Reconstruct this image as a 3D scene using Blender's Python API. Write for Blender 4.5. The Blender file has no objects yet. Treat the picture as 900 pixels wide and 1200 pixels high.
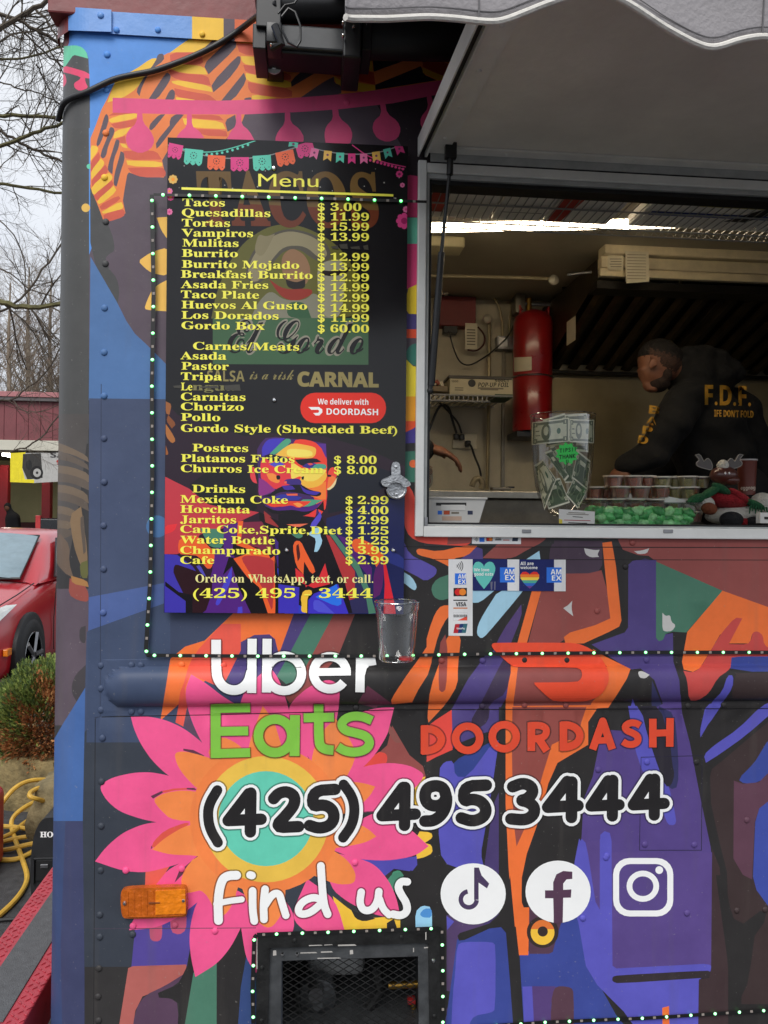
import bpy, bmesh, math, random
import numpy as np
from mathutils import Vector, Matrix
from mathutils.geometry import delaunay_2d_cdt
random.seed(7)
scene = bpy.context.scene
C = scene.collection
rad = math.radians

# ------------------------------------------------------------------ camera
CAM = Vector((0.0, -1.73, 1.5))
YAW, PITCH, ROLL, F = rad(5.5), rad(0.5), 0.0095, 900.0
fw = Vector((math.sin(YAW)*math.cos(PITCH), math.cos(YAW)*math.cos(PITCH), math.sin(PITCH)))
r0 = Vector((math.cos(YAW), -math.sin(YAW), 0)); u0 = r0.cross(fw)
RT = r0*math.cos(ROLL) + u0*math.sin(ROLL); UP = u0*math.cos(ROLL) - r0*math.sin(ROLL)
cd = bpy.data.cameras.new('camera'); cam = bpy.data.objects.new('camera', cd); C.objects.link(cam)
cd.sensor_fit = 'HORIZONTAL'; cd.sensor_width = 36; cd.lens = 36; cd.clip_start = 0.05; cd.clip_end = 2000
m3 = Matrix((RT, UP, -fw)).transposed()
cam.matrix_world = Matrix.Translation(CAM) @ m3.to_4x4()
scene.camera = cam

# ------------------------------------------------------------------ world, sun, exposure
SUN_EL, SUN_AZ = rad(48), rad(200)        # azimuth of the sun, clockwise from +Y
world = bpy.data.worlds.new('World'); scene.world = world; world.use_nodes = True
nt = world.node_tree; N = nt.nodes; L = nt.links
for n in list(N): N.remove(n)
out = N.new('ShaderNodeOutputWorld'); bg = N.new('ShaderNodeBackground'); L.new(bg.outputs[0], out.inputs[0])
sky = N.new('ShaderNodeTexSky'); sky.sky_type = 'NISHITA'; sky.sun_disc = False
sky.sun_elevation = SUN_EL; sky.sun_rotation = SUN_AZ; sky.air_density = 1.3; sky.dust_density = 2.0
hs = N.new('ShaderNodeHueSaturation'); hs.inputs['Saturation'].default_value = 0.35
L.new(sky.outputs[0], hs.inputs['Color'])
tc = N.new('ShaderNodeTexCoord'); nz = N.new('ShaderNodeTexNoise'); nz.inputs['Scale'].default_value = 2.2
nz.inputs['Detail'].default_value = 6; L.new(tc.outputs['Generated'], nz.inputs['Vector'])
rp = N.new('ShaderNodeValToRGB'); rp.color_ramp.elements[0].position = .3; rp.color_ramp.elements[1].position = .7
rp.color_ramp.elements[0].color = (7.2, 7.9, 9.2, 1); rp.color_ramp.elements[1].color = (9.6, 9.9, 10.4, 1)
L.new(nz.outputs['Fac'], rp.inputs[0])
mx = N.new('ShaderNodeMix'); mx.data_type = 'RGBA'; mx.inputs[0].default_value = 0.82
L.new(hs.outputs[0], mx.inputs[6]); L.new(rp.outputs[0], mx.inputs[7]); L.new(mx.outputs[2], bg.inputs[0])
bg.inputs[1].default_value = 0.068
sd = bpy.data.lights.new('sun', 'SUN'); sd.energy = 1.5; sd.angle = rad(35); sd.color = (1, .97, .93)
sun = bpy.data.objects.new('sun', sd); C.objects.link(sun)
sdir = Vector((math.sin(SUN_AZ)*math.cos(SUN_EL), math.cos(SUN_AZ)*math.cos(SUN_EL), math.sin(SUN_EL)))
sun.rotation_euler = sdir.to_track_quat('Z', 'Y').to_euler()
vs = scene.view_settings
vs.view_transform = 'Standard'; vs.look = 'None'; vs.exposure = 0.66; vs.gamma = 1
scene.cycles.max_bounces = 8; scene.cycles.transparent_max_bounces = 24
scene.cycles.use_denoising = True

# ------------------------------------------------------------------ helpers
def ray(px, py): return fw + RT*((px-450)/F) - UP*((py-600)/F)
def P(px, py, Y):
    d = ray(px, py); return CAM + d*((Y-CAM.y)/d.y)
def PZ(px, py, Z=0.0):
    d = ray(px, py); return CAM + d*((Z-CAM.z)/d.z)
def lin(c): return tuple(((v/255)/12.92 if v/255 <= .04045 else ((v/255+.055)/1.055)**2.4) for v in c)
MATS = {}
def mat(name, rgb, rough=.5, metal=0, noise=.06, scale=12, bump=0, bscale=60, emit=None, es=1, spec=.5, coat=0, dirt=0):
    if name in MATS: return MATS[name]
    m = bpy.data.materials.new(name); m.use_nodes = True; nt = m.node_tree; b = nt.nodes['Principled BSDF']
    c = lin(rgb); b.inputs['Roughness'].default_value = rough; b.inputs['Metallic'].default_value = metal
    b.inputs['Specular IOR Level'].default_value = spec; b.inputs['Coat Weight'].default_value = coat
    b.inputs['Coat Roughness'].default_value = .15
    b.inputs['Base Color'].default_value = (*c, 1)
    if noise or bump:
        tc = nt.nodes.new('ShaderNodeTexCoord')
    if noise:
        n = nt.nodes.new('ShaderNodeTexNoise'); n.inputs['Scale'].default_value = scale; n.inputs['Detail'].default_value = 8
        n.inputs['Roughness'].default_value = .65
        nt.links.new(tc.outputs['Object'], n.inputs['Vector'])
        r = nt.nodes.new('ShaderNodeValToRGB'); r.color_ramp.elements[0].position = .3; r.color_ramp.elements[1].position = .7
        r.color_ramp.elements[0].color = (*[max(0, v*(1-noise*2)) for v in c], 1)
        r.color_ramp.elements[1].color = (*[min(1, v*(1+noise*2)+.002) for v in c], 1)
        nt.links.new(n.outputs['Fac'], r.inputs[0]); nt.links.new(r.outputs[0], b.inputs['Base Color'])
        mr = nt.nodes.new('ShaderNodeMapRange'); mr.inputs[3].default_value = max(0, rough-.07); mr.inputs[4].default_value = min(1, rough+.1)
        nt.links.new(n.outputs['Fac'], mr.inputs[0]); nt.links.new(mr.outputs[0], b.inputs['Roughness'])
    if dirt:
        mp_ = nt.nodes.new('ShaderNodeMapping'); mp_.inputs['Scale'].default_value = (26, 26, 2.2); nt.links.new(tc.outputs['Object'], mp_.inputs['Vector'])
        d1 = nt.nodes.new('ShaderNodeTexNoise'); d1.inputs['Scale'].default_value = 1.0; d1.inputs['Detail'].default_value = 5; nt.links.new(mp_.outputs[0], d1.inputs['Vector'])
        r1 = nt.nodes.new('ShaderNodeMapRange'); r1.inputs[1].default_value = .56; r1.inputs[2].default_value = .8; r1.inputs[3].default_value = 0; r1.inputs[4].default_value = dirt; nt.links.new(d1.outputs['Fac'], r1.inputs[0])
        x1 = nt.nodes.new('ShaderNodeMix'); x1.data_type = 'RGBA'; nt.links.new(r1.outputs[0], x1.inputs[0]); nt.links.new(b.inputs['Base Color'].links[0].from_socket, x1.inputs[6]); x1.inputs[7].default_value = (.13, .115, .10, 1)
        d2 = nt.nodes.new('ShaderNodeTexNoise'); d2.inputs['Scale'].default_value = 150; d2.inputs['Detail'].default_value = 2; nt.links.new(tc.outputs['Object'], d2.inputs['Vector'])
        r2 = nt.nodes.new('ShaderNodeMapRange'); r2.inputs[1].default_value = .70; r2.inputs[2].default_value = .76; r2.inputs[4].default_value = dirt*1.3; nt.links.new(d2.outputs['Fac'], r2.inputs[0])
        x2 = nt.nodes.new('ShaderNodeMix'); x2.data_type = 'RGBA'; nt.links.new(r2.outputs[0], x2.inputs[0]); nt.links.new(x1.outputs[2], x2.inputs[6]); x2.inputs[7].default_value = (.34, .32, .29, 1)
        nt.links.new(x2.outputs[2], b.inputs['Base Color'])
    if bump:
        n2 = nt.nodes.new('ShaderNodeTexNoise'); n2.inputs['Scale'].default_value = bscale; n2.inputs['Detail'].default_value = 5
        nt.links.new(tc.outputs['Object'], n2.inputs['Vector'])
        bp = nt.nodes.new('ShaderNodeBump'); bp.inputs['Strength'].default_value = bump; bp.inputs['Distance'].default_value = .01
        nt.links.new(n2.outputs['Fac'], bp.inputs['Height']); nt.links.new(bp.outputs[0], b.inputs['Normal'])
    if emit:
        b.inputs['Emission Color'].default_value = (*lin(emit), 1); b.inputs['Emission Strength'].default_value = es
    MATS[name] = m; return m
def clearmat(name, rgb=(255, 255, 255), gloss=.12, rough=.05, tint=1.0):
    """thin clear plastic or glass: see-through with real reflections"""
    if name in MATS: return MATS[name]
    m = bpy.data.materials.new(name); m.use_nodes = True; nt = m.node_tree
    for n in list(nt.nodes): nt.nodes.remove(n)
    o = nt.nodes.new('ShaderNodeOutputMaterial'); t = nt.nodes.new('ShaderNodeBsdfTransparent'); g = nt.nodes.new('ShaderNodeBsdfGlossy')
    t.inputs[0].default_value = (*[v*tint for v in lin(rgb)], 1); g.inputs['Roughness'].default_value = rough
    f = nt.nodes.new('ShaderNodeLayerWeight'); f.inputs[0].default_value = .5
    mr = nt.nodes.new('ShaderNodeMapRange'); mr.inputs[3].default_value = gloss*.5; mr.inputs[4].default_value = min(1, gloss*5)
    nt.links.new(f.outputs['Facing'], mr.inputs[0])
    x = nt.nodes.new('ShaderNodeMixShader'); nt.links.new(mr.outputs[0], x.inputs[0]); nt.links.new(t.outputs[0], x.inputs[1]); nt.links.new(g.outputs[0], x.inputs[2])
    nt.links.new(x.outputs[0], o.inputs[0]); MATS[name] = m; return m
def vinyl(c):
    g = sum(c)/3; d = tuple(max(4, min(255, (g+(v-g)*1.13)*(.86+.14*min(1, g/130)))) for v in c)
    return mat('vinyl_%d_%d_%d' % c, d, rough=.46, noise=.05, scale=9, spec=.26, bump=.12, bscale=16, dirt=.22)

def props(o, label=None, cat=None, group=None, kind=None):
    if label: o['label'] = label
    if cat: o['category'] = cat
    if group: o['group'] = group
    if kind: o['kind'] = kind
    return o
def empty(name, loc, label, cat, group=None, kind=None):
    o = bpy.data.objects.new(name, None); C.objects.link(o); o.location = loc; o.empty_display_size = .1
    return props(o, label, cat, group, kind)
def woff(o):
    v = Vector((0, 0, 0))
    while o is not None: v = v + o.location; o = o.parent
    return v
class MB:
    """collects shapes in world coordinates, builds them as ONE mesh object"""
    def __init__(s): s.v = []; s.f = []; s.mi = []; s.sm = []; s.mats = []
    def m(s, mt):
        if mt not in s.mats: s.mats.append(mt)
        return s.mats.index(mt)
    def add(s, vs, fs, mt, smooth=False):
        o = len(s.v); s.v += [Vector(v) for v in vs]; k = s.m(mt)
        for f in fs: s.f.append([i+o for i in f]); s.mi.append(k); s.sm.append(smooth)
        return s
    def box(s, a, b, mt, rot=None, ctr=None):
        x0, y0, z0 = a; x1, y1, z1 = b
        vs = [Vector(v) for v in ((x0,y0,z0),(x1,y0,z0),(x1,y1,z0),(x0,y1,z0),(x0,y0,z1),(x1,y0,z1),(x1,y1,z1),(x0,y1,z1))]
        if rot is not None:
            c = Vector(ctr) if ctr is not None else sum(vs, Vector())/8
            vs = [rot @ (v-c)+c for v in vs]
        return s.add(vs, [(0,3,2,1),(4,5,6,7),(0,1,5,4),(1,2,6,5),(2,3,7,6),(3,0,4,7)], mt)
    def bbox(s, a, b, mt, bev=.003, seg=2, rot=None, ctr=None):
        bm = bmesh.new(); bmesh.ops.create_cube(bm, size=1)
        a = Vector(a); b = Vector(b); c = (a+b)/2; d = b-a
        for v in bm.verts: v.co = Vector((v.co.x*d.x, v.co.y*d.y, v.co.z*d.z))+c
        bmesh.ops.bevel(bm, geom=bm.edges[:]+bm.verts[:], offset=bev, segments=seg, affect='EDGES', profile=.5)
        if rot is not None:
            cc = Vector(ctr) if ctr is not None else c
            for v in bm.verts: v.co = rot @ (v.co-cc)+cc
        return s.bm(bm, mt)
    def bm(s, bm, mt, smooth=False, M=None):
        bm.verts.ensure_lookup_table()
        vs = [(M @ v.co if M is not None else v.co.copy()) for v in bm.verts]
        s.add(vs, [[v.index for v in f.verts] for f in bm.faces], mt, smooth); bm.free(); return s
    def tube(s, pts, r, mt, n=8, cap=True, closed=False):
        pts = [Vector(p) for p in pts]; k = len(pts); rs = r if isinstance(r, (list, tuple)) else [r]*k
        vs = []; fs = []; up = None
        for i, p in enumerate(pts):
            a = pts[(i-1) % k] if (closed or i > 0) else p; b = pts[(i+1) % k] if (closed or i < k-1) else p
            t = (b-a).normalized() if (b-a).length > 1e-9 else Vector((0, 0, 1))
            if up is None: up = t.orthogonal().normalized()
            up = (up - t*up.dot(t)); up = up.normalized() if up.length > 1e-6 else t.orthogonal().normalized()
            w = t.cross(up)
            for j in range(n):
                an = 2*math.pi*j/n; vs.append(p+(up*math.cos(an)+w*math.sin(an))*rs[i])
        for i in range(k if closed else k-1):
            for j in range(n):
                a = i*n+j; b = i*n+(j+1) % n; c = ((i+1) % k)*n+(j+1) % n; d = ((i+1) % k)*n+j
                fs.append((a, b, c, d))
        if cap and not closed: fs.append(tuple(range(n-1, -1, -1))); fs.append(tuple((k-1)*n+j for j in range(n)))
        return s.add(vs, fs, mt, True)
    def lathe(s, prof, ctr, mt, n=24, axis='Z', cap=True):
        c = Vector(ctr); vs = []; fs = []
        for (r, h) in prof:
            for j in range(n):
                a = 2*math.pi*j/n; x, y = r*math.cos(a), r*math.sin(a)
                v = Vector((x, y, h)) if axis == 'Z' else (Vector((x, -h, y)) if axis == 'Y' else Vector((h, x, y)))
                vs.append(c+v)
        k = len(prof)
        for i in range(k-1):
            for j in range(n): fs.append((i*n+j, i*n+(j+1) % n, (i+1)*n+(j+1) % n, (i+1)*n+j))
        if cap:
            if prof[0][0] > 1e-5: fs.append(tuple(range(n-1, -1, -1)))
            if prof[-1][0] > 1e-5: fs.append(tuple((k-1)*n+j for j in range(n)))
        return s.add(vs, fs, mt, True)
    def ell(s, c, r, mt, u=16, v=10, rot=None):
        bm = bmesh.new(); bmesh.ops.create_uvsphere(bm, u_segments=u, v_segments=v, radius=1)
        for q in bm.verts:
            w = Vector((q.co.x*r[0], q.co.y*r[1], q.co.z*r[2]))
            q.co = (rot @ w if rot is not None else w)+Vector(c)
        return s.bm(bm, mt, True)
    def quad(s, a, b, c, d, mt): return s.add([a, b, c, d], [(0, 1, 2, 3)], mt)
    def prism(s, pts, Y0, Y1, mt, smooth=False):
        """outline given as world points on plane y=Y0 (x,z), extruded to Y1"""
        n = len(pts); vs = [Vector((p[0], Y0, p[1])) for p in pts]+[Vector((p[0], Y1, p[1])) for p in pts]
        fs = [tuple(range(n)), tuple(range(2*n-1, n-1, -1))]+[(i, i+n, (i+1) % n+n, (i+1) % n) for i in range(n)]
        return s.add(vs, fs, mt)
    def build(s, name, parent=None, sharp=40, label=None, cat=None, group=None, kind=None):
        me = bpy.data.meshes.new(name); o = woff(parent) if parent is not None else Vector()
        if parent is None and cat:      # a top-level mesh: put its origin at its base
            xs = [v.x for v in s.v]; ys = [v.y for v in s.v]; zs = [v.z for v in s.v]
            o = Vector(((min(xs)+max(xs))/2, (min(ys)+max(ys))/2, min(zs)))
        me.from_pydata([v-o for v in s.v], [], s.f)
        for mt in s.mats: me.materials.append(mt)
        me.polygons.foreach_set('material_index', s.mi); me.polygons.foreach_set('use_smooth', s.sm)
        me.update()
        if any(s.sm): me.set_sharp_from_angle(angle=rad(sharp))
        ob = bpy.data.objects.new(name, me); C.objects.link(ob)
        if parent is not None: ob.parent = parent
        else: ob.location = o
        return props(ob, label, cat, group, kind)
def fixn(ob):
    bm = bmesh.new(); bm.from_mesh(ob.data); bmesh.ops.recalc_face_normals(bm, faces=bm.faces); bm.to_mesh(ob.data); bm.free(); return ob
def chaikin(pts, it=2):
    """rounds an outline but keeps its sharp tips"""
    pts = [p for i, p in enumerate(pts) if math.hypot(p[0]-pts[i-1][0], p[1]-pts[i-1][1]) > 1e-6]; n = len(pts); keep = []
    for i in range(n):
        a = pts[i-1]; b = pts[i]; c = pts[(i+1) % n]; u = (b[0]-a[0], b[1]-a[1]); v = (c[0]-b[0], c[1]-b[1])
        cs = (u[0]*v[0]+u[1]*v[1])/((math.hypot(*u)*math.hypot(*v)) or 1); keep.append(cs < -.15)
    for _ in range(it):
        q = []; kq = []; n = len(pts)
        for i in range(n):
            a = pts[i]; b = pts[(i+1) % n]
            if keep[i]: q.append(a); kq.append(True)
            elif True: pass
            if not keep[i]: q.append((a[0]*.78+b[0]*.22, a[1]*.78+b[1]*.22)); kq.append(False)
            if not keep[(i+1) % n]: q.append((a[0]*.22+b[0]*.78, a[1]*.22+b[1]*.78)); kq.append(False)
        pts, keep = q, kq
    return pts
def chaikin_open(pts, it=2):
    for _ in range(it):
        q = [pts[0]]
        for a, b in zip(pts, pts[1:]):
            q.append((a[0]*.75+b[0]*.25, a[1]*.75+b[1]*.25)); q.append((a[0]*.25+b[0]*.75, a[1]*.25+b[1]*.75))
        q.append(pts[-1]); pts = q
    return pts
def circ(cx, cy, rx, ry=None, n=28, a0=0, a1=360):
    ry = rx if ry is None else ry
    m = n if a1-a0 >= 360 else n+1
    return [(cx+rx*math.cos(rad(a0+(a1-a0)*i/n)), cy+ry*math.sin(rad(a0+(a1-a0)*i/n))) for i in range(m)]
def rrect(x0, y0, x1, y1, r, n=5):
    o = []
    for cx, cy, a in ((x1-r, y0+r, -90), (x1-r, y1-r, 0), (x0+r, y1-r, 90), (x0+r, y0+r, 180)):
        o += [(cx+r*math.cos(rad(a+90*i/n)), cy+r*math.sin(rad(a+90*i/n))) for i in range(n+1)]
    return o
def stroke(pts, w, cap='round', closed=False):
    """outline polygons of a pen stroke; cdt() unites them"""
    h = w/2; pts = [p for i, p in enumerate(pts) if i == 0 or math.hypot(p[0]-pts[i-1][0], p[1]-pts[i-1][1]) > 1e-6]; n = len(pts); out = []
    def nrm(a, b): dx, dy = b[0]-a[0], b[1]-a[1]; l = math.hypot(dx, dy) or 1e-9; return (-dy/l, dx/l)
    if closed:
        L_ = []; R_ = []
        for i in range(n):
            n1 = nrm(pts[i-1], pts[i]); n2 = nrm(pts[i], pts[(i+1) % n]); mx_, my = n1[0]+n2[0], n1[1]+n2[1]; k = 2/max(.5, mx_*mx_+my*my)
            L_.append((pts[i][0]+mx_*k*h, pts[i][1]+my*k*h)); R_.append((pts[i][0]-mx_*k*h, pts[i][1]-my*k*h))
        return [L_+[L_[0], R_[0]]+R_[:0:-1]+[R_[0]]]
    runs = [[pts[0]]]
    for i in range(1, n):
        runs[-1].append(pts[i])
        if i < n-1:
            n1 = nrm(pts[i-1], pts[i]); n2 = nrm(pts[i], pts[i+1])
            if n1[0]*n2[0]+n1[1]*n2[1] < .72: runs.append([pts[i]]); out.append(circ(pts[i][0], pts[i][1], h, n=16))
    for r in runs:
        L_ = []; R_ = []; m = len(r)
        for i in range(m):
            n1 = nrm(r[i-1], r[i]) if i else nrm(r[0], r[1]); n2 = nrm(r[i], r[i+1]) if i < m-1 else n1; mx_, my = n1[0]+n2[0], n1[1]+n2[1]; k = 2/max(.5, mx_*mx_+my*my)
            L_.append((r[i][0]+mx_*k*h, r[i][1]+my*k*h)); R_.append((r[i][0]-mx_*k*h, r[i][1]-my*k*h))
        if cap == 'round':
            def capf(c, a, b):
                a0 = math.atan2(a[1]-c[1], a[0]-c[0]); return [(c[0]+h*math.cos(a0-math.pi*t/7), c[1]+h*math.sin(a0-math.pi*t/7)) for t in range(1, 7)]
            out.append(L_+capf(r[-1], L_[-1], R_[-1])+R_[::-1]+capf(r[0], R_[0], L_[0]))
        else: out.append(L_+R_[::-1])
    return out
def area(p): return sum(a[0]*b[1]-b[0]*a[1] for a, b in zip(p, p[1:]+p[:1]))
def cdt(polys, colors, extra_edges=(), base=None):
    """painter's order: later polygons cover earlier ones; returns verts, [(tri, color)]"""
    vs = []; fs = []; es = []; cols = []
    for p, c in zip(polys, colors):
        q = []
        for a in p:
            if not q or math.hypot(a[0]-q[-1][0], a[1]-q[-1][1]) > 1e-4: q.append(a)
        if len(q) > 2 and math.hypot(q[0][0]-q[-1][0], q[0][1]-q[-1][1]) < 1e-4: q.pop()
        if len(q) < 3 or abs(area(q)) < 1e-6: continue
        if area(q) < 0: q = q[::-1]
        o = len(vs); vs += q; fs.append(list(range(o, o+len(q)))); cols.append(c)
    for a, b in extra_edges: o = len(vs); vs += [a, b]; es.append((o, o+1))
    V, E, FF, ov, oe, of = delaunay_2d_cdt([Vector(v) for v in vs], es, fs, 0, 1e-5, False)
    cx = np.array([sum(V[i].x for i in f)/len(f) for f in FF]); cy = np.array([sum(V[i].y for i in f)/len(f) for f in FF])
    top = np.full(len(FF), -1)
    for k, f in enumerate(fs):
        q = [vs[i] for i in f]; xs = [a[0] for a in q]; ys = [a[1] for a in q]
        sel = np.nonzero((cx >= min(xs)) & (cx <= max(xs)) & (cy >= min(ys)) & (cy <= max(ys)))[0]
        if not len(sel): continue
        X = cx[sel]; Y = cy[sel]; w = np.zeros(len(sel), int)
        for (ax, ay), (bx, by) in zip(q, q[1:]+q[:1]):
            if ay == by: continue
            t = ((ay <= Y) & (by > Y)) | ((by <= Y) & (ay > Y))
            xi = (bx-ax)*(Y-ay)/(by-ay)+ax
            w += np.where(t & (X < xi), 1 if by > ay else -1, 0)
        top[sel[w != 0]] = k
    return V, [(f, cols[t]) for f, t in zip(FF, top) if t >= 0]
def planar(name, shapes, mapf, parent=None, mt=vinyl, edges=(), smooth=False, sharp=40, **kw):
    """shapes: list of (colour, [points], smoothing) in photo pixels -> one mesh on a surface"""
    polys = []; cols = []
    for c, p, s in shapes:
        polys.append(chaikin(p, s) if s else p); cols.append(c)
    V, res = cdt(polys, cols, edges)
    W3 = [mapf(v.x, v.y) for v in V]
    mb = MB(); idx = {}
    for c in cols:
        if c is not None: mb.m(mt(c) if isinstance(c, tuple) else c)
    mb.v = W3; used = set()
    for f, c in res:
        if c is None: continue
        a, b, d = [W3[i] for i in f[:3]]
        n = (b-a).cross(d-a)
        ctr = (a+b+d)/3
        ff = list(f) if n.dot(CAM-ctr) > 0 else list(f)[::-1]
        mb.f.append(ff); mb.mi.append(mb.m(mt(c) if isinstance(c, tuple) else c)); mb.sm.append(smooth); used.update(ff)
    rem = {}; nv = []
    for i in sorted(used): rem[i] = len(nv); nv.append(W3[i])
    mb.v = nv; mb.f = [[rem[i] for i in f] for f in mb.f]
    return mb.build(name, parent, sharp, **kw)
# text: built-in font, with its bold serif / sans / script alphabets
def uni(t, style):
    A, a, d = {'serif': (0x1D400, 0x1D41A, 0x1D7CE), 'sans': (0x1D5D4, 0x1D5EE, 0x1D7EC), 'script': (0x1D4D0, 0x1D4EA, None)}[style]
    o = ''
    for ch in t:
        if 'A' <= ch <= 'Z': o += chr(A+ord(ch)-65)
        elif 'a' <= ch <= 'z': o += chr(a+ord(ch)-97)
        elif d and '0' <= ch <= '9': o += chr(d+ord(ch)-48)
        else: o += ch
    return o
_TC = {}
def text_tris(t, offset=0.0):
    key = (t, offset)
    if key in _TC: return _TC[key]
    c = bpy.data.curves.new('tmp', 'FONT'); c.body = t; c.size = 1; c.offset = offset; c.resolution_u = 4; c.fill_mode = 'FRONT'
    o = bpy.data.objects.new('tmp', c); C.objects.link(o)
    dg = bpy.context.evaluated_depsgraph_get(); me = bpy.data.meshes.new_from_object(o.evaluated_get(dg))
    vs = [(v.co.x, v.co.y) for v in me.vertices]; fs = [list(p.vertices) for p in me.polygons]
    bpy.data.objects.remove(o); bpy.data.curves.remove(c); bpy.data.meshes.remove(me)
    _TC[key] = (vs, fs); return vs, fs
def textmesh(mb, t, x0, x1, base, cap, slope, mapf, mt, style=None, offset=0.0, shear=0, capH=None, rot=0, cuts=()):
    """lay text between photo x0..x1 on a baseline with a given cap height (pixels)"""
    vs, fs = text_tris(uni(t, style) if style else t, offset)
    if not vs: return
    mnx = min(v[0] for v in vs); mxx = max(v[0] for v in vs); H = capH or .69
    sx = (x1-x0)/(mxx-mnx); sy = cap/H; q = []
    for x, y in vs:
        X = (x-mnx)*sx + y*sy*shear; Yv = y*sy
        q.append((x0+X*math.cos(rot)+Yv*math.sin(rot), base+X*slope - Yv*math.cos(rot)+X*math.sin(rot)))
    W3 = [mapf(a, b) for a, b in q]; out = []
    for f in fs:
        a, b, d = W3[f[0]], W3[f[1]], W3[f[2]]
        n = (b-a).cross(d-a); out.append(f if n.dot(CAM-a) > 0 else f[::-1])
    mb.add(W3, out, mt)
# ------------------------------------------------------------------ the truck's side as a surface
RC = 0.09                                   # corner radius
XC = P(104, 600, 0).x
RA, RB = (147.0, 806.0), (1100.0, 799.0)    # centre line of the pressed rail
def Hrail(px, py):
    ux, uy = RB[0]-RA[0], RB[1]-RA[1]; l2 = ux*ux+uy*uy
    t = max(0, min(1, ((px-RA[0])*ux+(py-RA[1])*uy)/l2)); R = 23-2.6*min(1, (px-147)/753 if px > 147 else 0)
    d = math.hypot(px-RA[0]-ux*t, py-RA[1]-uy*t)/R
    return .026*math.sqrt(max(0, 1-d**2.2)) if d < 1 else 0
def ybot(px): return 840-(px-111)*.02 if px < 260 else (837-(px-260)*.0275 if px < 460 else 831.5-(px-460)*.0034)
def ytop(px): return 773.5-(px-111)*.013 if px < 460 else 769
def hill(px, py):
    h = Hrail(px, py)
    if px > 119 and ytop(px) < py < ybot(px): h += .0022
    if px > 118.5 and py > ybot(px)+.6: h += .0006
    # shallow dents and waves of old sheet metal
    h += .0016*math.sin(px*.013+py*.004)*math.sin(py*.017+1.3)+.0007*math.sin(px*.041)*math.sin(py*.05+px*.012)
    return h
def wall(px, py, off=0.0, flat=False):
    d = ray(px, py); h = (0 if flat else hill(px, py)*min(1, max(0, (px-106)/16)))+off
    t = (-h-CAM.y)/d.y; x = CAM.x+d.x*t
    if x >= XC: return CAM+d*t
    r = RC+off; l = math.hypot(d.x, d.y); ux, uy = d.x/l, d.y/l; lx, ly = -uy, ux
    s = (CAM.x-XC)*lx+(CAM.y-RC)*ly
    if s < r:
        q = math.sqrt(max(0, 1-(s/r)**2)); nx, ny = lx*s/r-ux*q, ly*s/r-uy*q
        hx, hy = XC+nx*r, RC+ny*r
    else:
        a = math.atan2(-lx, -ly)+(s-r)/r; hx, hy = XC-math.sin(a)*r, RC-math.cos(a)*r
    t = ((hx-CAM.x)*ux+(hy-CAM.y)*uy)/l
    return Vector((hx, hy, CAM.z+d.z*t))

FR = {'F': (0, 0, 1), 'Z1': (60, 0, 6), 'Z2': (60, 100, 6), 'Z3': (200, 30, 4.5), 'Z4': (380, 0, 5), 'Z5': (90, 240, 5),
      'Q': (60, 380, 2.857), 'R': (465, 180, 2.6), 'L1': (60, 740, 4.5), 'L2': (60, 940, 3.6), 'L3': (240, 700, 3.4615), 'L4': (220, 880, 3),
      'L5': (460, 610, 3.75), 'L6': (660, 610, 3.75), 'L7': (460, 830, 3.75), 'L8': (660, 830, 3.75), 'M1': (500, 1030, 4.5), 'M2': (700, 1030, 4.5),
      'A': (180, 160, 2.8125), 'B': (180, 440, 2.8125), 'C': (190, 580, 5.625), 'D': (330, 500, 5.294), 'E': (330, 590, 5.294), 'G': (290, 500, 7.5)}
def fr(k, pts):
    x0, y0, s = FR[k]; return [(x0+x/s, y0+y/s) for x, y in pts]
K = (62, 61, 62); CH = (84, 84, 84); PLUM = (97, 86, 95); BLU = (95, 147, 213); OR = (226, 132, 80); YE = (236, 192, 78); RD = (203, 97, 78)
DK = (52, 50, 50); PK = (219, 92, 134); PK2 = (232, 98, 146); MR = (148, 84, 80); PU = (88, 76, 130); VI = (97, 94, 180); ORL = (230, 120, 68)
GR = (84, 126, 107); LB = (172, 210, 228); NV = (68, 80, 148); BR = (68, 56, 56); MINT = (122, 205, 178); SL = (74, 84, 108)
S = []
def a(frame, color, pts, s=2): S.append((color, fr(frame, pts), s))
# base fields
a('F', K, [(40, -12), (1010, -12), (1010, 1232), (40, 1232)], 0)
a('F', PLUM, [(104, 60), (620, 20), (620, 300), (500, 600), (200, 600), (104, 420)], 0)
a('F', (60, 52, 58), [(440, 20), (620, 20), (620, 240), (480, 240), (470, 170), (440, 120)], 0)  # darker plum: the awning's shade painted into the wrap colour
a('F', BLU, [(98, 15), (330, 38), (330, 80), (260, 110), (150, 170), (104, 300)], 0)
# corner post
a('F', (82, 82, 81), [(40, 90), (104, 90), (104.6, 330), (103.5, 520), (40, 520)], 0)
a('F', BLU, [(40, 20), (106, 15), (106, 120), (104, 130), (100, 66), (40, 57)], 0)
a('F', (122, 55, 58), [(40, 25), (81, 20), (81, 50), (78, 57), (74, 58), (40, 58)], 0)
a('Z1', CH, [(85, 330), (155, 318), (250, 370), (262, 412), (272, 620), (272, 900), (-100, 900), (-100, 330)], 0)
a('Z1', (118, 205, 168), [(-60, 340), (120, 322), (170, 318), (215, 330), (248, 365), (260, 412), (200, 395), (155, 385), (125, 430), (90, 480), (-60, 520)], 1)
a('Z1', (222, 88, 120), [(120, 468), (268, 512), (269, 552), (238, 548), (240, 575), (262, 620), (200, 640), (165, 620), (158, 585), (200, 560), (208, 540), (110, 512), (60, 505), (90, 465)], 1)
a('Z1', (222, 88, 120), [(-60, 520), (92, 515), (105, 545), (108, 580), (88, 612), (-60, 620)], 1)
a('F', PLUM, [(40, 690), (104, 690), (104, 850), (40, 850)], 0)
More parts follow.
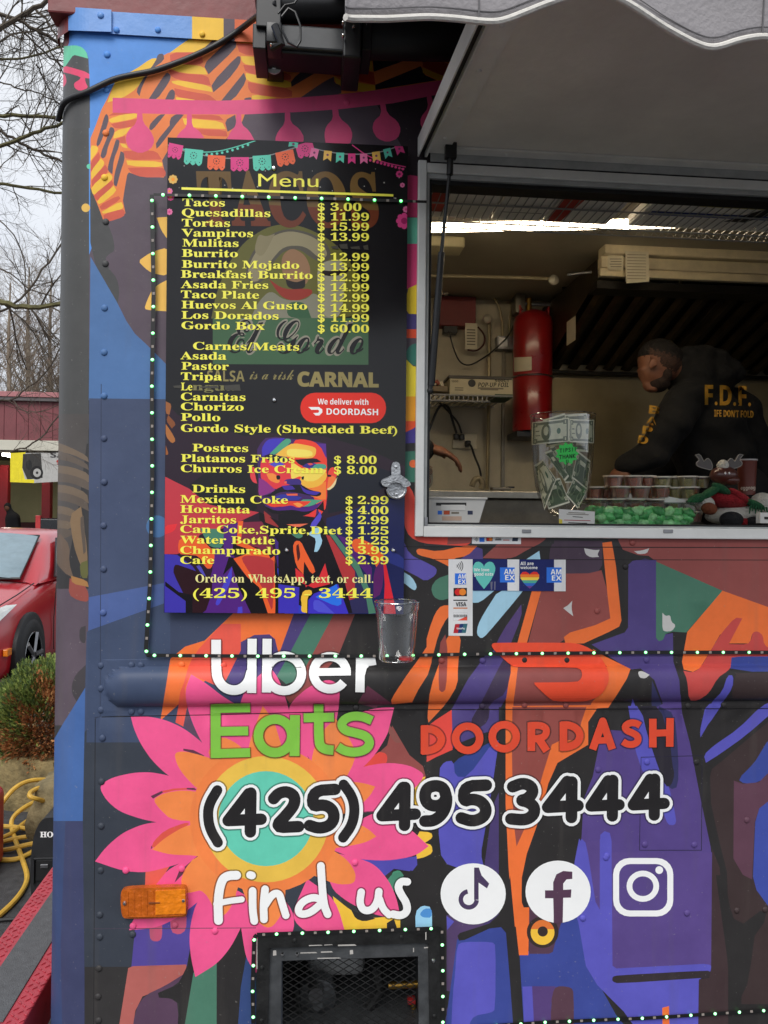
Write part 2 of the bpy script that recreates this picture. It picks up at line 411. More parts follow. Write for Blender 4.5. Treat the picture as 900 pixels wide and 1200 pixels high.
a('Q', (86, 82, 80), [(-60, 300), (128, 300), (128, 330), (90, 620), (60, 780), (-60, 800)], 0)
for q in ([(20, 395), (60, 410), (120, 440), (126, 462), (70, 435), (15, 425)], [(10, 470), (70, 478), (127, 500), (126, 530), (70, 505), (10, 500)],
          [(5, 535), (60, 540), (120, 565), (126, 600), (70, 570), (5, 560)], [(-10, 605), (50, 610), (90, 630), (60, 645), (-10, 640)],
          [(-10, 660), (40, 655), (85, 670), (50, 690), (-10, 700)]):
    a('Q', (116, 102, 88), q, 1); a('Q', (100, 90, 82), [(x_, y_+26) for x_, y_ in q], 1)
for q, c in (([(60, 640), (100, 610), (122, 760), (120, 850), (95, 800), (75, 740)], (134, 112, 88)), ([(95, 650), (108, 640), (118, 760), (108, 770)], (98, 88, 80)),
          ([(30, 700), (62, 740), (60, 800), (75, 850), (40, 830), (-10, 760)], (112, 96, 84)),
          ([(62, 850), (110, 870), (125, 900), (125, 930), (90, 925), (58, 905)], (150, 84, 76)), ([(66, 842), (120, 858), (126, 880), (70, 868)], (164, 122, 80)),
          ([(95, 800), (122, 790), (124, 850), (100, 850)], (104, 104, 66))):
    a('Q', c, q, 1)
a('L1', (74, 70, 73), [(150, -20), (182, -30), (182, 60), (165, 62), (148, 40)], 1)
a('L1', (74, 70, 73), [(183, 175), (130, 225), (108, 280), (110, 330), (135, 372), (160, 330), (183, 300)], 1)
a('L1', (78, 108, 160), [(186, 285), (110, 410), (60, 490), (20, 560), (-100, 600), (-100, 1000), (176, 1000), (186, 700)], 0)
a('L2', (70, 74, 104), [(-80, 81), (150, 81), (150, 1200), (-80, 1200)], 0)
a('L2', (66, 80, 116), [(-80, 81), (60, 81), (40, 600), (50, 1200), (-80, 1200)], 0)
a('F', SL, [(101.5, 740), (119, 740), (119, 840), (99, 858), (100, 800)], 0)
a('F', (64, 69, 78), [(99, 858), (119, 838), (400, 838), (400, 1232), (100, 1232), (97, 960)], 0)
a('F', (60, 58, 58), [(99, 1133), (260, 1133), (260, 1232), (99, 1232)], 0)
# left field between post and menu
a('Z5', (80, 80, 80), [(78, -120), (140, 20), (160, 60), (190, 130), (215, 200), (222, 270), (190, 288), (165, 315), (190, 375), (235, 430), (250, 500), (240, 580), (80, 320)], 1)
a('Z5', (86, 118, 162), [(80, 303), (235, 570), (290, 680), (340, 755), (410, 820), (525, 935), (900, 1000), (900, 1145), (70, 1145)], 0)
a('Q', (75, 85, 110), [(127, 248), (500, 252), (500, 1100), (124, 1130)], 0)
a('Q', (82, 116, 158), circ(355, 677, 37), 0)
a('Q', (84, 102, 150), [(126, 914), (390, 864), (390, 930), (124, 1026)], 0)
a('Q', (71, 82, 106), [(124, 1026), (390, 930), (600, 900), (600, 1400), (118, 1400)], 0)
# yellow petals beside the menu
YP = (243, 192, 103)
a('Z5', YP, [(468, 75), (560, 68), (560, 230), (530, 200), (495, 150)], 1)
a('Z5', YP, [(360, 330), (405, 297), (450, 272), (530, 250), (600, 330), (530, 418), (440, 400), (400, 372)], 1)
a('Z5', YP, [(560, 430), (530, 440), (480, 465), (440, 500), (412, 560), (395, 610), (430, 618), (560, 626)], 1)
a('Z1', (222, 182, 100), circ(303, 732+0, 15.5*2), 0) if False else a('F', (222, 182, 100), circ(100.5, 243.5, 5), 0)
a('F', (110, 200, 170), circ(104.5, 195, 3), 0)
# head scarf pattern
a('F', OR, [(590, 30), (400, 34), (258, 46), (228, 58), (197, 62), (184, 69), (158, 82), (137, 92), (131, 104), (125, 117), (119, 128), (111, 150), (106, 162), (106, 220), (114, 239), (121, 258), (135, 256), (147, 250), (144, 235), (146, 222), (149, 205), (151, 202), (165, 207), (192, 208), (193, 202), (190, 188), (197, 176), (215, 172), (262, 166), (284, 142), (289, 128), (400, 110), (590, 94)], 0)
for c, q in ((YE, [(-20, 150), (0, 140), (60, 95), (130, 50), (200, 20), (290, -10), (260, 30), (240, 60), (165, 130), (150, 140), (0, 140)]),
    (RD, [(-5, 142), (150, 140), (165, 160), (172, 203), (100, 206), (0, 200)]), (YE, [(0, 203), (80, 205), (175, 215), (195, 258), (60, 250), (-10, 225)]),
    (RD, [(-10, 230), (60, 254), (195, 260), (212, 316), (100, 300), (0, 272)]), (YE, [(5, 293), (50, 288), (210, 318), (222, 350), (100, 330), (10, 305)]),
    (RD, [(20, 330), (130, 353), (200, 362), (242, 396), (130, 400), (20, 370)]), (YE, [(28, 378), (80, 384), (130, 392), (30, 400)]),
    (RD, [(325, -20), (460, -20), (440, 62), (345, 50), (322, 30)]), (YE, [(330, 55), (430, 68), (445, 95), (350, 90)]), (RD, [(348, 95), (440, 100), (505, 155), (505, 165), (365, 150)]),
    (YE, [(370, 160), (500, 168), (508, 216), (400, 207), (376, 190)]), (RD, [(383, 207), (500, 218), (600, 248), (637, 262), (632, 292), (500, 270), (395, 247)]),
    (YE, [(396, 250), (500, 270), (636, 293), (634, 332), (500, 312), (398, 290)]), (RD, [(408, 297), (500, 316), (640, 334), (640, 385), (430, 362), (408, 330)]), (YE, [(428, 362), (560, 381), (428, 394)]),
    (PLUM, [(150, 142), (240, 60), (290, 0), (320, 0), (320, 20), (250, 70), (180, 142)]), (PLUM, [(172, 206), (250, 130), (333, 58), (348, 90), (342, 122), (200, 257)]),
    (PLUM, [(213, 306), (350, 160), (370, 164), (366, 205), (300, 290), (225, 352)]), (PLUM, [(262, 402), (386, 248), (402, 290), (330, 395)]), (PLUM, [(390, 382), (425, 377), (427, 393), (388, 394)]),
    ((56, 50, 56), [(608, 190), (700, 140), (795, 145), (610, 232)]), ((70, 62, 68), [(632, 290), (740, 200), (825, 168), (842, 190), (780, 240), (638, 323)]), (PLUM, [(685, 380), (800, 300), (862, 268), (862, 300), (900, 318), (900, 368)]),  # the two darker plums include the awning's shade
    ((60, 140, 120), [(790, 150), (880, 150), (860, 180), (830, 176)]), (YE, [(590, 198), (608, 200), (612, 230), (592, 232)]),
    (PLUM, [(70, 470), (-5, 560), (-5, 490), (30, 465)]), (YE, [(62, 488), (120, 492), (270, 505), (290, 545), (150, 540), (75, 528)]), (RD, [(100, 470), (250, 470), (280, 500), (120, 490)]),
    (RD, [(130, 545), (292, 550), (300, 585), (170, 580)]), (PLUM, [(285, 500), (340, 470), (350, 530), (300, 560)])):
    a('Z3', c, q, 1)
D2 = (150, 62, 48)
for c, q in (((190, 72, 52), [(40, 370), (80, 370), (290, 425), (298, 497), (50, 442)]), ((215, 165, 60), [(58, 325), (280, 350), (286, 420), (100, 375), (60, 357)]), ((226, 180, 66), [(55, 445), (90, 468), (298, 500), (300, 530), (220, 540), (70, 490)]),
    ((40, 38, 44), [(284, 357), (330, 345), (505, 343), (290, 420)]), ((40, 38, 46), [(298, 497), (565, 388), (590, 440), (660, 470), (300, 527)]), ((160, 60, 44), [(575, 343), (660, 343), (800, 410), (762, 457), (690, 447), (578, 392)]),
    ((190, 140, 50), [(660, 343), (840, 350), (800, 392)]), ((200, 150, 50), [(574, 395), (735, 460), (680, 477), (578, 428)]), ((40, 110, 90), [(-10, 315), (80, 320), (40, 352), (-10, 345)])):
    a('Z4', c, q, 0)  # darkened scarf colours: shade under the awning painted in
a('Z1', YE, [(745, 408), (700, 412), (590, 490), (460, 550), (430, 620), (395, 720), (500, 690), (600, 625), (690, 500), (745, 430)], 1)
for q in ([(750, 380), (790, 376), (795, 425), (700, 490), (640, 605), (620, 677), (597, 640), (640, 560), (735, 430)], [(815, 505), (842, 530), (832, 575), (740, 705), (680, 705), (780, 550)], [(855, 625), (872, 650), (866, 705), (798, 705), (830, 640)]):
    a('Z1', PLUM, q, 1)
for c, q in ((RD, [(402, 215), (480, 165), (600, 150), (605, 200), (500, 205)]), (YE, [(408, 235), (500, 205), (606, 195), (606, 230), (430, 265), (408, 255)]), (RD, [(420, 272), (606, 235), (602, 285), (450, 308)]), (YE, [(450, 318), (560, 293), (520, 352), (435, 375)]),
    (RD, [(450, 378), (520, 355), (527, 407), (478, 405)]), (YE, [(485, 408), (525, 414), (537, 442), (500, 435)]), (RD, [(505, 462), (640, 455), (740, 462), (778, 522), (528, 526)]), (YE, [(528, 528), (780, 535), (782, 577), (540, 567)]),
    (RD, [(538, 580), (780, 574), (808, 610), (800, 647), (640, 647), (565, 620)]), (YE, [(276, 422), (315, 425), (332, 440), (325, 470), (276, 532)]), (RD, [(276, 540), (335, 468), (347, 510), (300, 590), (278, 602)]),
    (YE, [(280, 602), (350, 513), (375, 540), (366, 570), (295, 650), (282, 662)]), (RD, [(280, 668), (380, 558), (402, 590), (390, 620), (290, 712)]), (YE, [(282, 712), (400, 608), (432, 640), (426, 665), (310, 767), (288, 762)]),
    (RD, [(298, 770), (426, 668), (442, 700), (330, 812), (308, 800)]), (YE, [(318, 812), (440, 706), (462, 745), (340, 842)]), (RD, [(333, 847), (470, 773), (492, 800), (360, 884)]), (YE, [(355, 890), (490, 813), (508, 850), (500, 870), (368, 905)]),
    (RD, [(366, 905), (500, 868), (520, 890), (510, 925), (400, 960), (372, 950)])):
    a('Z2', c, q, 1)
for q in ([(375, 215), (390, 200), (403, 220), (402, 262), (345, 412), (325, 430), (316, 410), (350, 300)], [(412, 292), (440, 298), (447, 330), (402, 420), (385, 500), (360, 517), (343, 490), (400, 350)],
    [(455, 380), (480, 384), (477, 430), (440, 520), (430, 625), (398, 600), (400, 560), (440, 430)], [(488, 463), (512, 473), (517, 520), (490, 600), (460, 712), (438, 700), (445, 620), (480, 500)],
    [(690, 290), (700, 265), (760, 205), (802, 203), (710, 318), (690, 310)], [(735, 400), (850, 260), (900, 215), (900, 243), (765, 425), (740, 445)]):
    a('Z2', PLUM, q, 1)
# pink lamp garland
a('F', PK, [(132, 114.5), (210, 117), (258, 118), (333, 115.5), (400, 110.5), (454, 104), (530, 92), (600, 84), (600, 98), (520, 109.5), (460, 121), (400, 127.8), (355, 131), (289, 134), (210, 134), (132, 132)], 0)
for f_, q in (('Z2', [(605, 185), (640, 185), (645, 260), (700, 320), (729, 390), (700, 450), (625, 480), (550, 450), (520, 380), (540, 320), (600, 265)]),
    ('Z3', [(85, 460), (112, 460), (112, 530), (150, 555), (178, 592), (120, 596), (105, 612), (95, 598), (72, 612), (66, 597), (40, 600), (30, 590), (50, 560), (85, 532)]),
    ('Z3', [(345, 460), (373, 460), (373, 520), (415, 555), (445, 610), (294, 604), (315, 560), (345, 525)]), ('Z3', [(602, 450), (630, 450), (632, 510), (680, 545), (705, 590), (690, 640), (560, 640), (550, 600), (565, 560), (602, 515)]),
    ('Z4', [(45, 630), (80, 630), (88, 690), (150, 740), (167, 790), (150, 850), (10, 850), (0, 790), (10, 740), (52, 695)]), ('Z4', [(325, 600), (356, 596), (368, 665), (430, 710), (450, 760), (430, 812), (370, 834), (310, 812), (281, 760), (290, 710), (335, 670)]),
    ('Z4', [(598, 560), (630, 556), (638, 625), (690, 660), (740, 720), (640, 800), (610, 787), (565, 740), (563, 690), (610, 630)])):
    a(f_, PK, q, 1)
# strip right of the menu
for c, q in (((222, 84, 134), [(20, 72), (40, 65), (70, 70), (70, 195), (20, 192)]), (MINT, [(10, 195), (70, 195), (70, 275), (10, 275)]), ((222, 84, 134), [(0, 275), (70, 275), (70, 412), (0, 412)]), ((240, 208, 70), [(36, 410), (62, 398), (62, 492), (38, 490), (25, 470), (30, 430)]),
    ((85, 75, 130), [(0, 486), (70, 490), (70, 535), (0, 535)]), ((224, 92, 62), [(0, 535), (70, 535), (70, 562), (0, 562)]), ((70, 130, 116), circ(62, 612, 34)), ((242, 218, 78), [(0, 622), (30, 628), (50, 648), (70, 650), (70, 740), (0, 740)]),
    ((236, 168, 60), [(0, 740), (70, 740), (70, 815), (0, 815)]), ((230, 96, 62), [(0, 815), (70, 815), (50, 840), (0, 862)]), ((85, 75, 150), [(50, 838), (70, 820), (70, 880), (0, 892), (0, 862)]), (K, [(0, 885), (70, 880), (70, 905), (0, 912)]),
    ((76, 128, 110), [(0, 910), (70, 905), (70, 1010), (0, 1000)]), ((232, 120, 76), circ(50, 945, 12)), ((85, 75, 150), [(0, 990), (70, 1010), (70, 1060), (0, 1050)])):
    a('R', c, q, 0)
# lower right of the drawing
a('F', DK, [(430, 640), (1010, 640), (1010, 1232), (515, 1232), (470, 1090), (440, 900), (420, 760)], 0)
a('F', DK, [(473, 565), (497, 565), (497, 640), (473, 640)], 0)
a('L5', (214, 86, 74), [(30, -190), (80, -150), (120, -40), (180, 20), (343, 60), (347, 96), (320, 112), (240, 108), (130, 100), (75, 72), (50, 20)], 1)
a('L5', MR, [(245, 60), (343, 60), (345, 98), (240, 106)], 0)
for c, q, s_ in ((MR, [(470, 95), (572, 66), (500, 168), (395, 165)], 0), (MR, [(570, 60), (690, 60), (660, 95), (590, 130), (530, 165), (480, 165)], 1),
    (PU, [(360, 112), (395, 125), (398, 175), (290, 175), (325, 150)], 0), (ORL, [(103, 130), (120, 122), (200, 137), (310, 110), (372, 112), (330, 155), (262, 168), (262, 215), (245, 200), (180, 168), (112, 152)], 1),
    ((99, 90, 166), [(40, 70), (75, 150), (150, 185), (196, 210), (190, 240), (145, 268), (100, 240), (-50, 170)], 1), (LB, [(-20, 200), (48, 225), (85, 248), (108, 288), (100, 308), (82, 300), (48, 272), (-20, 250)], 1),
    (LB, [(585, 172), (645, 133), (650, 172)], 0), (LB, [(330, 300), (450, 306), (385, 360), (350, 362), (300, 340)], 1), (LB, [(470, 300), (580, 300), (545, 345), (415, 500), (390, 520), (370, 500), (375, 460), (400, 410)], 1),
    (GR, [(255, 235), (195, 255), (168, 295), (180, 335), (212, 352), (255, 340)], 1), ((82, 68, 82), [(690, 130), (705, 95), (900, 88), (900, 237), (715, 230), (688, 205)], 1),
    (MR, [(655, 305), (690, 237), (900, 233), (900, 470), (760, 520), (700, 560), (590, 560)], 0), (ORL, [(615, 300), (656, 300), (590, 540), (548, 540)], 0), (ORL, [(515, 630), (553, 630), (532, 800), (525, 920), (493, 920), (500, 740)], 0),
    ((160, 80, 72), [(-20, 750), (60, 640), (110, 560), (145, 528), (135, 600), (80, 760), (0, 830)], 1), (ORL, [(270, 372), (215, 373), (188, 405), (160, 480), (125, 620), (95, 730), (10, 830), (28, 885), (50, 893), (100, 800), (140, 720), (170, 620), (205, 490), (240, 425), (270, 415)], 1),
    (ORL, [(245, 495), (303, 495), (287, 640), (287, 720), (240, 800), (158, 888), (153, 860), (165, 740), (215, 600)], 1), ((150, 80, 75), [(205, 545), (232, 500), (243, 580), (236, 740), (217, 757), (202, 740)], 1),
    (PU, [(410, 590), (480, 590), (520, 640), (500, 780), (470, 830), (470, 930), (260, 930), (260, 830), (330, 700)], 0), ((72, 60, 84), [(340, 900), (420, 740), (470, 640), (500, 590), (525, 640), (500, 760), (430, 800), (390, 900)], 1),
    ((92, 74, 122), [(566, 368), (568, 420), (500, 590), (430, 600), (480, 490)], 1), ((222, 84, 75), [(185, 880), (262, 830), (262, 905), (165, 905)], 0), ((56, 66, 125), [(105, 795), (135, 780), (140, 860), (112, 905), (92, 880)], 1),
    (MR, [(553, 630), (900, 630), (940, 980), (523, 980), (532, 800)], 0)):
    a('L5', c, q, s_)
for c, q, s_ in ((MR, [(-40, 232), (110, 232), (168, 218), (200, 330), (207, 432), (140, 462), (0, 505), (-40, 520)], 0), ((82, 68, 82), [(-40, 88), (172, 90), (172, 195), (155, 222), (110, 232), (-40, 234)], 0),
    (ORL, [(172, 98), (213, 92), (232, 200), (256, 440), (246, 466), (200, 490), (90, 540), (10, 542), (3, 512), (30, 492), (140, 460), (207, 430), (195, 330), (182, 200)], 0),
    (MR, [(240, 82), (300, 60), (1400, 60), (1400, 600), (900, 382), (700, 310), (410, 181), (375, 155), (330, 152), (262, 128)], 0),
    (PU, [(286, 195), (305, 177), (360, 168), (410, 175), (410, 520), (450, 500), (482, 495), (484, 620), (510, 700), (516, 790), (530, 1000), (480, 920), (400, 700), (340, 650), (290, 655), (200, 595), (125, 545), (270, 492), (285, 470)], 0),
    (GR, [(408, 180), (701, 309), (541, 492), (480, 488), (450, 498), (438, 525), (420, 530), (408, 515)], 0),
    (ORL, [(700, 308), (900, 380), (1400, 590), (1400, 760), (900, 600), (880, 545), (870, 500), (850, 487), (830, 500), (820, 540), (730, 540), (690, 500), (655, 560), (600, 650), (570, 665), (530, 655), (522, 620), (545, 490)], 0),
    ((196, 84, 80), [(755, 426), (787, 430), (728, 543), (810, 545), (828, 520), (832, 492), (855, 486), (878, 505), (882, 545), (920, 570), (920, 640), (740, 640), (722, 662), (680, 690), (640, 760), (590, 792), (553, 792), (545, 700), (528, 660), (570, 668), (602, 650), (655, 560), (695, 495)], 1),
    (NV, [(740, 602), (780, 597), (1300, 597), (1300, 660), (830, 664), (735, 650)], 0), (BR, [(760, 670), (1300, 664), (1300, 785), (745, 782), (742, 740)], 0),
    (ORL, [(128, 563), (190, 600), (296, 652), (280, 695), (240, 760), (190, 835), (150, 910), (85, 910), (125, 800), (150, 770), (180, 740), (190, 640)], 0),
    (VI, [(722, 680), (748, 680), (745, 735), (700, 800), (640, 890), (600, 960), (607, 890), (650, 800), (700, 750)], 1), (VI, [(740, 910), (900, 778), (1000, 700), (1000, 770), (900, 830), (800, 910)], 0),
    (VI, [(305, 783), (330, 850), (352, 910), (285, 910), (290, 850)], 0), ((62, 62, 98), [(390, 700), (430, 800), (460, 910), (400, 910), (388, 800)], 0)):
    a('L6', c, q, s_)
for c, q, s_ in (((160, 80, 74), [(-30, 105), (70, 190), (120, 130), (140, 240), (130, 275), (60, 245), (-30, 245)], 1), ((222, 84, 75), [(165, 70), (262, 5), (264, 182), (190, 215), (140, 242), (120, 205), (150, 120)], 0),
    (PU, [(260, 0), (470, 0), (470, 85), (420, 102), (300, 150), (264, 175)], 0), ((66, 56, 76), [(340, 60), (380, -10), (430, -10), (420, 60), (370, 95)], 1), ((62, 76, 140), [(268, 232), (370, 180), (432, 148), (425, 190), (330, 302), (285, 306), (270, 280)], 1),
    (VI, [(203, 270), (228, 235), (268, 230), (275, 300), (330, 303), (445, 145), (468, 140), (430, 400), (402, 560), (388, 640), (402, 700), (250, 700), (203, 630)], 1), ((80, 68, 112), [(405, 680), (440, 430), (467, 370), (467, 1000), (400, 1000)], 0),
    (DK, [(467, -5), (499, -5), (499, 1000), (467, 1000)], 0),
    (ORL, [(497, -10), (530, -10), (900, -15), (860, 160), (725, 240), (685, 330), (640, 500), (590, 640), (565, 760), (570, 900), (560, 960), (530, 960), (510, 700), (497, 420)], 0),
    ((150, 84, 78), [(527, -5), (852, -5), (830, 60), (812, 140), (740, 140), (700, 160), (660, 290), (620, 440), (545, 607), (530, 480), (525, 200)], 0),
    (DK, [(860, 60), (900, 0), (1100, -10), (1060, 200), (900, 350), (800, 620), (780, 720), (580, 860), (575, 750), (600, 630), (650, 500), (690, 330), (725, 242), (860, 160)], 0),
    (VI, [(820, 572), (862, 640), (905, 900), (905, 1000), (780, 1000), (795, 700)], 1), (YE, [(105, 540), (170, 545), (177, 568), (142, 592), (172, 600), (177, 635), (140, 655), (105, 662)], 1), (YE, [(138, 300), (100, 340), (93, 420), (115, 435)], 1),
    ((90, 85, 170), [(-30, 660), (50, 660), (105, 650), (105, 690), (75, 716), (-30, 700)], 0), ((84, 150, 120), [(-5, 722), (28, 710), (48, 730), (25, 790), (-5, 780)], 1),
    ((165, 212, 238), [(100, 895), (130, 866), (173, 874), (174, 990), (102, 990)], 1), ((92, 150, 208), [(118, 905), (140, 880), (172, 880), (172, 920), (135, 920)], 1)):
    a('L7', c, q, s_)
for c, q, s_ in (((92, 76, 134), [(160, 150), (200, 95), (250, 98), (330, 60), (400, 0), (516, -60), (522, 20), (572, 212), (608, 400), (640, 540), (656, 680), (656, 1100), (50, 1100), (90, 400), (130, 300)], 0), (DK, [(130, 100), (240, -10), (335, -10), (300, 102), (200, 95), (150, 160)], 0),
    (VI, [(285, -10), (335, -10), (400, 180), (462, 330), (498, 490), (490, 514), (460, 512), (440, 460), (400, 340), (330, 250)], 1), ((62, 62, 100), [(420, -10), (490, 25), (506, 200), (506, 345), (470, 358), (440, 300)], 1),
    ((52, 49, 58), [(340, -10), (425, -10), (470, 150), (480, 250), (490, 290), (475, 340), (450, 345), (418, 260), (370, 120)], 1),
    (VI, [(50, 690), (80, 573), (98, 590), (130, 740), (162, 850), (163, 1000), (30, 1000)], 0), (VI, [(163, 556), (182, 540), (205, 548), (212, 580), (214, 1100), (163, 1100)], 0),
    (BR, [(640, 240), (900, 40), (1300, -200), (1300, 1300), (730, 1300), (715, 720), (650, 420), (645, 290)], 0),
    (DK, [(520, -30), (640, -30), (600, 100), (618, 240), (655, 262), (645, 300), (640, 400), (720, 720), (732, 1100), (700, 1100), (688, 900), (650, 620), (600, 380), (560, 170)], 0),
    (DK, [(600, 130), (860, -40), (1000, -60), (900, 60), (700, 230), (650, 270), (616, 245)], 0),
    (VI, [(628, -20), (700, -20), (640, 70), (602, 106), (605, 80)], 1), (VI, [(618, 205), (660, 165), (770, 90), (870, -10), (940, -40), (940, 0), (800, 122), (690, 200), (627, 240)], 1),
    ((68, 82, 152), [(768, 312), (840, 240), (870, 190), (900, 140), (1200, -100), (1200, 290), (900, 290), (860, 325), (795, 332)], 1), ((100, 70, 84), [(750, 318), (790, 332), (860, 325), (900, 285), (1200, 280), (1200, 420), (900, 412), (862, 440), (842, 500), (830, 752), (790, 732), (748, 660)], 0),
    ((72, 85, 160), [(1200, 380), (900, 410), (862, 440), (844, 500), (834, 740), (850, 800), (900, 868), (1200, 1000)], 0)):
    a('L8', c, q, s_)
for c, q, s_ in (((90, 72, 108), [(105, 190), (300, 190), (300, 300), (170, 340), (140, 560), (136, 620), (90, 765), (85, 1000), (105, 1000), (105, 600)], 0), (DK, [(95, 590), (125, 592), (138, 615), (130, 650), (95, 700)], 1), (VI, [(105, 195), (145, 225), (108, 270)], 0),
    (NV, [(160, 320), (330, 250), (400, 240), (425, 270), (470, 700), (470, 900), (80, 900), (150, 400)], 0), (VI, [(160, 350), (190, 332), (345, 332), (364, 350), (362, 688), (340, 705), (250, 722), (224, 765), (215, 900), (125, 900), (138, 600), (150, 500)], 1),
    (DK, [(163, 300), (175, 285), (330, 235), (420, 150), (440, -20), (465, 250), (490, 400), (515, 700), (525, 900), (465, 900), (440, 550), (418, 285), (392, 254), (330, 262), (200, 322), (170, 325)], 0),
    (NV, [(490, 400), (540, 380), (660, 380), (690, 200), (790, 200), (900, 540), (1000, 720), (1150, 900), (520, 900)], 0), ((90, 66, 82), [(538, 140), (720, 200), (690, 290), (665, 385), (645, 395), (540, 395)], 0),
    (ORL, [(440, -30), (502, -30), (500, 120), (512, 150), (541, 150), (540, 240), (536, 402), (487, 402), (468, 230)], 0), ((62, 52, 50), circ(612, 280, 84, 84), 0), (YE, circ(611, 282, 63, 66), 0), ((216, 122, 66), circ(611, 282, 63, 66, 16, 195, 345), 0), ((62, 52, 50), circ(612, 277, 27), 0),
    (VI, [(505, 568), (556, 566), (572, 900), (520, 900)], 0), ((92, 72, 122), [(556, 566), (680, 566), (655, 660), (655, 900), (572, 900)], 0), ((94, 68, 80), [(672, 575), (705, 564), (762, 572), (776, 600), (776, 900), (655, 900), (655, 650)], 1)):
    a('M1', c, q, s_)
for c, q, s_ in ((VI, [(-105, 200), (-45, 0), (75, -200), (80, 430), (605, 440), (605, 480), (540, 530), (532, 900), (280, 900), (140, 700), (0, 560), (-60, 460)], 0), ((95, 78, 135), [(75, -140), (607, -140), (607, 462), (590, 452), (560, 448), (100, 472), (80, 458)], 0),
    ((95, 78, 135), [(-60, -200), (14, -200), (14, 165), (-10, 120)], 0), (VI, [(13, -210), (50, -210), (55, 100), (60, 300), (13, 300)], 0),
    ((70, 56, 58), [(605, -160), (645, -60), (670, 250), (692, 500), (692, 900), (530, 900), (535, 530), (590, 522), (600, 470)], 0), ((60, 53, 56), [(78, 540), (80, 515), (110, 508), (580, 482), (597, 490), (590, 522), (520, 524), (110, 552)], 1),
    (DK, [(625, -20), (668, -20), (700, 150), (720, 210), (770, 235), (860, 168), (890, 180), (880, 230), (830, 300), (810, 450), (790, 560), (760, 620), (760, 900), (690, 900), (690, 450), (662, 250)], 0)):
    a('M2', c, q, s_)
a('F', ORL, [(776, 1181), (784, 1179), (785, 1232), (777, 1232)], 0)
# left bottom drawing under the flower
for c, q, s_ in (((218, 100, 88), [(398, 290), (500, 270), (450, 350), (396, 350)], 0), ((90, 78, 148), [(355, 520), (560, 460), (625, 400), (600, 500), (585, 620), (572, 692), (338, 697)], 0), ((186, 90, 116), [(415, 500), (468, 500), (468, 570), (455, 587), (428, 587), (415, 570)], 1), ((186, 90, 116), [(500, 470), (572, 470), (569, 540), (540, 560), (505, 548)], 1),
    ((176, 104, 98), [(325, 700), (345, 692), (570, 685), (570, 720), (460, 790), (385, 820), (355, 880), (330, 1050), (270, 1050), (290, 920)], 0), ((94, 72, 92), [(560, 725), (530, 770), (450, 805), (455, 825), (505, 828), (538, 852), (530, 1050), (330, 1050), (355, 875), (395, 815), (480, 775)], 1),
    (DK, [(573, 692), (590, 600), (640, 735), (585, 800), (550, 1050), (526, 1050), (540, 850), (505, 828), (455, 825), (450, 805), (535, 770)], 0), (GR, [(600, 720), (698, 660), (698, 1050), (545, 1050)], 0), (DK, [(698, 640), (830, 480), (840, 640), (800, 780), (780, 1050), (698, 1050)], 0),
    ((62, 80, 125), [(830, 610), (850, 560), (880, 1050), (780, 1050), (800, 780)], 0)):
    a('L2', c, q, s_)
# drawing between menu and rail
for c, q, s_ in (((68, 76, 98), [(-140, 60), (130, 60), (0, 180), (-140, 320)], 0), (ORL, [(125, 55), (370, 55), (300, 235), (262, 150), (200, 155), (130, 190), (100, 250), (-180, 500), (-140, 250), (-80, 200), (0, 175)], 0),
    ((82, 70, 120), [(365, 55), (440, 55), (320, 290), (290, 330), (260, 345), (200, 430), (100, 430), (98, 240), (130, 190), (200, 153), (262, 150), (285, 170), (300, 232)], 0), ((80, 122, 104), [(436, 55), (532, 55), (440, 230), (390, 330), (330, 352), (292, 320), (340, 235)], 0),
    (MR, [(530, 55), (618, 55), (540, 240), (430, 365), (345, 430), (325, 400), (400, 300)], 0), (DK, [(614, 55), (900, 55), (900, 440), (545, 500), (500, 430), (545, 330), (420, 375), (540, 240)], 0),
    (ORL, [(920, 170), (860, 262), (830, 300), (770, 390), (752, 425), (790, 512), (812, 512), (850, 400), (920, 290)], 1), ((102, 60, 76), [(660, 358), (770, 440), (700, 452), (620, 430)], 0)):
    a('L3', c, q, s_)
for c, q, s_ in ((DK, [(700, 440), (900, 420), (900, 760), (740, 760), (640, 690)], 0), (MR, [(760, 520), (830, 640), (885, 685), (905, 760), (700, 700), (640, 690), (740, 600)], 0), ((218, 84, 75), [(640, 692), (700, 625), (735, 632), (742, 655), (730, 690)], 1),
    ((140, 90, 84), [(745, 510), (800, 590), (770, 590), (740, 540)], 1)):
    a('L3', c, q, s_)
for c, q, s_ in (((90, 85, 170), [(600, 380), (700, 385), (805, 370), (807, 400), (790, 422), (740, 402), (680, 450)], 0), ((84, 140, 116), [(690, 470), (720, 430), (750, 425), (762, 440), (730, 490), (708, 500)], 1), (YE, [(510, 510), (560, 550), (620, 590), (700, 583), (747, 588), (747, 660), (540, 660)], 0),
    (DK, [(575, 560), (620, 575), (660, 590), (620, 600), (590, 590)], 1), (DK, [(700, 605), (725, 590), (735, 620), (700, 650)], 0), (YE, [(795, 100), (835, 90), (830, 140), (800, 160)], 0)):
    a('L4', c, q, s_)
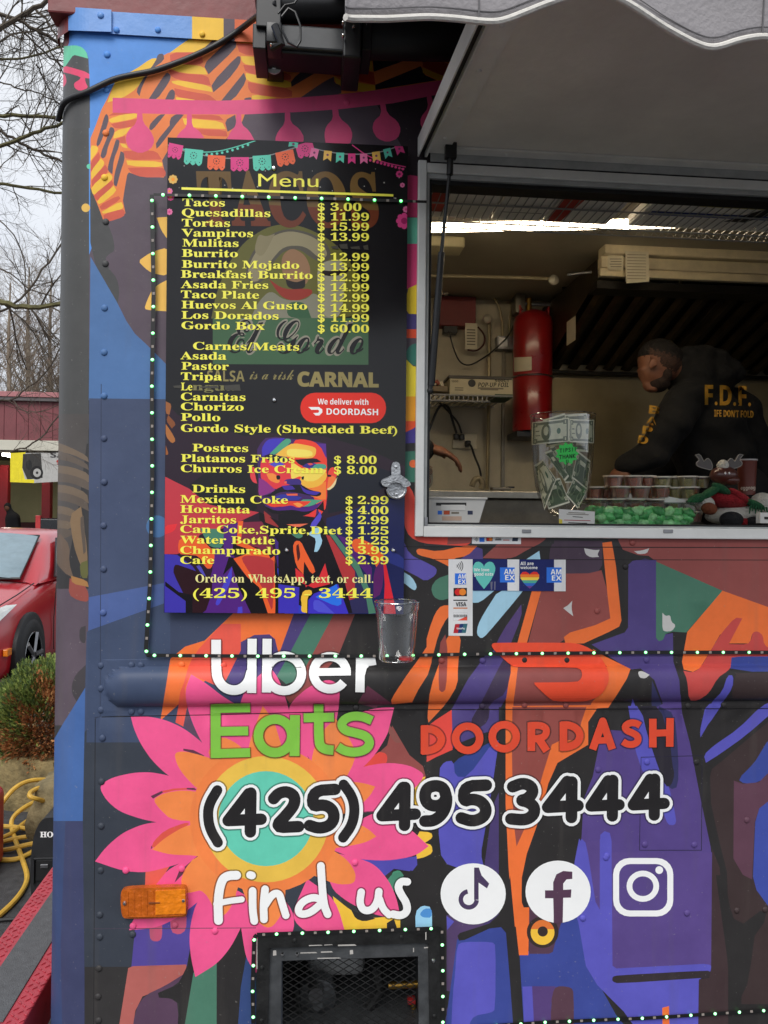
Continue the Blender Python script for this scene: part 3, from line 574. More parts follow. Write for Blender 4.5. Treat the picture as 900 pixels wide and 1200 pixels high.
# flower: red strips behind, pink petals, inner petals, rings
a('L1', (222, 96, 82), [(900, -40), (780, 90), (740, 150), (722, 190), (700, 270), (680, 320), (670, 400), (655, 480), (697, 502), (718, 400), (705, 300), (735, 225), (900, 300), (1000, 100), (1000, -40)], 0)
a('L1', (96, 78, 96), [(697, 500), (716, 400), (735, 470), (792, 582)], 0)
PP = [('L1', [(738, 226), (820, 275), (900, 340), (1000, 400), (1080, 640), (850, 660), (790, 580), (745, 485), (712, 380), (708, 300)]),
      ('L3', [(140, 470), (150, 400), (190, 345), (262, 278), (300, 330), (325, 400), (345, 470), (440, 700), (100, 700)]), ('L3', [(440, 700), (340, 480), (345, 430), (420, 362), (500, 330), (548, 355), (545, 440), (530, 520), (500, 600), (560, 700)]),
      ('L3', [(768, 447), (750, 520), (740, 560), (690, 640), (640, 692), (560, 760), (440, 760), (480, 580), (560, 505), (640, 462), (710, 447)]),
      ('L1', [(420, 450), (500, 446), (600, 465), (700, 510), (790, 580), (900, 680), (900, 840), (700, 800), (620, 765), (530, 680), (470, 590), (435, 510)]),
      ('L1', [(250, 815), (320, 770), (430, 745), (520, 741), (610, 757), (760, 800), (900, 860), (900, 1010), (700, 1040), (545, 1004), (470, 988), (360, 950), (290, 890)]),
      ('L2', [(185, 250), (230, 190), (300, 130), (380, 95), (445, 83), (600, 90), (700, 150), (620, 235), (500, 272), (400, 298), (300, 290)]),
      ('L2', [(500, 275), (445, 345), (380, 420), (328, 540), (440, 532), (540, 485), (612, 425), (720, 350), (640, 220)]),
      ('L2', [(612, 425), (590, 500), (582, 580), (590, 660), (608, 738), (700, 682), (760, 610), (815, 500), (850, 400), (680, 330)]),
      ('L4', [(180, 560), (190, 640), (205, 730), (240, 780), (300, 700), (375, 640), (372, 560), (300, 480)]), ('L4', [(370, 560), (375, 600), (420, 640), (560, 660), (520, 520), (420, 450)]),
      ('L4', [(596, 375), (660, 400), (710, 460), (735, 520), (747, 582), (700, 585), (640, 570), (560, 530), (500, 480), (480, 350)]),
      ('L4', [(540, 290), (640, 220), (700, 215), (790, 280), (847, 335), (800, 370), (700, 387), (590, 380), (500, 345)]), ('L4', [(500, 120), (600, 58), (700, 40), (780, 50), (832, 80), (822, 105), (790, 140), (700, 215), (540, 215)])]
for f_, q in PP: a(f_, PK2, q, 2)
for f_, q in (('L1', [(697, 618), (750, 625), (808, 655), (800, 660), (740, 640), (697, 628)]), ('L1', [(525, 868), (585, 840), (590, 850), (537, 882)]), ('L1', [(715, 825), (755, 825), (770, 838), (715, 833)]), ('L2', [(420, 198), (422, 186), (430, 180), (428, 192)]), ('L2', [(560, 275), (625, 220), (560, 300), (520, 340), (540, 290)]), ('L4', [(620, 213), (652, 212), (652, 219)])):
    a(f_, (104, 62, 80), q, 0)
a('L2', (214, 92, 80), [(424, 190), (432, 165), (480, 118), (560, 88), (580, 88), (578, 98), (500, 140), (440, 190)], 1)
a('L1', (214, 92, 80), [(585, 848), (590, 840), (650, 828), (715, 825), (715, 834), (650, 838), (600, 850)], 0)
IP = [('L1', [(648, 640), (700, 630), (800, 655), (900, 690), (960, 840), (790, 850), (700, 760), (662, 700)]), ('L1', [(535, 885), (600, 850), (700, 836), (800, 850), (900, 1000), (640, 1000), (570, 935)]),
      ('L2', [(425, 200), (480, 150), (580, 92), (720, 80), (720, 260), (620, 225), (500, 222)]), ('L2', [(545, 330), (570, 270), (625, 220), (760, 200), (780, 400), (690, 350), (640, 370), (560, 388)]),
      ('L4', [(500, 120), (560, 106), (620, 113), (659, 125), (640, 160), (590, 205), (500, 240)]), ('L4', [(500, 330), (560, 275), (600, 255), (640, 278), (663, 301), (620, 325), (500, 345)]), ('L4', [(480, 330), (560, 380), (592, 430), (586, 468), (520, 470), (400, 420)]),
      ('L4', [(190, 480), (230, 590), (290, 632), (340, 560), (345, 460)]), ('L4', [(0, 380), (0, 490), (60, 490), (110, 590), (150, 560), (190, 440), (100, 360)]), ('L3', [(170, 640), (190, 560), (235, 440), (280, 500), (305, 580), (330, 680), (170, 690)]), ('L3', [(430, 660), (460, 560), (530, 490), (580, 560), (620, 640), (560, 760), (440, 720)]),
      ('L3', [(0, 640), (60, 560), (130, 590), (190, 650), (100, 700)])]
for f_, q in IP: a(f_, (234, 140, 84), q, 2)
a('L4', (232, 134, 80), circ(275, 240, 268, 258, 40), 0)
a('L4', (228, 190, 90), circ(275, 240, 221, 222, 48), 0)
a('L4', (110, 200, 176), circ(275, 238, 167, 167, 44), 0)
# scuffs where the print has chipped to white
for f_, q in (('L6', [(92, 122), (110, 125), (140, 130), (160, 128), (150, 150), (158, 160), (120, 162), (98, 148)]), ('L6', [(0, 385), (22, 372), (40, 352), (36, 385), (44, 420), (20, 402)]), ('L6', [(312, 135), (345, 132), (378, 122), (368, 145), (330, 148)]),
    ('L6', [(436, 405), (450, 420), (470, 415), (475, 445), (495, 460), (480, 485), (450, 488), (436, 480)]), ('L6', [(328, 665), (345, 660), (380, 678), (360, 695), (335, 690)]), ('L3', [(805, 245), (855, 240), (850, 255), (815, 252)])):
    a(f_, (205, 203, 200), q, 1)
# seams
for q in ([(470, 640.2), (1010, 641.5), (1010, 642.6), (470, 641.2)], [(473, 655), (1010, 656.2), (1010, 657), (473, 655.8)]):
    a('F', (34, 32, 33), q, 0)
for x0, x1 in ((119, 260), (260, 460), (460, 1010)):
    a('F', (30, 29, 31), [(x0, ybot(x0)-.1), (x1, ybot(x1-.01)-.1), (x1, ybot(x1-.01)+.9), (x0, ybot(x0)+.9)], 0)
a('F', (58, 64, 82), [(118.2, 450), (119, 450), (117.8, 840), (111.5, 842), (110.8, 840.6), (117, 839.5)], 0)
a('F', (34, 33, 36), [(111.2, 842), (112, 842), (110, 1232), (109.2, 1232)], 0)
for q in ([(110, 1088), (300, 1087), (300, 1087.8), (110, 1088.8)],):
    a('F', (78, 72, 84), q, 0)
a('F', (44, 42, 60), [(751, 887), (826, 885), (826, 885.8), (751.6, 887.8), (749.8, 996), (821.6, 996), (822.4, 887), (823.2, 887), (822.4, 996.8), (749, 996.8)], 0)
# window opening
a('F', None, [(497, 203), (1010, 226), (1010, 620), (492.5, 616), (495, 400)], 0)
a('F', None, [(331, 1126), (492, 1121), (494, 1240), (331, 1240)], 0)
EX = [((119, ytop(119)+d_), (459, ytop(459)+d_)) for d_ in (-.5, .5)]+[((460, 769+d_), (1008, 769+d_)) for d_ in (-.5, .5)]
for x in range(56, 108, 3): EX.append(((x+5.0, -10), (x-5.5, 1230)))
for k in range(-25, 28, 3): EX.append(((120, 806.2+k), (1008, 799.7+k*.9)))
for x in list(range(122, 152, 4))+list(range(160, 1008, 30)): EX.append(((x+.5, 776), (x, 834)))
for x in range(120, 1010, 40): EX.append(((x+.3, -9), (x-7, 1229)))
for y in range(20, 1225, 40): EX.append(((45, y), (1008, y+3)))
# ------------------------------------------------------------------ food truck
truck = empty('food_truck', (1.3, 1.0, 0), 'food truck wrapped in colourful printed artwork with a pink flower and white phone number', 'food truck')
def pt_color(px, py):
    best = K
    for c, p, s_ in S:
        if c is None: continue
        q = p; ins = False; j = len(q)-1
        for i in range(len(q)):
            if (q[i][1] > py) != (q[j][1] > py) and px < (q[j][0]-q[i][0])*(py-q[i][1])/(q[j][1]-q[i][1])+q[i][0]: ins = not ins
            j = i
        if ins: best = c
    return best
side = planar('side_panel', S, wall, truck, edges=EX, smooth=True, sharp=35)
metal = mat('galvanised', (150, 150, 152), .35, 1, .1)
alu = mat('aluminium_frame', (226, 226, 222), .4, .12, .05, 9, .05)
wht = mat('white_decal', (247, 247, 245), .4, 0, .015)
red_paint = mat('dark_red_paint', (120, 44, 44), .45, 0, .12, 9, .15, 30)
blu_paint = mat('blue_gutter', (98, 148, 214), .42, 0, .05, 9, .15, 30)
blk = mat('black_powder_coat', (26, 26, 27), .38, 0, .1, 20)
rub = mat('black_rubber', (24, 24, 24), .6, 0, .1, 20)
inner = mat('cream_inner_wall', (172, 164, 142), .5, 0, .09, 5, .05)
# shell beyond the printed side: real boxes round the kitchen
zt = P(400, 30, 0).z; ZB = .30
sh = MB(); xR = 4.2; xe = wall(1009, 500).x - .002
zs = wall(1000, 622).z; zl = wall(1000, 222).z
body_v = vinyl(K); mauve = vinyl(MR)
def panel(nm, a_, b_, mt, par=truck):
    return MB().box(a_, b_, mt).build(nm, par)
panel('side_panel', (xe, 0, ZB), (xR, .03, zs), vinyl(BR))
panel('side_panel', (xe, 0, zl), (xR, .03, zt), body_v)
panel('side_panel', (2.6, .001, zs), (xR, .031, zl), mauve)
zlow = wall(400, 1228).z
panel('skirt_panel', (XC-.03, .004, ZB), (xe, .03, zlow+.004), vinyl((64, 60, 62)))
x0 = XC-RC
panel('end_wall', (x0-.0, RC+.02, ZB), (x0+.03, 2.0, zt), red_paint)
panel('end_wall', (xR-.03, .032, ZB), (xR, 2.0, zt), body_v)
panel('far_wall', (x0+.03, 1.98, ZB), (xR-.03, 2.01, zt), body_v)
panel('roof', (x0, .035, zt+.002), (xR, 2.01, zt+.05), red_paint)
panel('floor', (x0+.031, .034, .70), (xR-.031, 1.978, .74), metal)
# inner lining
ZC = 2.53; YB = 1.80
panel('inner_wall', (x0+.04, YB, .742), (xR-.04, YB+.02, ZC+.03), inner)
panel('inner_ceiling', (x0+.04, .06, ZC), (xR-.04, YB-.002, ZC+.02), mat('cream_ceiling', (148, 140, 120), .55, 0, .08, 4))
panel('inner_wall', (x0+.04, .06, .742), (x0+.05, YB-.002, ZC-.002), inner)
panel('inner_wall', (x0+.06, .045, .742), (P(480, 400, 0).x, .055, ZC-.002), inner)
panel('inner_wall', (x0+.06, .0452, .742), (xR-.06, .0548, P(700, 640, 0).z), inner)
# roof edge above, gutter strip, corner cap
g = MB()
def strip(y0l, y0r, y1l, y1r, xl, xr, off, mt, mb, th=.004, n=1):
    q = [wall(xl, y0l, off), wall(xr, y0r, off), wall(xr, y1r, off), wall(xl, y1l, off)]
    back = [v+Vector((0, th, 0)) for v in q]
    mb.add(q+back, [(0, 3, 2, 1), (4, 5, 6, 7), (0, 1, 5, 4), (1, 2, 6, 5), (2, 3, 7, 6), (3, 0, 4, 7)], mt)
def wall_sheet(mb, outl, off, mt, th=.004, step=4):
    """strip following the rounded corner: outl(x)->(ytop,ybottom) for x in a px range"""
    xs, f = outl; fr_ = []; bk = []
    for x in xs:
        t_, b_ = f(x); fr_ += [wall(x, t_, off), wall(x, b_, off)]; bk += [wall(x, t_, off-th), wall(x, b_, off-th)]
    n = len(xs); vs = fr_+bk; o = 2*n; fs = []
    for i in range(n-1):
        a_, b_, c_, d_ = 2*i, 2*i+1, 2*i+3, 2*i+2
        fs += [(a_, b_, c_, d_), (o+a_, o+d_, o+c_, o+b_), (a_, d_, o+d_, o+a_), (b_, o+b_, o+c_, c_)]
    fs += [(0, o, o+1, 1), (2*n-2, 2*n-1, o+2*n-1, o+2*n-2)]
    mb.add(vs, fs, mt, False)
def lerp(a_, b_, t): return a_+(b_-a_)*t
wall_sheet(g, ([129+i*22 for i in range(41)], lambda x: (12.5+(x-130)*.052, 39+(x-130)*.0665)), .006, 'x') if False else None
GUT = [( -1, 0)]
def gut(x): t = (x-130)/170; return (13.5+9*0+(x-130)*.062+0, 39.5+(x-130)*.0605)
cols_g = MB()
# the gutter continues the print colours: blue at left, yellow, plum and red to the right
for xa, xb, c in ((129, 225, BLU), (225, 262, YE), (262, 275, PLUM), (275, 300, (214, 110, 70)), (300, 560, (150, 60, 45)), (560, 1010, (90, 50, 50))):
    n = max(2, int((xb-xa)/20)+1)
    wall_sheet(cols_g, ([xa+(xb-xa)*i/(n-1) for i in range(n)], gut), .006, vinyl(c) if c != BLU else blu_paint)
cols_g.build('gutter_strip', truck)
cc = MB()
wall_sheet(cc, ([58, 61, 64, 67, 70, 73, 76, 80], lambda x: (8.0+(80-x)*-.0, 36.5+(80-x)*.7)), .0125, red_paint)
wall_sheet(cc, ([80, 84, 88, 92, 96, 100, 104, 110, 120, 130.5], lambda x: (8.0+(x-80)*.065, 35.5+(x-80)*.035)), .0125, blu_paint)
cc.build('corner_cap', truck)
rf = MB()
q = [wall(30, -40, .004), wall(1010, -10, .004)]
zr = P(400, 24, 0).z
rf.bbox((x0-.01, -.004, zt-.018), (xR, .05, zt+.10), red_paint, .004)
rf.bbox((x0-.01, .035, zt+.05), (xR, 2.0, zt+.16), red_paint, .01)
rf.build('roof_edge', truck)
# rivets
bmr = bmesh.new(); bmesh.ops.create_uvsphere(bmr, u_segments=12, v_segments=8, radius=1)
for v in bmr.verts: v.co = Vector((v.co.x, v.co.y*.55, v.co.z))
for f in bmr.faces: f.smooth = True
me_r = bpy.data.meshes.new('rivet'); bmr.to_mesh(me_r); bmr.free(); me_r.materials.append(metal)
def rivet(px, py, r=4.0, par=truck, c=None, name='rivet', off=0.0):
    o = bpy.data.objects.new(name, me_r); C.objects.link(o); o.parent = par
    p = wall(px, py, off); o.location = p-woff(par); s_ = r*1.73/900; o.scale = (s_, s_, s_)
    o.material_slots[0].link = 'OBJECT'; o.material_slots[0].material = c or vinyl(pt_color(px, py))
for x, y in ((125.5, 64), (125, 105), (124, 156), (122.5, 208), (124, 260), (123.5, 309), (122.5, 361), (122, 413), (122, 464), (122, 514), (122, 565), (121.5, 616), (121.5, 667), (121, 718),
             (120, 865), (119, 916), (118.5, 968), (118, 1020), (117, 1072), (117, 1098), (116, 1135), (115, 1168), (115.5, 1196),
             (118.5, 780), (118.5, 807), (118.5, 832), (154, 779.5), (165, 779.5), (213, 779), (154, 834), (165, 834), (262, 780), (417, 829),
             (136.5, 35), (185, 35), (237, 40), (406.5, 120), (500, 250), (147.5, 1020), (213, 1018), (205, 1084), (155.5, 1095), (252, 1091), (156, 1085),
             (565.5, 774), (517.5, 774), (565, 827), (614.5, 773.5), (664, 773.5), (614.5, 826), (663, 826), (806, 827), (848, 826), (700, 716), (733, 664), (741, 636), (757.5, 773.5), (758, 893), (816, 893), (755.5, 989.5), (813.5, 990),
             (701, 902), (875, 961), (710, 1005), (711, 1003), (805, 1070), (863.5, 1067), (896.5, 1066), (683, 1076), (416, 1011)):
    rivet(x, y, 3.4 if y < 60 else 3.9, off=.0072 if y < 50 else 0)
rivet(118, 18, 3.8, c=blu_paint, off=.013)

# ---------------- lettering and logos printed on the side
def decal(name, shapes, off=.0007, par=truck, edges=(), mapf=None, **kw):
    return planar(name, shapes, mapf or (lambda x, y: wall(x, y, off)), par, edges=edges, smooth=False, **kw)
def strk(frame, paths, w, c, cap='round'):
    o = []
    for p in paths:
        p2 = fr(frame, chaikin_open(p, 2) if len(p) > 4 else p)
        for q in stroke(p2, w/FR[frame][2], cap): o.append((c, q, 0))
    return o
def halo(sh, k, ed):
    # thin dark print glow round the letters: each stroke piece grown about its centre
    o = []
    for c, q, s_ in sh:
        n = len(q); g_ = 1.7; A_ = area(q)
        if abs(A_) < .5: continue
        sg = 1 if A_ > 0 else -1; r = []
        for i in range(n):
            a_, b_, c_ = q[i-1], q[i], q[(i+1) % n]
            n1 = ((b_[1]-a_[1])*sg, -(b_[0]-a_[0])*sg); n2 = ((c_[1]-b_[1])*sg, -(c_[0]-b_[0])*sg)
            l1 = math.hypot(*n1) or 1; l2 = math.hypot(*n2) or 1; nx, ny = n1[0]/l1+n2[0]/l2, n1[1]/l1+n2[1]/l2; l = math.hypot(nx, ny) or 1
            r.append((b_[0]+nx/l*g_, b_[1]+ny/l*g_))
        o.append((halo_m, r, 0))
    decal('print_halo', o, edges=ed, off=.0016 if ed else .0005)
halo_m = bpy.data.materials.new('halo_print'); halo_m.use_nodes = True; _b = halo_m.node_tree.nodes['Principled BSDF']
_b.inputs['Base Color'].default_value = (.02, .018, .02, 1); _b.inputs['Alpha'].default_value = .42; _b.inputs['Roughness'].default_value = .5
RE = [((120+i*0, 806.2+k), (1008, 799.7+k*.9)) for i in (0,) for k in range(-25, 28, 3)]
RE += [((119, ytop(119)+d_), (459, ytop(459)+d_)) for d_ in (-.5, .5)]+[((200, y_), (500, y_-5)) for y_ in (772, 776, 834, 840)]
def arc(cx, cy, rx, ry, a0, a1, n=16): return circ(cx, cy, rx, ry, n, a0, a1)[:n+1]
def ring(frame, cx, cy, rx, ry, w, c, a0=0, a1=360, n=28):
    p = fr(frame, circ(cx, cy, rx, ry, n, a0, a1)); s_ = FR[frame][2]
    return [(c, q, 0) for q in stroke(p, w/s_, 'butt' if a1-a0 < 360 else 'round', closed=a1-a0 >= 360)]
sh_c = mat('letter_shadow_edge', (44, 40, 42), .5, 0, 0)
def with_edge(sh, grow=0): return sh
W_ = (236, 236, 234)
W_ = wht
ub = strk('L3', [[(46, 172), (46, 300), (54, 338), (80, 368), (118, 379), (152, 370), (178, 342), (189, 300)]], 39, W_, 'butt')+strk('L3', [[(192, 168), (190, 388)]], 37, W_, 'butt')
ub += strk('L3', [[(253, 168), (250, 386)]], 37, W_, 'butt')+ring('L3', 322, 308, 71, 71, 36, W_)
ub += ring('L3', 510, 305, 67, 66, 36, W_, -360, -40, 26)+strk('L3', [[(450, 305), (592, 301)]], 31, W_, 'butt')+ring('L3', 510, 305, 67, 66, 36, W_, 30, 60, 5)
ub = [s_ for s_ in ub]
ub = strk('L3', [[(46, 172), (46, 300), (54, 338), (80, 368), (118, 379), (152, 370), (178, 342), (189, 300)]], 39, W_, 'butt')+strk('L3', [[(192, 168), (190, 388)]], 37, W_, 'butt')+strk('L3', [[(253, 168), (250, 386)]], 37, W_, 'butt')+ring('L3', 322, 308, 71, 71, 36, W_)
ub += ring('L3', 508, 306, 67, 66, 36, W_, 35, 362, 26)+strk('L3', [[(450, 303), (592, 301)]], 31, W_, 'butt')
ub += strk('L3', [[(632, 240), (629, 385)]], 37, W_, 'butt')+strk('L3', [[(632, 312), (640, 280), (658, 262), (693, 256)]], 36, W_, 'butt')
halo(ub, 'L3', RE)
decal('delivery_lettering', ub, edges=RE, off=.0022)
G_ = (132, 190, 80)
ea = strk('L3', [[(44, 434), (44, 652)]], 40, G_, 'butt')+strk('L3', [[(40, 451), (184, 448)], [(40, 544), (176, 542)], [(40, 634), (184, 630)]], 36, G_, 'butt')
ea += ring('L3', 285, 562, 68, 68, 38, G_)+strk('L3', [[(366, 478), (364, 644)]], 40, G_, 'butt')
ea += strk('L3', [[(462, 434), (462, 580), (470, 606), (492, 618), (522, 620)]], 38, G_, 'butt')+strk('L3', [[(401, 489), (524, 486)]], 36, G_, 'butt')
ea += strk('L3', [[(678, 500), (645, 485), (605, 480), (568, 492), (552, 516), (568, 540), (612, 550), (655, 562), (672, 590), (655, 618), (612, 630), (568, 624), (540, 606)]], 36, G_, 'butt')
halo(ea, 'L3', RE)
decal('delivery_lettering', ea, edges=RE, off=.0022)
DR = (218, 84, 60)
dd = strk('L7', [[(141, 76), (141, 201)], ], 34, DR, 'butt')+strk('L7', [[(128, 91), (165, 90), (200, 104), (219, 137), (202, 170), (166, 186), (128, 188)]], 33, DR, 'butt')
dd += ring('L7', 330, 132, 53, 53, 33, DR)+ring('L7', 491, 125, 53, 53, 33, DR)
dd += strk('L7', [[(610, 62), (610, 188)]], 34, DR, 'butt')+strk('L7', [[(600, 76), (645, 74), (672, 84), (678, 103), (668, 124), (645, 133), (606, 135)]], 31, DR, 'butt')+strk('L7', [[(640, 130), (678, 188)]], 34, DR, 'butt')
dd += strk('L7', [[(751, 60), (751, 186)]], 34, DR, 'butt')+strk('L7', [[(740, 74), (775, 73), (810, 88), (827, 120), (812, 154), (776, 170), (740, 172)]], 33, DR, 'butt')
dd += strk('L8', [[(129, 181), (174, 57), (216, 180)]], 33, DR, 'butt')+strk('L8', [[(146, 142), (202, 140)]], 28, DR, 'butt')+strk('L8', [[(168, 52), (182, 52)]], 12, DR, 'butt')
dd += strk('L8', [[(338, 76), (318, 64), (290, 64), (270, 80), (278, 98), (305, 108), (328, 122), (330, 146), (308, 160), (280, 158), (262, 146)]], 30, DR, 'butt')
dd += strk('L8', [[(394, 46), (394, 172)], [(470, 43), (468, 169)]], 33, DR, 'butt')+strk('L8', [[(390, 110), (472, 107)]], 30, DR, 'butt')
halo(dd, 'L7', ())
decal('delivery_lettering', dd, off=.0009)
# phone number: white outline, black fill
B_ = (42, 40, 41)
num4 = [('L4', [(205, 150), (142, 242), (258, 238)], [(220, 150), (220, 283)]), ('L4', [(757, 125), (683, 226), (800, 220)], [(762, 128), (762, 262)])]
ph = [('L4', [(104, 138), (76, 185), (70, 225), (78, 275), (106, 322)]), ('L4', [(215, 150), (142, 245), (258, 240)]), ('L4', [(222, 148), (220, 285)]),
      ('L4', [(302, 168), (320, 148), (350, 142), (376, 158), (376, 188), (350, 222), (304, 270), (390, 266)]), ('L4', [(518, 135), (444, 140), (436, 196), (480, 188), (510, 206), (516, 238), (498, 264), (462, 273), (428, 262)]),
      ('L4', [(548, 118), (580, 162), (588, 212), (577, 262), (546, 305)]), ('L4', [(757, 128), (683, 228), (800, 222)]), ('L4', [(764, 128), (762, 262)]),
      ('L7', [(235, 385), (225, 350), (190, 338), (152, 350), (140, 385), (152, 420), (190, 432), (225, 418), (238, 385), (236, 430), (215, 470), (180, 495), (142, 496)]),
      ('L7', [(412, 338), (318, 342), (310, 410), (350, 398), (392, 410), (414, 445), (400, 480), (352, 498), (302, 482)]),
      ('L7', [(528, 345), (572, 328), (610, 342), (618, 372), (590, 400), (562, 405), (592, 410), (624, 432), (622, 468), (585, 492), (520, 486)]),
      ('L7', [(768, 322), (682, 435), (815, 428)]), ('L7', [(788, 324), (786, 480)]),
      ('L8', [(198, 318), (122, 430), (246, 424)]), ('L8', [(218, 316), (216, 474)]), ('L8', [(382, 312), (308, 425), (444, 418)]), ('L8', [(402, 311), (400, 470)])]
def wd(k): return {'L4': 41, 'L7': 52, 'L8': 50}[k]
pl = []
for k, p in ph: pl += strk(k, [p], wd(k)+(20 if k == 'L4' else 26), W_)
for k, p in ph: pl += strk(k, [p], wd(k)-(5 if k == 'L4' and p[0][0] < 120 or (k == 'L4' and p[0] == (548, 118)) else 0), B_)
# the counters of the fours, white edge inside
halo(pl, 'L4', ())
decal('phone_number', pl, off=.0009)
# handwritten line
fi = [('L4', [(172, 437), (140, 438), (118, 455), (106, 520), (108, 596)], 31), ('L4', [(100, 538), (140, 528), (190, 522)], 21), ('L4', [(228, 492), (228, 560), (234, 598)], 27), ('L4', [(219, 436), (226, 438)], 27),
      ('L4', [(272, 486), (266, 540), (268, 592)], 27), ('L4', [(270, 545), (298, 502), (322, 500), (330, 530), (345, 578)], 26), ('L4', [(462, 520), (440, 514), (405, 528), (386, 556), (396, 576), (430, 570), (466, 540)], 26), ('L4', [(468, 404), (474, 500), (480, 545), (492, 574)], 27),
      ('L4', [(610, 496), (604, 536), (618, 562), (648, 560), (668, 530), (672, 494)], 26), ('L4', [(674, 520), (686, 555), (708, 576)], 25), ('L4', [(772, 460), (750, 458), (738, 478), (750, 505), (770, 535), (772, 565), (750, 580), (722, 574)], 27)]
fl = []
for k, p, w in fi: fl += strk(k, [chaikin_open(p, 2)], w, W_)
halo(fl, 'L4', ())
decal('handwritten_lettering', fl, off=.0009)
# three round logos
lg = [(W_, circ(554.5, 1047.5, 38.2, 35.8, 40), 0)]
NP = (80, 66, 96)
lg += strk('M1', [[(262, 0-40), (262, 110)]], 24, NP, 'butt')+ring('M1', 222, 108, 42, 42, 24, NP, 5, 262)
lg += [(NP, fr('M1', [(250, -60), (275, -60), (290, -18), (330, 25), (318, 50), (275, 20), (250, 20)]), 0)]
decal('social_logo', lg, off=.0009)
lg = [(W_, circ(654, 1045, 38.2, 36.5, 40), 0)]
FP = (92, 66, 86)
lg += [(FP, fr('L7', [(708, 905), (706, 835), (670, 835), (670, 800), (706, 800), (706, 765), (720, 730), (750, 715), (790, 718), (790, 750), (765, 752), (750, 770), (750, 798), (786, 796), (784, 832), (750, 833), (748, 942), (728, 945), (708, 945)]), 0)]
decal('social_logo', lg, off=.0009)
lg = [(c, q, 0) for c, q in ((W_, rrect(718.5, 1005.5, 789, 1074, 19)), ((94, 78, 134), rrect(725.5, 1012.5, 782, 1067, 13)))]
lg += ring('L8', 350, 782, 59, 56, 25, W_)+[(W_, fr('L8', circ(422, 711, 17)), 0)]
decal('social_logo', lg, off=.0009)
# delivery logo on the rail
decal('delivery_logo', [((228, 88, 62), [(577, 754), (581, 753.2), (640, 753), (676, 753.4), (692, 760), (705, 771), (713, 786), (713.5, 799), (708, 810), (699, 818), (684, 822.5), (650, 822), (643, 818), (627, 803), (626, 799.8), (676, 799.4), (681, 795.5), (682.4, 790), (680.5, 784.5), (674, 782), (606, 782), (599, 780), (580, 763), (576, 757)], 1)], edges=RE+[((x, 750), (x, 826)) for x in range(580, 714, 8)], off=.0026)
# stickers
def sticker(name, shapes, label, off=.0011, cuts=()):
    return decal(name, shapes, off=off, label=label)
WS = (226, 226, 226); AB = (60, 120, 214); NB = (34, 44, 102)
def R_(x0, y0, x1, y1): return [(x0, y0), (x1, y0), (x1, y1), (x0, y1)]
def L5(pts): return fr('L5', pts)
def qq(x0, y0, x1, y1): return L5(R_(x0, y0, x1, y1))
st = [(WS, L5([(246, 170), (352, 170), (352, 507), (246, 506)]), 0)]
for k in range(4): st += [((50, 50, 50), q, 0) for q in stroke(L5(arc(275, 200, 10+8*k, 10+8*k, -38, 38, 6)), .9, 'butt')]
st += [(AB, qq(274, 232, 323, 281), 0), ((40, 38, 40), qq(268, 296, 327, 333), 0), ((210, 50, 50), L5(circ(288, 314, 15)), 0), ((232, 140, 60), L5(circ(308, 314, 15)), 0), ((40, 40, 42), qq(267, 348, 329, 353), 0), ((200, 130, 90), qq(267, 382, 329, 388), 0),
       ((206, 206, 206), qq(266, 404, 330, 441), 0), (WS, qq(268, 406, 328, 439), 0), ((226, 90, 70), L5([(285, 439), (328, 420), (328, 439)]), 0), ((60, 110, 120), L5([(275, 455), (330, 453), (322, 494), (267, 495)]), 0), ((180, 50, 60), L5([(275, 455), (295, 454), (287, 495), (267, 495)]), 0), ((40, 60, 110), L5([(295, 454), (312, 454), (304, 494), (287, 495)]), 0)]
c1 = sticker('sticker', st, 'tall white sticker listing accepted payment cards')
heart = lambda cx, cy, w, h: [(cx, cy+h*.5), (cx-w*.28, cy+h*.22), (cx-w*.48, cy-h*.1), (cx-w*.5, cy-h*.3), (cx-w*.38, cy-h*.47), (cx-w*.2, cy-h*.49), (cx-w*.05, cy-h*.4), (cx, cy-h*.3), (cx+w*.05, cy-h*.4), (cx+w*.2, cy-h*.49), (cx+w*.38, cy-h*.47), (cx+w*.5, cy-h*.3), (cx+w*.48, cy-h*.1), (cx+w*.28, cy+h*.22)]
st2 = [(NB, qq(353, 170, 505, 308), 0), (WS, qq(505, 171, 557, 309), 0), ((110, 196, 186), L5(heart(402, 240, 100, 122)), 1), (AB, qq(472, 206, 537, 272), 0), ((110, 110, 130), L5([(430, 270), (440, 268), (438, 305), (432, 305)]), 0), ((110, 110, 130), L5([(446, 268), (453, 268), (452, 305), (447, 305)]), 0)]
sticker('sticker', st2, 'navy sticker with a mint heart', .0017)
st3 = [(NB, qq(556, 171, 710, 310), 0), (WS, qq(710, 172, 761, 311), 0), (AB, qq(677, 206, 743, 273), 0)]
hb = heart(603, 262, 84, 76); rb = [(222, 60, 56), (236, 130, 60), (240, 205, 90), (90, 170, 150), (60, 110, 190), (110, 70, 140)]
def clipy(p, y0, y1):
    def cl(p, f, y):
        o = []
        for a_, b_ in zip(p, p[1:]+p[:1]):
            ia, ib = f(a_[1]), f(b_[1])
            if ia: o.append(a_)
            if ia != ib: t = (y-a_[1])/(b_[1]-a_[1]); o.append((a_[0]+(b_[0]-a_[0])*t, y))
        return o
    return cl(cl(p, lambda v: v >= y0, y0), lambda v: v <= y1, y1)
for k in range(6): st3.append((rb[k], L5(clipy(hb, 224+k*12.7, 224+(k+1)*12.7)), 0))
sticker('sticker', st3, 'navy sticker with a rainbow heart', .0017)
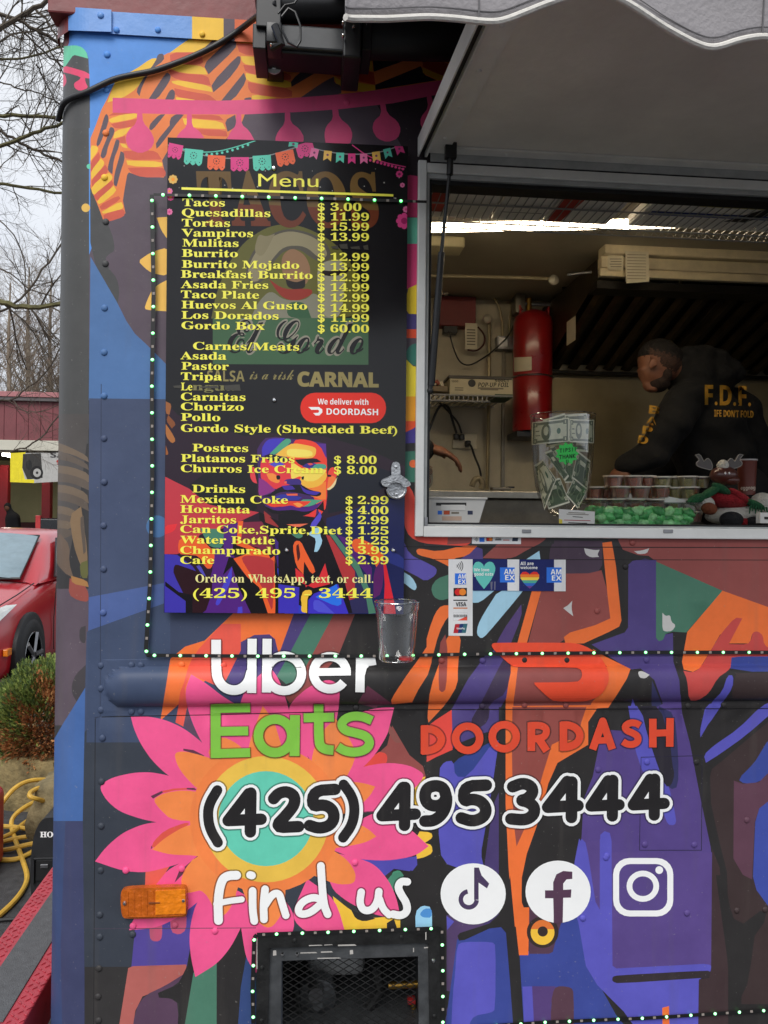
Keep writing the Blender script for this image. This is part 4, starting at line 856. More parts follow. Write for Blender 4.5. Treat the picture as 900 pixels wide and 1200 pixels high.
st4 = [(WS, [(553.3, 627.2), (610.5, 627.8), (610.5, 637.6), (553, 637.3)], 0), (AB, qq(382, 71, 404, 94), 0), ((40, 38, 40), qq(412, 73, 440, 91), 0), ((210, 50, 50), L5(circ(421, 82, 8)), 0), ((232, 140, 60), L5(circ(431, 82, 8)), 0), ((60, 60, 66), qq(451, 82, 478, 87), 0), ((190, 100, 90), qq(486, 84, 514, 88), 0), ((50, 60, 80), L5([(528, 73), (553, 73), (550, 91), (525, 91)]), 0)]
for k in range(3): st4 += [((50, 50, 50), q, 0) for q in stroke(L5(arc(358, 83, 4+5*k, 4+5*k, -38, 38, 5)), .7, 'butt')]
sticker('sticker', st4, 'small white strip of payment card logos under the window frame', .0011)
tx = MB()
def WT(off): return lambda x, y: wall(x, y, off, flat=False)
def T5(t, x0, x1, base, cap, mt, style='sans', off=.0024): tq = MB(); textmesh(tq, t, FR['L5'][0]+x0/3.75, FR['L5'][0]+x1/3.75, FR['L5'][1]+base/3.75, cap/3.75, .003, WT(off), mt, style); tq.build('word', truck)
T5('AM', 288, 322, 255, 18, wht); T5('EX', 289, 322, 278, 18, wht); T5('AM', 490, 536, 236, 22, wht); T5('EX', 495, 537, 262, 22, wht); T5('AM', 695, 742, 237, 22, wht); T5('EX', 700, 743, 264, 22, wht)
T5('VISA', 278, 324, 376, 17, vinyl(B_)); T5('DISCOVER', 269, 328, 424, 10, vinyl(B_)); T5('We love', 358, 425, 223, 13, wht); T5('good eats', 358, 442, 242, 13, wht); T5('All are', 562, 620, 196, 14, wht); T5('welcome', 562, 637, 213, 12, wht); T5('UnionPay', 282, 318, 478, 8, wht)
T5('VISA', 453, 476, 80, 5, vinyl((60, 60, 66)))
# ------------------------------------------------------------------ menu board
MY = -.022
def mp(off): return lambda x, y: P(x, y, MY-off)
menu = empty('menu_board', P(333, 718, MY+.01), 'glossy black menu board with yellow lettering screwed to the truck left of the serving window', 'menu board')
def glossy(c):
    g = sum(c)/3; d = tuple(max(3, min(255, (g+(v-g)*1.18)*(.84 if g < 60 else .98))) for v in c)
    return mat('gloss_%d_%d_%d' % c, d, .17, 0, .03, 6, spec=.3, coat=.12, bump=.03, bscale=6)
BK = (30, 29, 31)
Mo = [(196.5, 161), (298, 164), (400, 168), (478, 171.5), (476.5, 400), (473, 720), (330, 719), (192, 718)]
mb = MB(); f_ = [P(x, y, MY) for x, y in Mo]; b_ = [P(x, y, MY)+Vector((0, .004, 0)) for x, y in Mo]; n = len(Mo)
mb.add(f_+b_, [tuple(range(n)), tuple(range(2*n-1, n-1, -1))]+[(i, i+n, (i+1) % n+n, (i+1) % n) for i in range(n)], glossy(BK))
fixn(mb.build('panel', menu))
T = []
def m(k, c, pts, s=1): T.append((c, fr(k, pts), s))
T.append((BK, Mo, 0))
# soft dark fields of the print
MP = (44, 30, 44); 
m('B', (50, 34, 48), [(37, 85), (80, 130), (300, 200), (380, 190), (560, 200), (700, 240), (830, 300), (830, 830), (30, 830)], 0)
m('B', (38, 44, 92), [(570, 470), (640, 450), (830, 370), (830, 830), (560, 800)], 0)
m('B', (30, 28, 32), [(120, 330), (340, 300), (340, 480), (120, 460)], 1)
m('B', (30, 34, 46), [(570, 280), (700, 290), (820, 330), (650, 440), (575, 455)], 1)
m('B', (48, 56, 118), [(740, 560), (830, 600), (830, 640), (760, 610)], 1)
for c, q in (((150, 98, 62), [(40, 85), (60, 95), (52, 130), (40, 125)]), ((130, 80, 50), [(48, 130), (75, 160), (60, 175), (42, 150)]), ((170, 112, 66), [(40, 160), (58, 185), (74, 215), (60, 225), (40, 200)]), ((150, 92, 52), [(40, 230), (50, 260), (40, 262)])):
    m('B', c, q)
# title letters in faded gold behind the list
def P4(t, k, x0, x1, base, cap, c, style='serif', off=.0006, sh=0, o=0.0, mb=None):
    X0, Y0, s_ = FR[k]; mb = MB(); textmesh(mb, t, X0+x0/s_, X0+x1/s_, Y0+base/s_, cap/s_, .012, mp(off), glossy(c) if isinstance(c, tuple) else c, style, o, sh); mb.build('word', menu)
ft = MB()
P4('TACOS', 'A', 150, 745, 288, 172, (106, 84, 52), 'serif', .0006, -.06, .02, ft)
_t = [o for o in menu.children if o.name.startswith('word')][-1]; _t.data.materials.append(glossy((102, 56, 38)))
_z = P(330, 160+228/2.8125, MY).z-menu.location.z; _b = bmesh.new(); _b.from_mesh(_t.data); bmesh.ops.bisect_plane(_b, geom=_b.verts[:]+_b.edges[:]+_b.faces[:], plane_co=(0, 0, _z), plane_no=(0, 0, 1))
for f in _b.faces:
    if f.calc_center_median().z < _z: f.material_index = 1
_b.to_mesh(_t.data); _b.free()
m('A', (96, 94, 50), [(190, 600), (205, 520), (245, 420), (300, 345), (370, 300), (430, 287), (500, 298), (600, 350), (660, 430), (700, 530), (708, 600)], 2)
m('A', (68, 96, 70), [(195, 598), (708, 598), (708, 752), (195, 750)], 0)
for c, q in (((84, 80, 70), [(300, 440), (330, 370), (390, 318), (450, 302), (520, 318), (570, 350), (590, 395), (560, 420), (520, 400), (480, 370), (430, 375), (390, 420), (360, 480), (320, 490)]),
             ((142, 134, 108), [(308, 440), (338, 375), (395, 325), (450, 310), (515, 325), (560, 355), (575, 392), (550, 405), (500, 360), (430, 360), (385, 410), (352, 475), (322, 480)]),
             ((132, 124, 98), [(330, 380), (345, 320), (370, 330), (400, 320), (360, 400)]), ((140, 110, 84), [(420, 395), (455, 365), (500, 390), (520, 440), (505, 490), (460, 500), (425, 460)]),
             ((40, 34, 30), [(435, 470), (470, 482), (500, 470), (500, 500), (465, 505), (440, 495)]), ((136, 54, 42), [(380, 470), (430, 505), (520, 500), (525, 520), (470, 545), (420, 530)]),
             ((130, 128, 112), [(320, 598), (345, 545), (385, 505), (430, 540), (500, 540), (530, 510), (575, 560), (600, 598)]), ((56, 88, 62), [(440, 545), (500, 545), (520, 598), (440, 598)]),
             ((150, 147, 128), [(540, 420), (610, 400), (635, 430), (620, 598), (560, 598), (540, 500)]), ((42, 34, 30), [(548, 440), (600, 445), (648, 430), (640, 450), (590, 462), (550, 455)])):
    m('A', c, q, 2)
P4('El Gordo', 'A', 240, 690, 712, 120, (146, 142, 128), 'script', .0006, .1, .035, ft)
P4('El Gordo', 'A', 240, 690, 712, 120, (26, 24, 24), 'script', .0008, .1, .0, ft)
P4('SALSA', 'A', 176, 300, 806, 34, (140, 130, 88), 'sans', .0006, 0, .0, ft); P4('is a risk', 'A', 316, 458, 800, 38, (140, 130, 88), 'script', .0006, .2, 0, ft); P4('CARNAL', 'A', 474, 742, 822, 44, (146, 134, 90), 'sans', .0006, 0, .03, ft)
# bunting
FL = {'p': (214, 84, 140), 't': (110, 200, 178), 'o': (230, 116, 82), 'y': (226, 186, 106), 'k': (226, 130, 170)}
def flag(cx, y0, w, h, c, tilt=0, small=False):
    def R(x, y): an = rad(tilt); return (cx+(x*math.cos(an)-y*math.sin(an)), y0+(x*math.sin(an)+y*math.cos(an)))
    if small: q = [(-w/2, 0), (w/2, 0), (w/2, h), (0, h*.72), (-w/2, h)]
    else:
        q = [(-w/2, 0), (w/2, 0), (w/2, h*.82)]
        for k in range(3): q += [(w/2-w/3*(k+.25), h*.97), (w/2-w/3*(k+.5), h*1.02), (w/2-w/3*(k+.75), h*.97), (w/2-w/3*(k+1), h*.84)]
    m('A', FL[c], [R(x, y) for x, y in q], 0)
    if not small:
        for k in range(9):
            a_ = k*40; m('A', (60, 52, 60), [R(w*.17*math.cos(rad(a_))+x, h*.4+w*.17*math.sin(rad(a_))+y) for x, y in circ(0, 0, w*.035, n=5)], 0)
        m('A', (60, 52, 60), [R(x, h*.4+y) for x, y in circ(0, 0, w*.05, n=6)], 0)
        for k in range(4): m('A', (60, 52, 60), [R(-w*.36+k*w*.24+x, h*.8+y) for x, y in circ(0, 0, w*.03, n=5)], 0)
    else: m('A', (120, 70, 100), [R(x, h*.4+y) for x, y in circ(0, 0, w*.16, n=7)], 0)
for p_ in ([(48, 28), (100, 48), (180, 66), (280, 75), (380, 64), (460, 38), (520, 22)], [(90, 40), (150, 52), (210, 50), (270, 35), (335, 14)], [(500, 30), (560, 48), (640, 60), (740, 55), (818, 28)], [(655, 28), (700, 62), (760, 86), (830, 100)]):
    for q in stroke(chaikin_open(p_, 2), 3.2): T.append((FL['t'] if p_[0][0] == 90 else (150, 150, 150) if p_[0][0] != 655 else FL['p'], fr('A', q), 0))
for k in range(14): m('A', FL['t'], circ(90+k*17, 50+10*math.sin(k*.24)-k*k*.16+4, 4.5, n=8), 0)
for k in range(12): m('A', FL['p'], circ(690+k*12, 72+k*3.2, 4.5, n=8), 0)
for c, cx, y0, w, h, tl in (('p', 75, 25, 48, 48, 12), ('t', 134, 42, 60, 52, 6), ('o', 208, 62, 58, 48, 3), ('p', 284, 68, 60, 46, 0), ('t', 356, 62, 60, 50, -4), ('o', 430, 48, 60, 48, -12), ('p', 494, 22, 58, 46, -16)): flag(cx, y0, w, h, c, tl)
for c, cx, y0, w, h, tl in (('t', 462, 18, 30, 18, 10), ('k', 533, 40, 26, 34, 14), ('y', 575, 47, 26, 34, 6), ('t', 615, 53, 26, 34, 2), ('p', 653, 56, 24, 34, 0), ('k', 692, 56, 24, 34, -2), ('y', 732, 50, 26, 34, -8), ('t', 768, 40, 24, 32, -14), ('p', 806, 28, 26, 32, -18)): flag(cx, y0, w, h, c, tl, True)
def flower(cx, cy, r, c, cc=(240, 160, 70)):
    for k in range(8): m('A', c, circ(cx+r*.6*math.cos(rad(45*k)), cy+r*.6*math.sin(rad(45*k)), r*.32, n=8), 0)
    m('A', cc, circ(cx, cy, r*.35, n=10), 0)
flower(64, 141, 17, (226, 186, 110)); flower(52, 180, 12, FL['k']); flower(56, 200, 13, FL['p']); flower(52, 248, 12, FL['k'], (214, 84, 140)); flower(810, 124, 13, FL['p'], (120, 50, 80)); flower(820, 160, 9, FL['k'], (200, 90, 130)); flower(826, 278, 30, FL['p'], (160, 50, 100)); flower(832, 240, 12, FL['k'], (214, 84, 140))
rr = random.Random(3)
for k in range(42):
    x, y = rr.uniform(50, 825), rr.uniform(95, 215)
    m('A', (170, 166, 160), circ(x, y, rr.choice([1.4, 2, 2.6]), n=6), 0)
# delivery badge
T.append(((216, 56, 42), [(a_, b_) for a_, b_ in rrect(180+484/2.8125, 440+57/2.8125, 180+766/2.8125, 440+157/2.8125, 17)], 0))
m('B', wht, [(510, 104), (545, 104), (556, 112), (556, 122), (546, 132), (534, 132), (526, 124), (543, 123), (546, 117), (542, 113), (520, 113)], 0)
P4('We deliver with', 'B', 541, 708, 95, 18, wht, 'sans', .0008, 0, 0, ft); P4('DOORDASH', 'B', 570, 740, 129, 20, wht, 'sans', .0008, 0, 0, ft)
# portrait
NVY = (46, 42, 110)
for c, q, s_ in (((70, 44, 96), [(85, 200), (120, 140), (160, 100), (250, 90), (380, 105), (600, 130), (690, 150), (700, 300), (695, 690), (640, 760), (520, 800), (380, 800), (240, 740), (160, 700), (100, 620)], 0),
    ((228, 78, 62), [(405, 120), (480, 108), (585, 130), (650, 180), (690, 250), (700, 300), (700, 700), (640, 780), (560, 560), (300, 400)], 1), ((92, 56, 140), [(610, 150), (690, 150), (692, 280), (650, 190)], 0),
    ((76, 66, 176), [(125, 190), (160, 130), (200, 105), (330, 100), (200, 235), (130, 260)], 1), ((90, 160, 130), [(195, 238), (330, 105), (378, 108), (385, 140), (245, 248)], 1),
    ((240, 190, 90), [(245, 248), (330, 180), (400, 142), (560, 170), (605, 190), (600, 250), (560, 280), (400, 270), (300, 262)], 1), ((246, 226, 120), [(345, 205), (390, 192), (540, 205), (574, 225), (568, 262), (400, 268), (345, 250)], 1),
    ((216, 70, 78), [(110, 320), (150, 260), (350, 300), (400, 320), (430, 480), (340, 560), (200, 540), (120, 480)], 1), ((140, 60, 130), [(100, 450), (150, 470), (250, 560), (130, 610), (95, 600)], 1), ((238, 150, 80), [(165, 410), (240, 410), (290, 480), (260, 500), (190, 470)], 1),
    ((238, 136, 70), [(690, 480), (560, 545), (470, 520), (430, 560), (640, 640), (690, 640)], 0), ((240, 188, 84), [(460, 450), (500, 440), (690, 390), (700, 450), (640, 520), (540, 545), (470, 510)], 1), ((246, 220, 110), [(385, 300), (420, 330), (500, 380), (690, 372), (690, 400), (600, 480), (500, 480), (470, 430), (400, 460), (380, 450)], 1),
    ((30, 26, 50), [(150, 255), (200, 240), (290, 262), (360, 275), (370, 300), (300, 310), (180, 300)], 1), ((30, 26, 40), [(415, 290), (480, 285), (600, 275), (650, 310), (560, 320), (500, 350), (450, 330)], 1), ((90, 90, 190), [(190, 330), (260, 300), (330, 330), (250, 360)], 1), ((62, 50, 130), [(480, 350), (520, 320), (600, 320), (620, 350), (540, 370)], 1),
    ((90, 160, 140), [(600, 325), (690, 330), (695, 375), (560, 370)], 1), ((226, 96, 90), [(525, 325), (560, 318), (580, 330), (550, 342)], 1), ((24, 20, 30), [(250, 430), (285, 425), (290, 460), (260, 470)], 1), ((24, 20, 30), [(475, 440), (498, 435), (495, 468), (475, 465)], 1),
    ((66, 50, 120), [(320, 480), (345, 460), (450, 455), (475, 480), (470, 510), (400, 520), (340, 500)], 1), ((226, 110, 86), [(323, 482), (345, 478), (345, 498), (325, 500)], 0),
    ((26, 22, 34), [(120, 610), (190, 600), (250, 550), (310, 520), (390, 510), (470, 510), (560, 560), (650, 575), (645, 605), (600, 615), (520, 600), (440, 580), (350, 570), (270, 580), (220, 615), (150, 615)], 1),
    ((76, 56, 150), [(300, 520), (390, 515), (420, 550), (330, 560)], 1), ((76, 56, 160), [(465, 520), (520, 560), (640, 575), (600, 605), (500, 585)], 1), ((60, 60, 150), [(240, 620), (300, 590), (430, 610), (480, 620), (440, 650), (290, 640)], 1), ((226, 110, 80), [(340, 590), (440, 588), (440, 606), (350, 606)], 0),
    ((90, 160, 130), [(470, 640), (560, 640), (665, 645), (560, 700), (460, 705)], 1), ((222, 78, 60), [(160, 680), (300, 650), (380, 655), (560, 655), (520, 690), (440, 720), (300, 700), (220, 710)], 1), ((240, 160, 90), [(400, 675), (450, 665), (490, 690), (450, 712)], 1),
    ((82, 40, 120), [(150, 680), (230, 715), (330, 700), (390, 690), (440, 715), (560, 705), (660, 655), (600, 730), (480, 760), (250, 740)], 1), ((26, 22, 28), [(150, 700), (240, 740), (330, 735), (400, 730), (500, 750), (600, 730), (668, 650), (675, 750), (610, 720), (520, 780), (420, 790), (300, 770), (200, 760)], 1),
    ((222, 70, 66), [(290, 765), (420, 792), (520, 780), (608, 722), (600, 790), (560, 830), (400, 830)], 1), ((150, 60, 60), [(145, 740), (220, 800), (210, 860), (140, 860)], 1),
    ((216, 76, 84), [(22, 400), (40, 350), (65, 360), (62, 400), (85, 500), (50, 490), (25, 450)], 1), ((226, 82, 72), [(705, 400), (735, 355), (780, 360), (795, 385), (780, 450), (740, 490), (695, 550)], 1), ((236, 130, 76), [(715, 430), (780, 440), (770, 500), (720, 540), (698, 545)], 1), ((240, 220, 170), [(695, 550), (740, 520), (785, 450), (790, 440), (770, 520), (720, 560)], 1), ((24, 20, 24), [(703, 420), (738, 425), (735, 440), (705, 442)], 0)):
    m('G', c, q, s_)
RDD = (172, 64, 66); VV = (70, 62, 160); PUU = (84, 44, 120); ORR = (226, 104, 60)
for c, q, s_ in (((186, 66, 76), [(15, 20), (15, 390), (100, 390), (200, 340), (250, 260), (400, 220), (520, 170), (640, 115), (560, 100), (420, 90), (300, 60), (180, -40), (20, -120)], 0), ((216, 64, 70), [(20, 200), (100, 190), (80, 240), (20, 260)], 1),
    ((80, 128, 108), [(250, 220), (405, 225), (405, 350), (320, 345), (290, 300)], 1), (PUU, [(405, 200), (520, 180), (480, 300), (470, 390), (600, 780), (250, 790), (330, 500), (350, 350), (405, 350)], 0), (VV, [(15, 390), (100, 395), (200, 470), (320, 640), (270, 790), (15, 790)], 0),
    (ORR, [(105, 330), (115, 290), (200, 265), (250, 285), (300, 330), (345, 380), (345, 420), (325, 485), (290, 485), (240, 400), (170, 395), (110, 390)], 1), ((50, 24, 32), [(75, 480), (90, 455), (160, 480), (330, 540), (330, 640), (280, 790), (165, 790), (155, 680), (75, 520)], 1), ((24, 20, 26), [(20, 570), (110, 640), (200, 660), (200, 790), (155, 790), (155, 700), (20, 600)], 0),
    ((90, 84, 176), [(225, 470), (250, 460), (290, 540), (260, 520)], 1), ((84, 78, 190), [(350, 715), (380, 640), (460, 470), (460, 560), (380, 720), (360, 730)], 1), ((84, 78, 190), [(500, 740), (528, 735), (530, 790), (495, 790)], 0),
    ((26, 22, 26), [(400, 530), (440, 410), (480, 415), (520, 500), (640, 610), (700, 790), (590, 790), (500, 600), (460, 470)], 0), ((120, 48, 70), [(520, 180), (660, 175), (750, 400), (600, 340), (500, 320)], 0), ((26, 22, 26), [(470, 300), (490, 310), (640, 350), (600, 380), (460, 400)], 0),
    (ORR, [(500, 175), (535, 170), (520, 300), (600, 345), (700, 390), (715, 420), (740, 400), (750, 470), (745, 790), (700, 790), (640, 610), (560, 540), (470, 420), (540, 395), (590, 365), (490, 330)], 0), (RDD, [(520, 420), (545, 400), (620, 400), (735, 420), (740, 500), (730, 740), (720, 755), (660, 600), (580, 520)], 1),
    ((26, 22, 26), [(640, 110), (720, 150), (900, 240), (900, 560), (800, 420), (740, 280), (680, 200), (640, 160)], 0), ((150, 60, 60), [(670, 105), (780, 220), (680, 180)], 0), ((150, 60, 60), [(780, 120), (900, 180), (900, 200), (820, 170)], 0), ((70, 46, 120), [(740, 280), (900, 480), (900, 560), (760, 470)], 0), ((60, 70, 180), [(760, 480), (850, 560), (950, 790), (810, 790), (760, 640)], 0), ((24, 22, 26), [(740, 420), (790, 640), (808, 790), (748, 790)], 0)):
    m('C', c, q, s_)
for c, q, s_ in (((28, 24, 30), [(-20, 60), (250, 90), (300, 180), (420, 400), (480, 680), (200, 680), (-20, 560)], 0), (RDD, [(275, 195), (300, 200), (390, 330), (455, 420), (455, 590), (420, 600), (395, 500)], 0), ((84, 128, 108), [(260, 140), (330, 190), (480, 380), (540, 520), (585, 680), (540, 685), (520, 560), (460, 420), (340, 250)], 0),
    ((84, 40, 110), [(340, 190), (440, 230), (560, 400), (560, 480), (440, 330)], 0), ((50, 48, 84), [(455, 420), (520, 560), (540, 680), (440, 680), (420, 600), (455, 590)], 0), (ORR, [(430, 250), (450, 220), (490, 218), (560, 250), (640, 330), (610, 350), (600, 430), (585, 390), (560, 320), (460, 310)], 1), ((90, 40, 96), [(570, 420), (620, 350), (640, 380), (620, 560), (570, 590)], 1),
    ((206, 50, 62), [(628, 330), (648, 380), (700, 620), (708, 684), (632, 684), (640, 500)], 0), ((96, 84, 190), [(170, 140), (240, 50), (250, 90), (200, 160)], 1), ((226, 120, 90), [(30, 130), (165, 125), (100, 150)], 1), ((84, 130, 110), [(60, 190), (120, 180), (135, 205), (100, 220)], 1),
    (LB, [(165, 190), (205, 150), (240, 152), (240, 200), (255, 235), (225, 300), (202, 300), (215, 220), (180, 200)], 1), (ORR, [(68, 270), (85, 230), (120, 235), (150, 300), (215, 420), (185, 440), (140, 360), (135, 440), (90, 390)], 1), ((90, 40, 40), [(88, 265), (105, 250), (118, 330), (100, 360)], 1), ((206, 60, 66), [(85, 400), (135, 440), (150, 520), (230, 460), (270, 370), (300, 500), (200, 525), (90, 480)], 0),
    ((70, 60, 170), [(-20, 500), (110, 520), (105, 680), (-20, 680)], 0), (YE, [(135, 540), (185, 535), (190, 565), (160, 575), (158, 680), (120, 672), (125, 620), (118, 590)], 1), ((70, 60, 180), [(165, 600), (200, 560), (350, 500), (415, 684), (165, 684)], 0), ((60, 120, 220), [(210, 580), (340, 500), (380, 620), (340, 640)], 1), ((90, 90, 200), [(195, 600), (240, 600), (330, 684), (200, 670)], 1)):
    m('E', c, q, s_)
# clip the portrait to the panel: everything is laid inside its outline
def clip_conv(p, poly):
    n = len(poly)
    for i in range(n):
        ax, ay = poly[i]; bx, by = poly[(i+1) % n]; o = []
        f = lambda v: (bx-ax)*(v[1]-ay)-(by-ay)*(v[0]-ax) >= 0
        for u, v in zip(p, p[1:]+p[:1]):
            iu, iv = f(u), f(v)
            if iu: o.append(u)
            if iu != iv:
                du = (bx-ax)*(u[1]-ay)-(by-ay)*(u[0]-ax); dv = (bx-ax)*(v[1]-ay)-(by-ay)*(v[0]-ax); t = du/(du-dv)
                o.append((u[0]+(v[0]-u[0])*t, u[1]+(v[1]-u[1])*t))
        p = o
        if not p: return p
    return p
MC = [(196.8, 161.2), (477.8, 171.7), (472.8, 719.8), (192.3, 717.8)]
T2 = []
for c, p, s_ in T:
    q = clip_conv(chaikin(p, s_) if s_ else p, MC)
    if len(q) > 2: T2.append((c, q, 0))
planar('print', T2, mp(.0004), menu, mt=glossy)
YL = mat('menu_yellow', (252, 244, 84), .35, 0, .02)
tx = MB()
def LN(t, k, x0, x1, base, cap=25, style='serif', sl=.010, mt=YL, o=.006):
    X0, Y0, s_ = FR[k]; tq = MB(); textmesh(tq, t, X0+x0/s_, X0+x1/s_, Y0+base/s_, cap/s_, sl, mp(.0012), mt, style, o); tq.build('menu_line' if len(t) > 1 else 'dollar_sign', menu)
for t, x0, x1, b in (('Tacos', 95, 235, 229), ('Quesadillas', 93, 385, 262), ('Tortas', 93, 252, 296), ('Vampiros', 92, 328, 329), ('Mulitas', 95, 280, 362), ('Burrito', 93, 278, 396), ('Burrito Mojado', 93, 480, 432), ('Breakfast Burrito', 90, 524, 465),
                     ('Asada Fries', 90, 378, 499), ('Taco Plate', 90, 348, 532), ('Huevos Al Gusto', 92, 506, 566), ('Los Dorados', 92, 412, 600), ('Gordo Box', 92, 366, 634), ('Carnes/Meats', 130, 480, 702), ('Asada', 88, 240, 734), ('Pastor', 92, 248, 768), ('Tripa', 90, 225, 802), ('Le', 90, 128, 836), ('Carnitas', 90, 303, 869)):
    LN(t, 'A', x0, x1, b)
LN('ngua', 'A', 128, 270, 836, mt=glossy((128, 124, 84)))
for t, b in (('3.00', 244), ('11.99', 276), ('15.99', 309), ('13.99', 343), (None, 376), ('12.99', 409), ('13.99', 442), ('12.99', 476), ('14.99', 509), ('12.99', 543), ('14.99', 577), ('11.99', 610), ('60.00', 645)):
    LN('$', 'A', 541, 564, b, style=None, o=.02)
    if t: LN(t, 'A', 583, 710 if t != '3.00' else 685, b)
for t, x0, x1, b in (('Chorizo', 90, 297, 114), ('Pollo', 90, 220, 149), ('Gordo Style (Shredded Beef)', 90, 803, 185), ('Postres', 128, 312, 250), ('Platanos Fritos', 90, 465, 284), ('Churros Ice Cream', 90, 560, 318), ('Drinks', 127, 302, 385), ('Mexican Coke', 88, 443, 419), ('Horchata', 88, 318, 452),
                     ('Jarritos', 88, 272, 486), ('Can Coke,Sprite,Diet', 88, 622, 518), ('Water Bottle', 88, 400, 553), ('Champurado', 88, 417, 587), ('Cafe', 88, 200, 620)):
    LN(t, 'B', x0, x1, b)
LN('Order on WhatsApp, text, or call.', 'B', 138, 724, 682, 27, sl=.002, mt=mat('menu_cream', (240, 232, 150), .35, 0, .02), o=.0); LN('(425) 495 - 3444', 'B', 130, 722, 733, 31, sl=.0, o=.0)
for t, b in (('8.00', 290), ('8.00', 324)): LN('$', 'B', 595, 618, b, style=None, o=.02); LN(t, 'B', 637, 735, b)
for t, b in (('2.99', 423), ('4.00', 456), ('2.99', 489), ('1.25', 523), ('1.25', 556), ('3.99', 588), ('2.99', 621)): LN('$', 'B', 633, 656, b, style=None, o=.02); LN(t, 'B', 673, 774, b)
LN('Menu', 'A', 345, 543, 164, 42, None, .012, o=0)
ln = fr('A', [(92, 167), (790, 190), (790, 197.5), (92, 175)]); tx.add([P(x, y, MY-.0012) for x, y in ln], [(0, 3, 2, 1)], YL)
tx.build('underline', menu)
sc = MB()
for x, y in ((321, 197.5), (321.5, 469), (336, 645), (461, 645)):
    p = P(x, y, MY-.001); sc = MB(); sc.lathe([(0, .005), (.003, .0045), (.005, .002), (.0055, 0)], p, mat('chrome', (225, 225, 225), .15, 1, 0), 14, 'Y'); sc.build('screw', menu)
# scratched-out patches
for x, y, w, h in ((585, 362, 22, 9), (612, 356, 26, 15), (648, 364, 30, 8), (690, 360, 16, 14), (64, 822, 26, 8), (150, 824, 60, 6), (232, 820, 52, 18)):
    planar('scratch', [(glossy((70, 68, 62)), fr('A', [(x, y), (x+w, y-3), (x+w+3, y+h), (x+4, y+h-2)]), 0)], mp(.0016), menu)
# ------------------------------------------------------------------ light string
tape = mat('black_tape', (18, 18, 18), .5, 0, .1); led_g = mat('green_led', (190, 255, 205), .3, 0, 0, emit=(150, 255, 180), es=1.5); led_w = mat('led_glow', (215, 222, 215), .35, 0, 0, emit=(60, 255, 100), es=1.0)  # emissive green body stands in for the glow round each light
chip = mat('tape_chip', (150, 140, 132), .4, 0, 0)
def light_string(runs, label, base, mapf=None):
    r = empty('light_string', base, label, 'light string', 'green light strings taped round the truck openings')
    for pts, n0, w, y0, tick in runs:
        mf = mapf or (lambda x, y, o: P(x, y, y0-o))
        tb = MB()
        for a_, b_ in zip(pts, pts[1:]):
            l = math.hypot(b_[0]-a_[0], b_[1]-a_[1]); nx, ny = -(b_[1]-a_[1])/l*w/2, (b_[0]-a_[0])/l*w/2; k = max(1, int(l/14)); F_ = []; B2 = []
            for i in range(k+1):
                x, y = lerp(a_[0], b_[0], i/k), lerp(a_[1], b_[1], i/k); F_ += [mf(x+nx, y+ny, .0012), mf(x-nx, y-ny, .0012)]; B2 += [mf(x+nx, y+ny, 0), mf(x-nx, y-ny, 0)]
            o = 2*(k+1); fs = []
            for i in range(k): j = 2*i; fs += [(j, j+2, j+3, j+1), (o+j, o+j+1, o+j+3, o+j+2), (j, o+j, o+j+2, j+2), (j+1, j+3, o+j+3, o+j+1)]
            tb.add(F_+B2, fs, tape)
        # resistors along the tape
        L_ = sum(math.hypot(b_[0]-a_[0], b_[1]-a_[1]) for a_, b_ in zip(pts, pts[1:]))
        def at(s_):
            for a_, b_ in zip(pts, pts[1:]):
                l = math.hypot(b_[0]-a_[0], b_[1]-a_[1])
                if s_ <= l: return (lerp(a_[0], b_[0], s_/l), lerp(a_[1], b_[1], s_/l)), ((b_[0]-a_[0])/l, (b_[1]-a_[1])/l)
                s_ -= l
            return pts[-1], (1, 0)
        s_ = n0
        while s_ < L_:
            (x, y), (dx, dy) = at(s_)
            c = mf(x, y, .0012)
            lb = MB(); lb.ell(c+Vector((0, -.0006, 0)), (.0027, .0026, .0027), led_g, 10, 6); lb.ell(c+Vector((0, .0004, 0)), (.0044, .0016, .0038), led_w, 8, 5); lb.build('led', r)
            if s_+tick/2 < L_:
                (x, y), (dx, dy) = at(s_+tick/2)
                q = [mf(x-dx*1.6-dy*1.4*u, y-dy*1.6+dx*1.4*u, .002) for u in (-1, 1)]+[mf(x+dx*1.6-dy*1.4*u, y+dy*1.6+dx*1.4*u, .002) for u in (1, -1)]
                tb.add(q, [(0, 1, 2, 3), (3, 2, 1, 0)] if False else [(0, 1, 2, 3)], chip)
            s_ += tick
        fixn(tb.build('tape', r))
    return r
def wl(x, y, o): return wall(x, y, o+.006)
light_string([([(178, 228), (180, 345), (178, 450), (178.5, 560), (176, 680), (171, 762), (174, 768.5)], 7, 5, -.01, 31.1), ([(172, 768), (300, 769), (443, 768.8), (560, 766.5), (760, 764.5), (1000, 764.5)], 9, 4.2, -.008, 30.3)],
             'strip of green lights down the left side of the menu board and along the rail', P(171, 768, -.006), None)
light_string([([(180, 228), (250, 229.5), (330, 231.5), (400, 233), (500, 236.5)], 11, 3.2, -.026, 31.0)], 'thin strip of green lights running across the top of the menu board', P(178, 232, -.026))
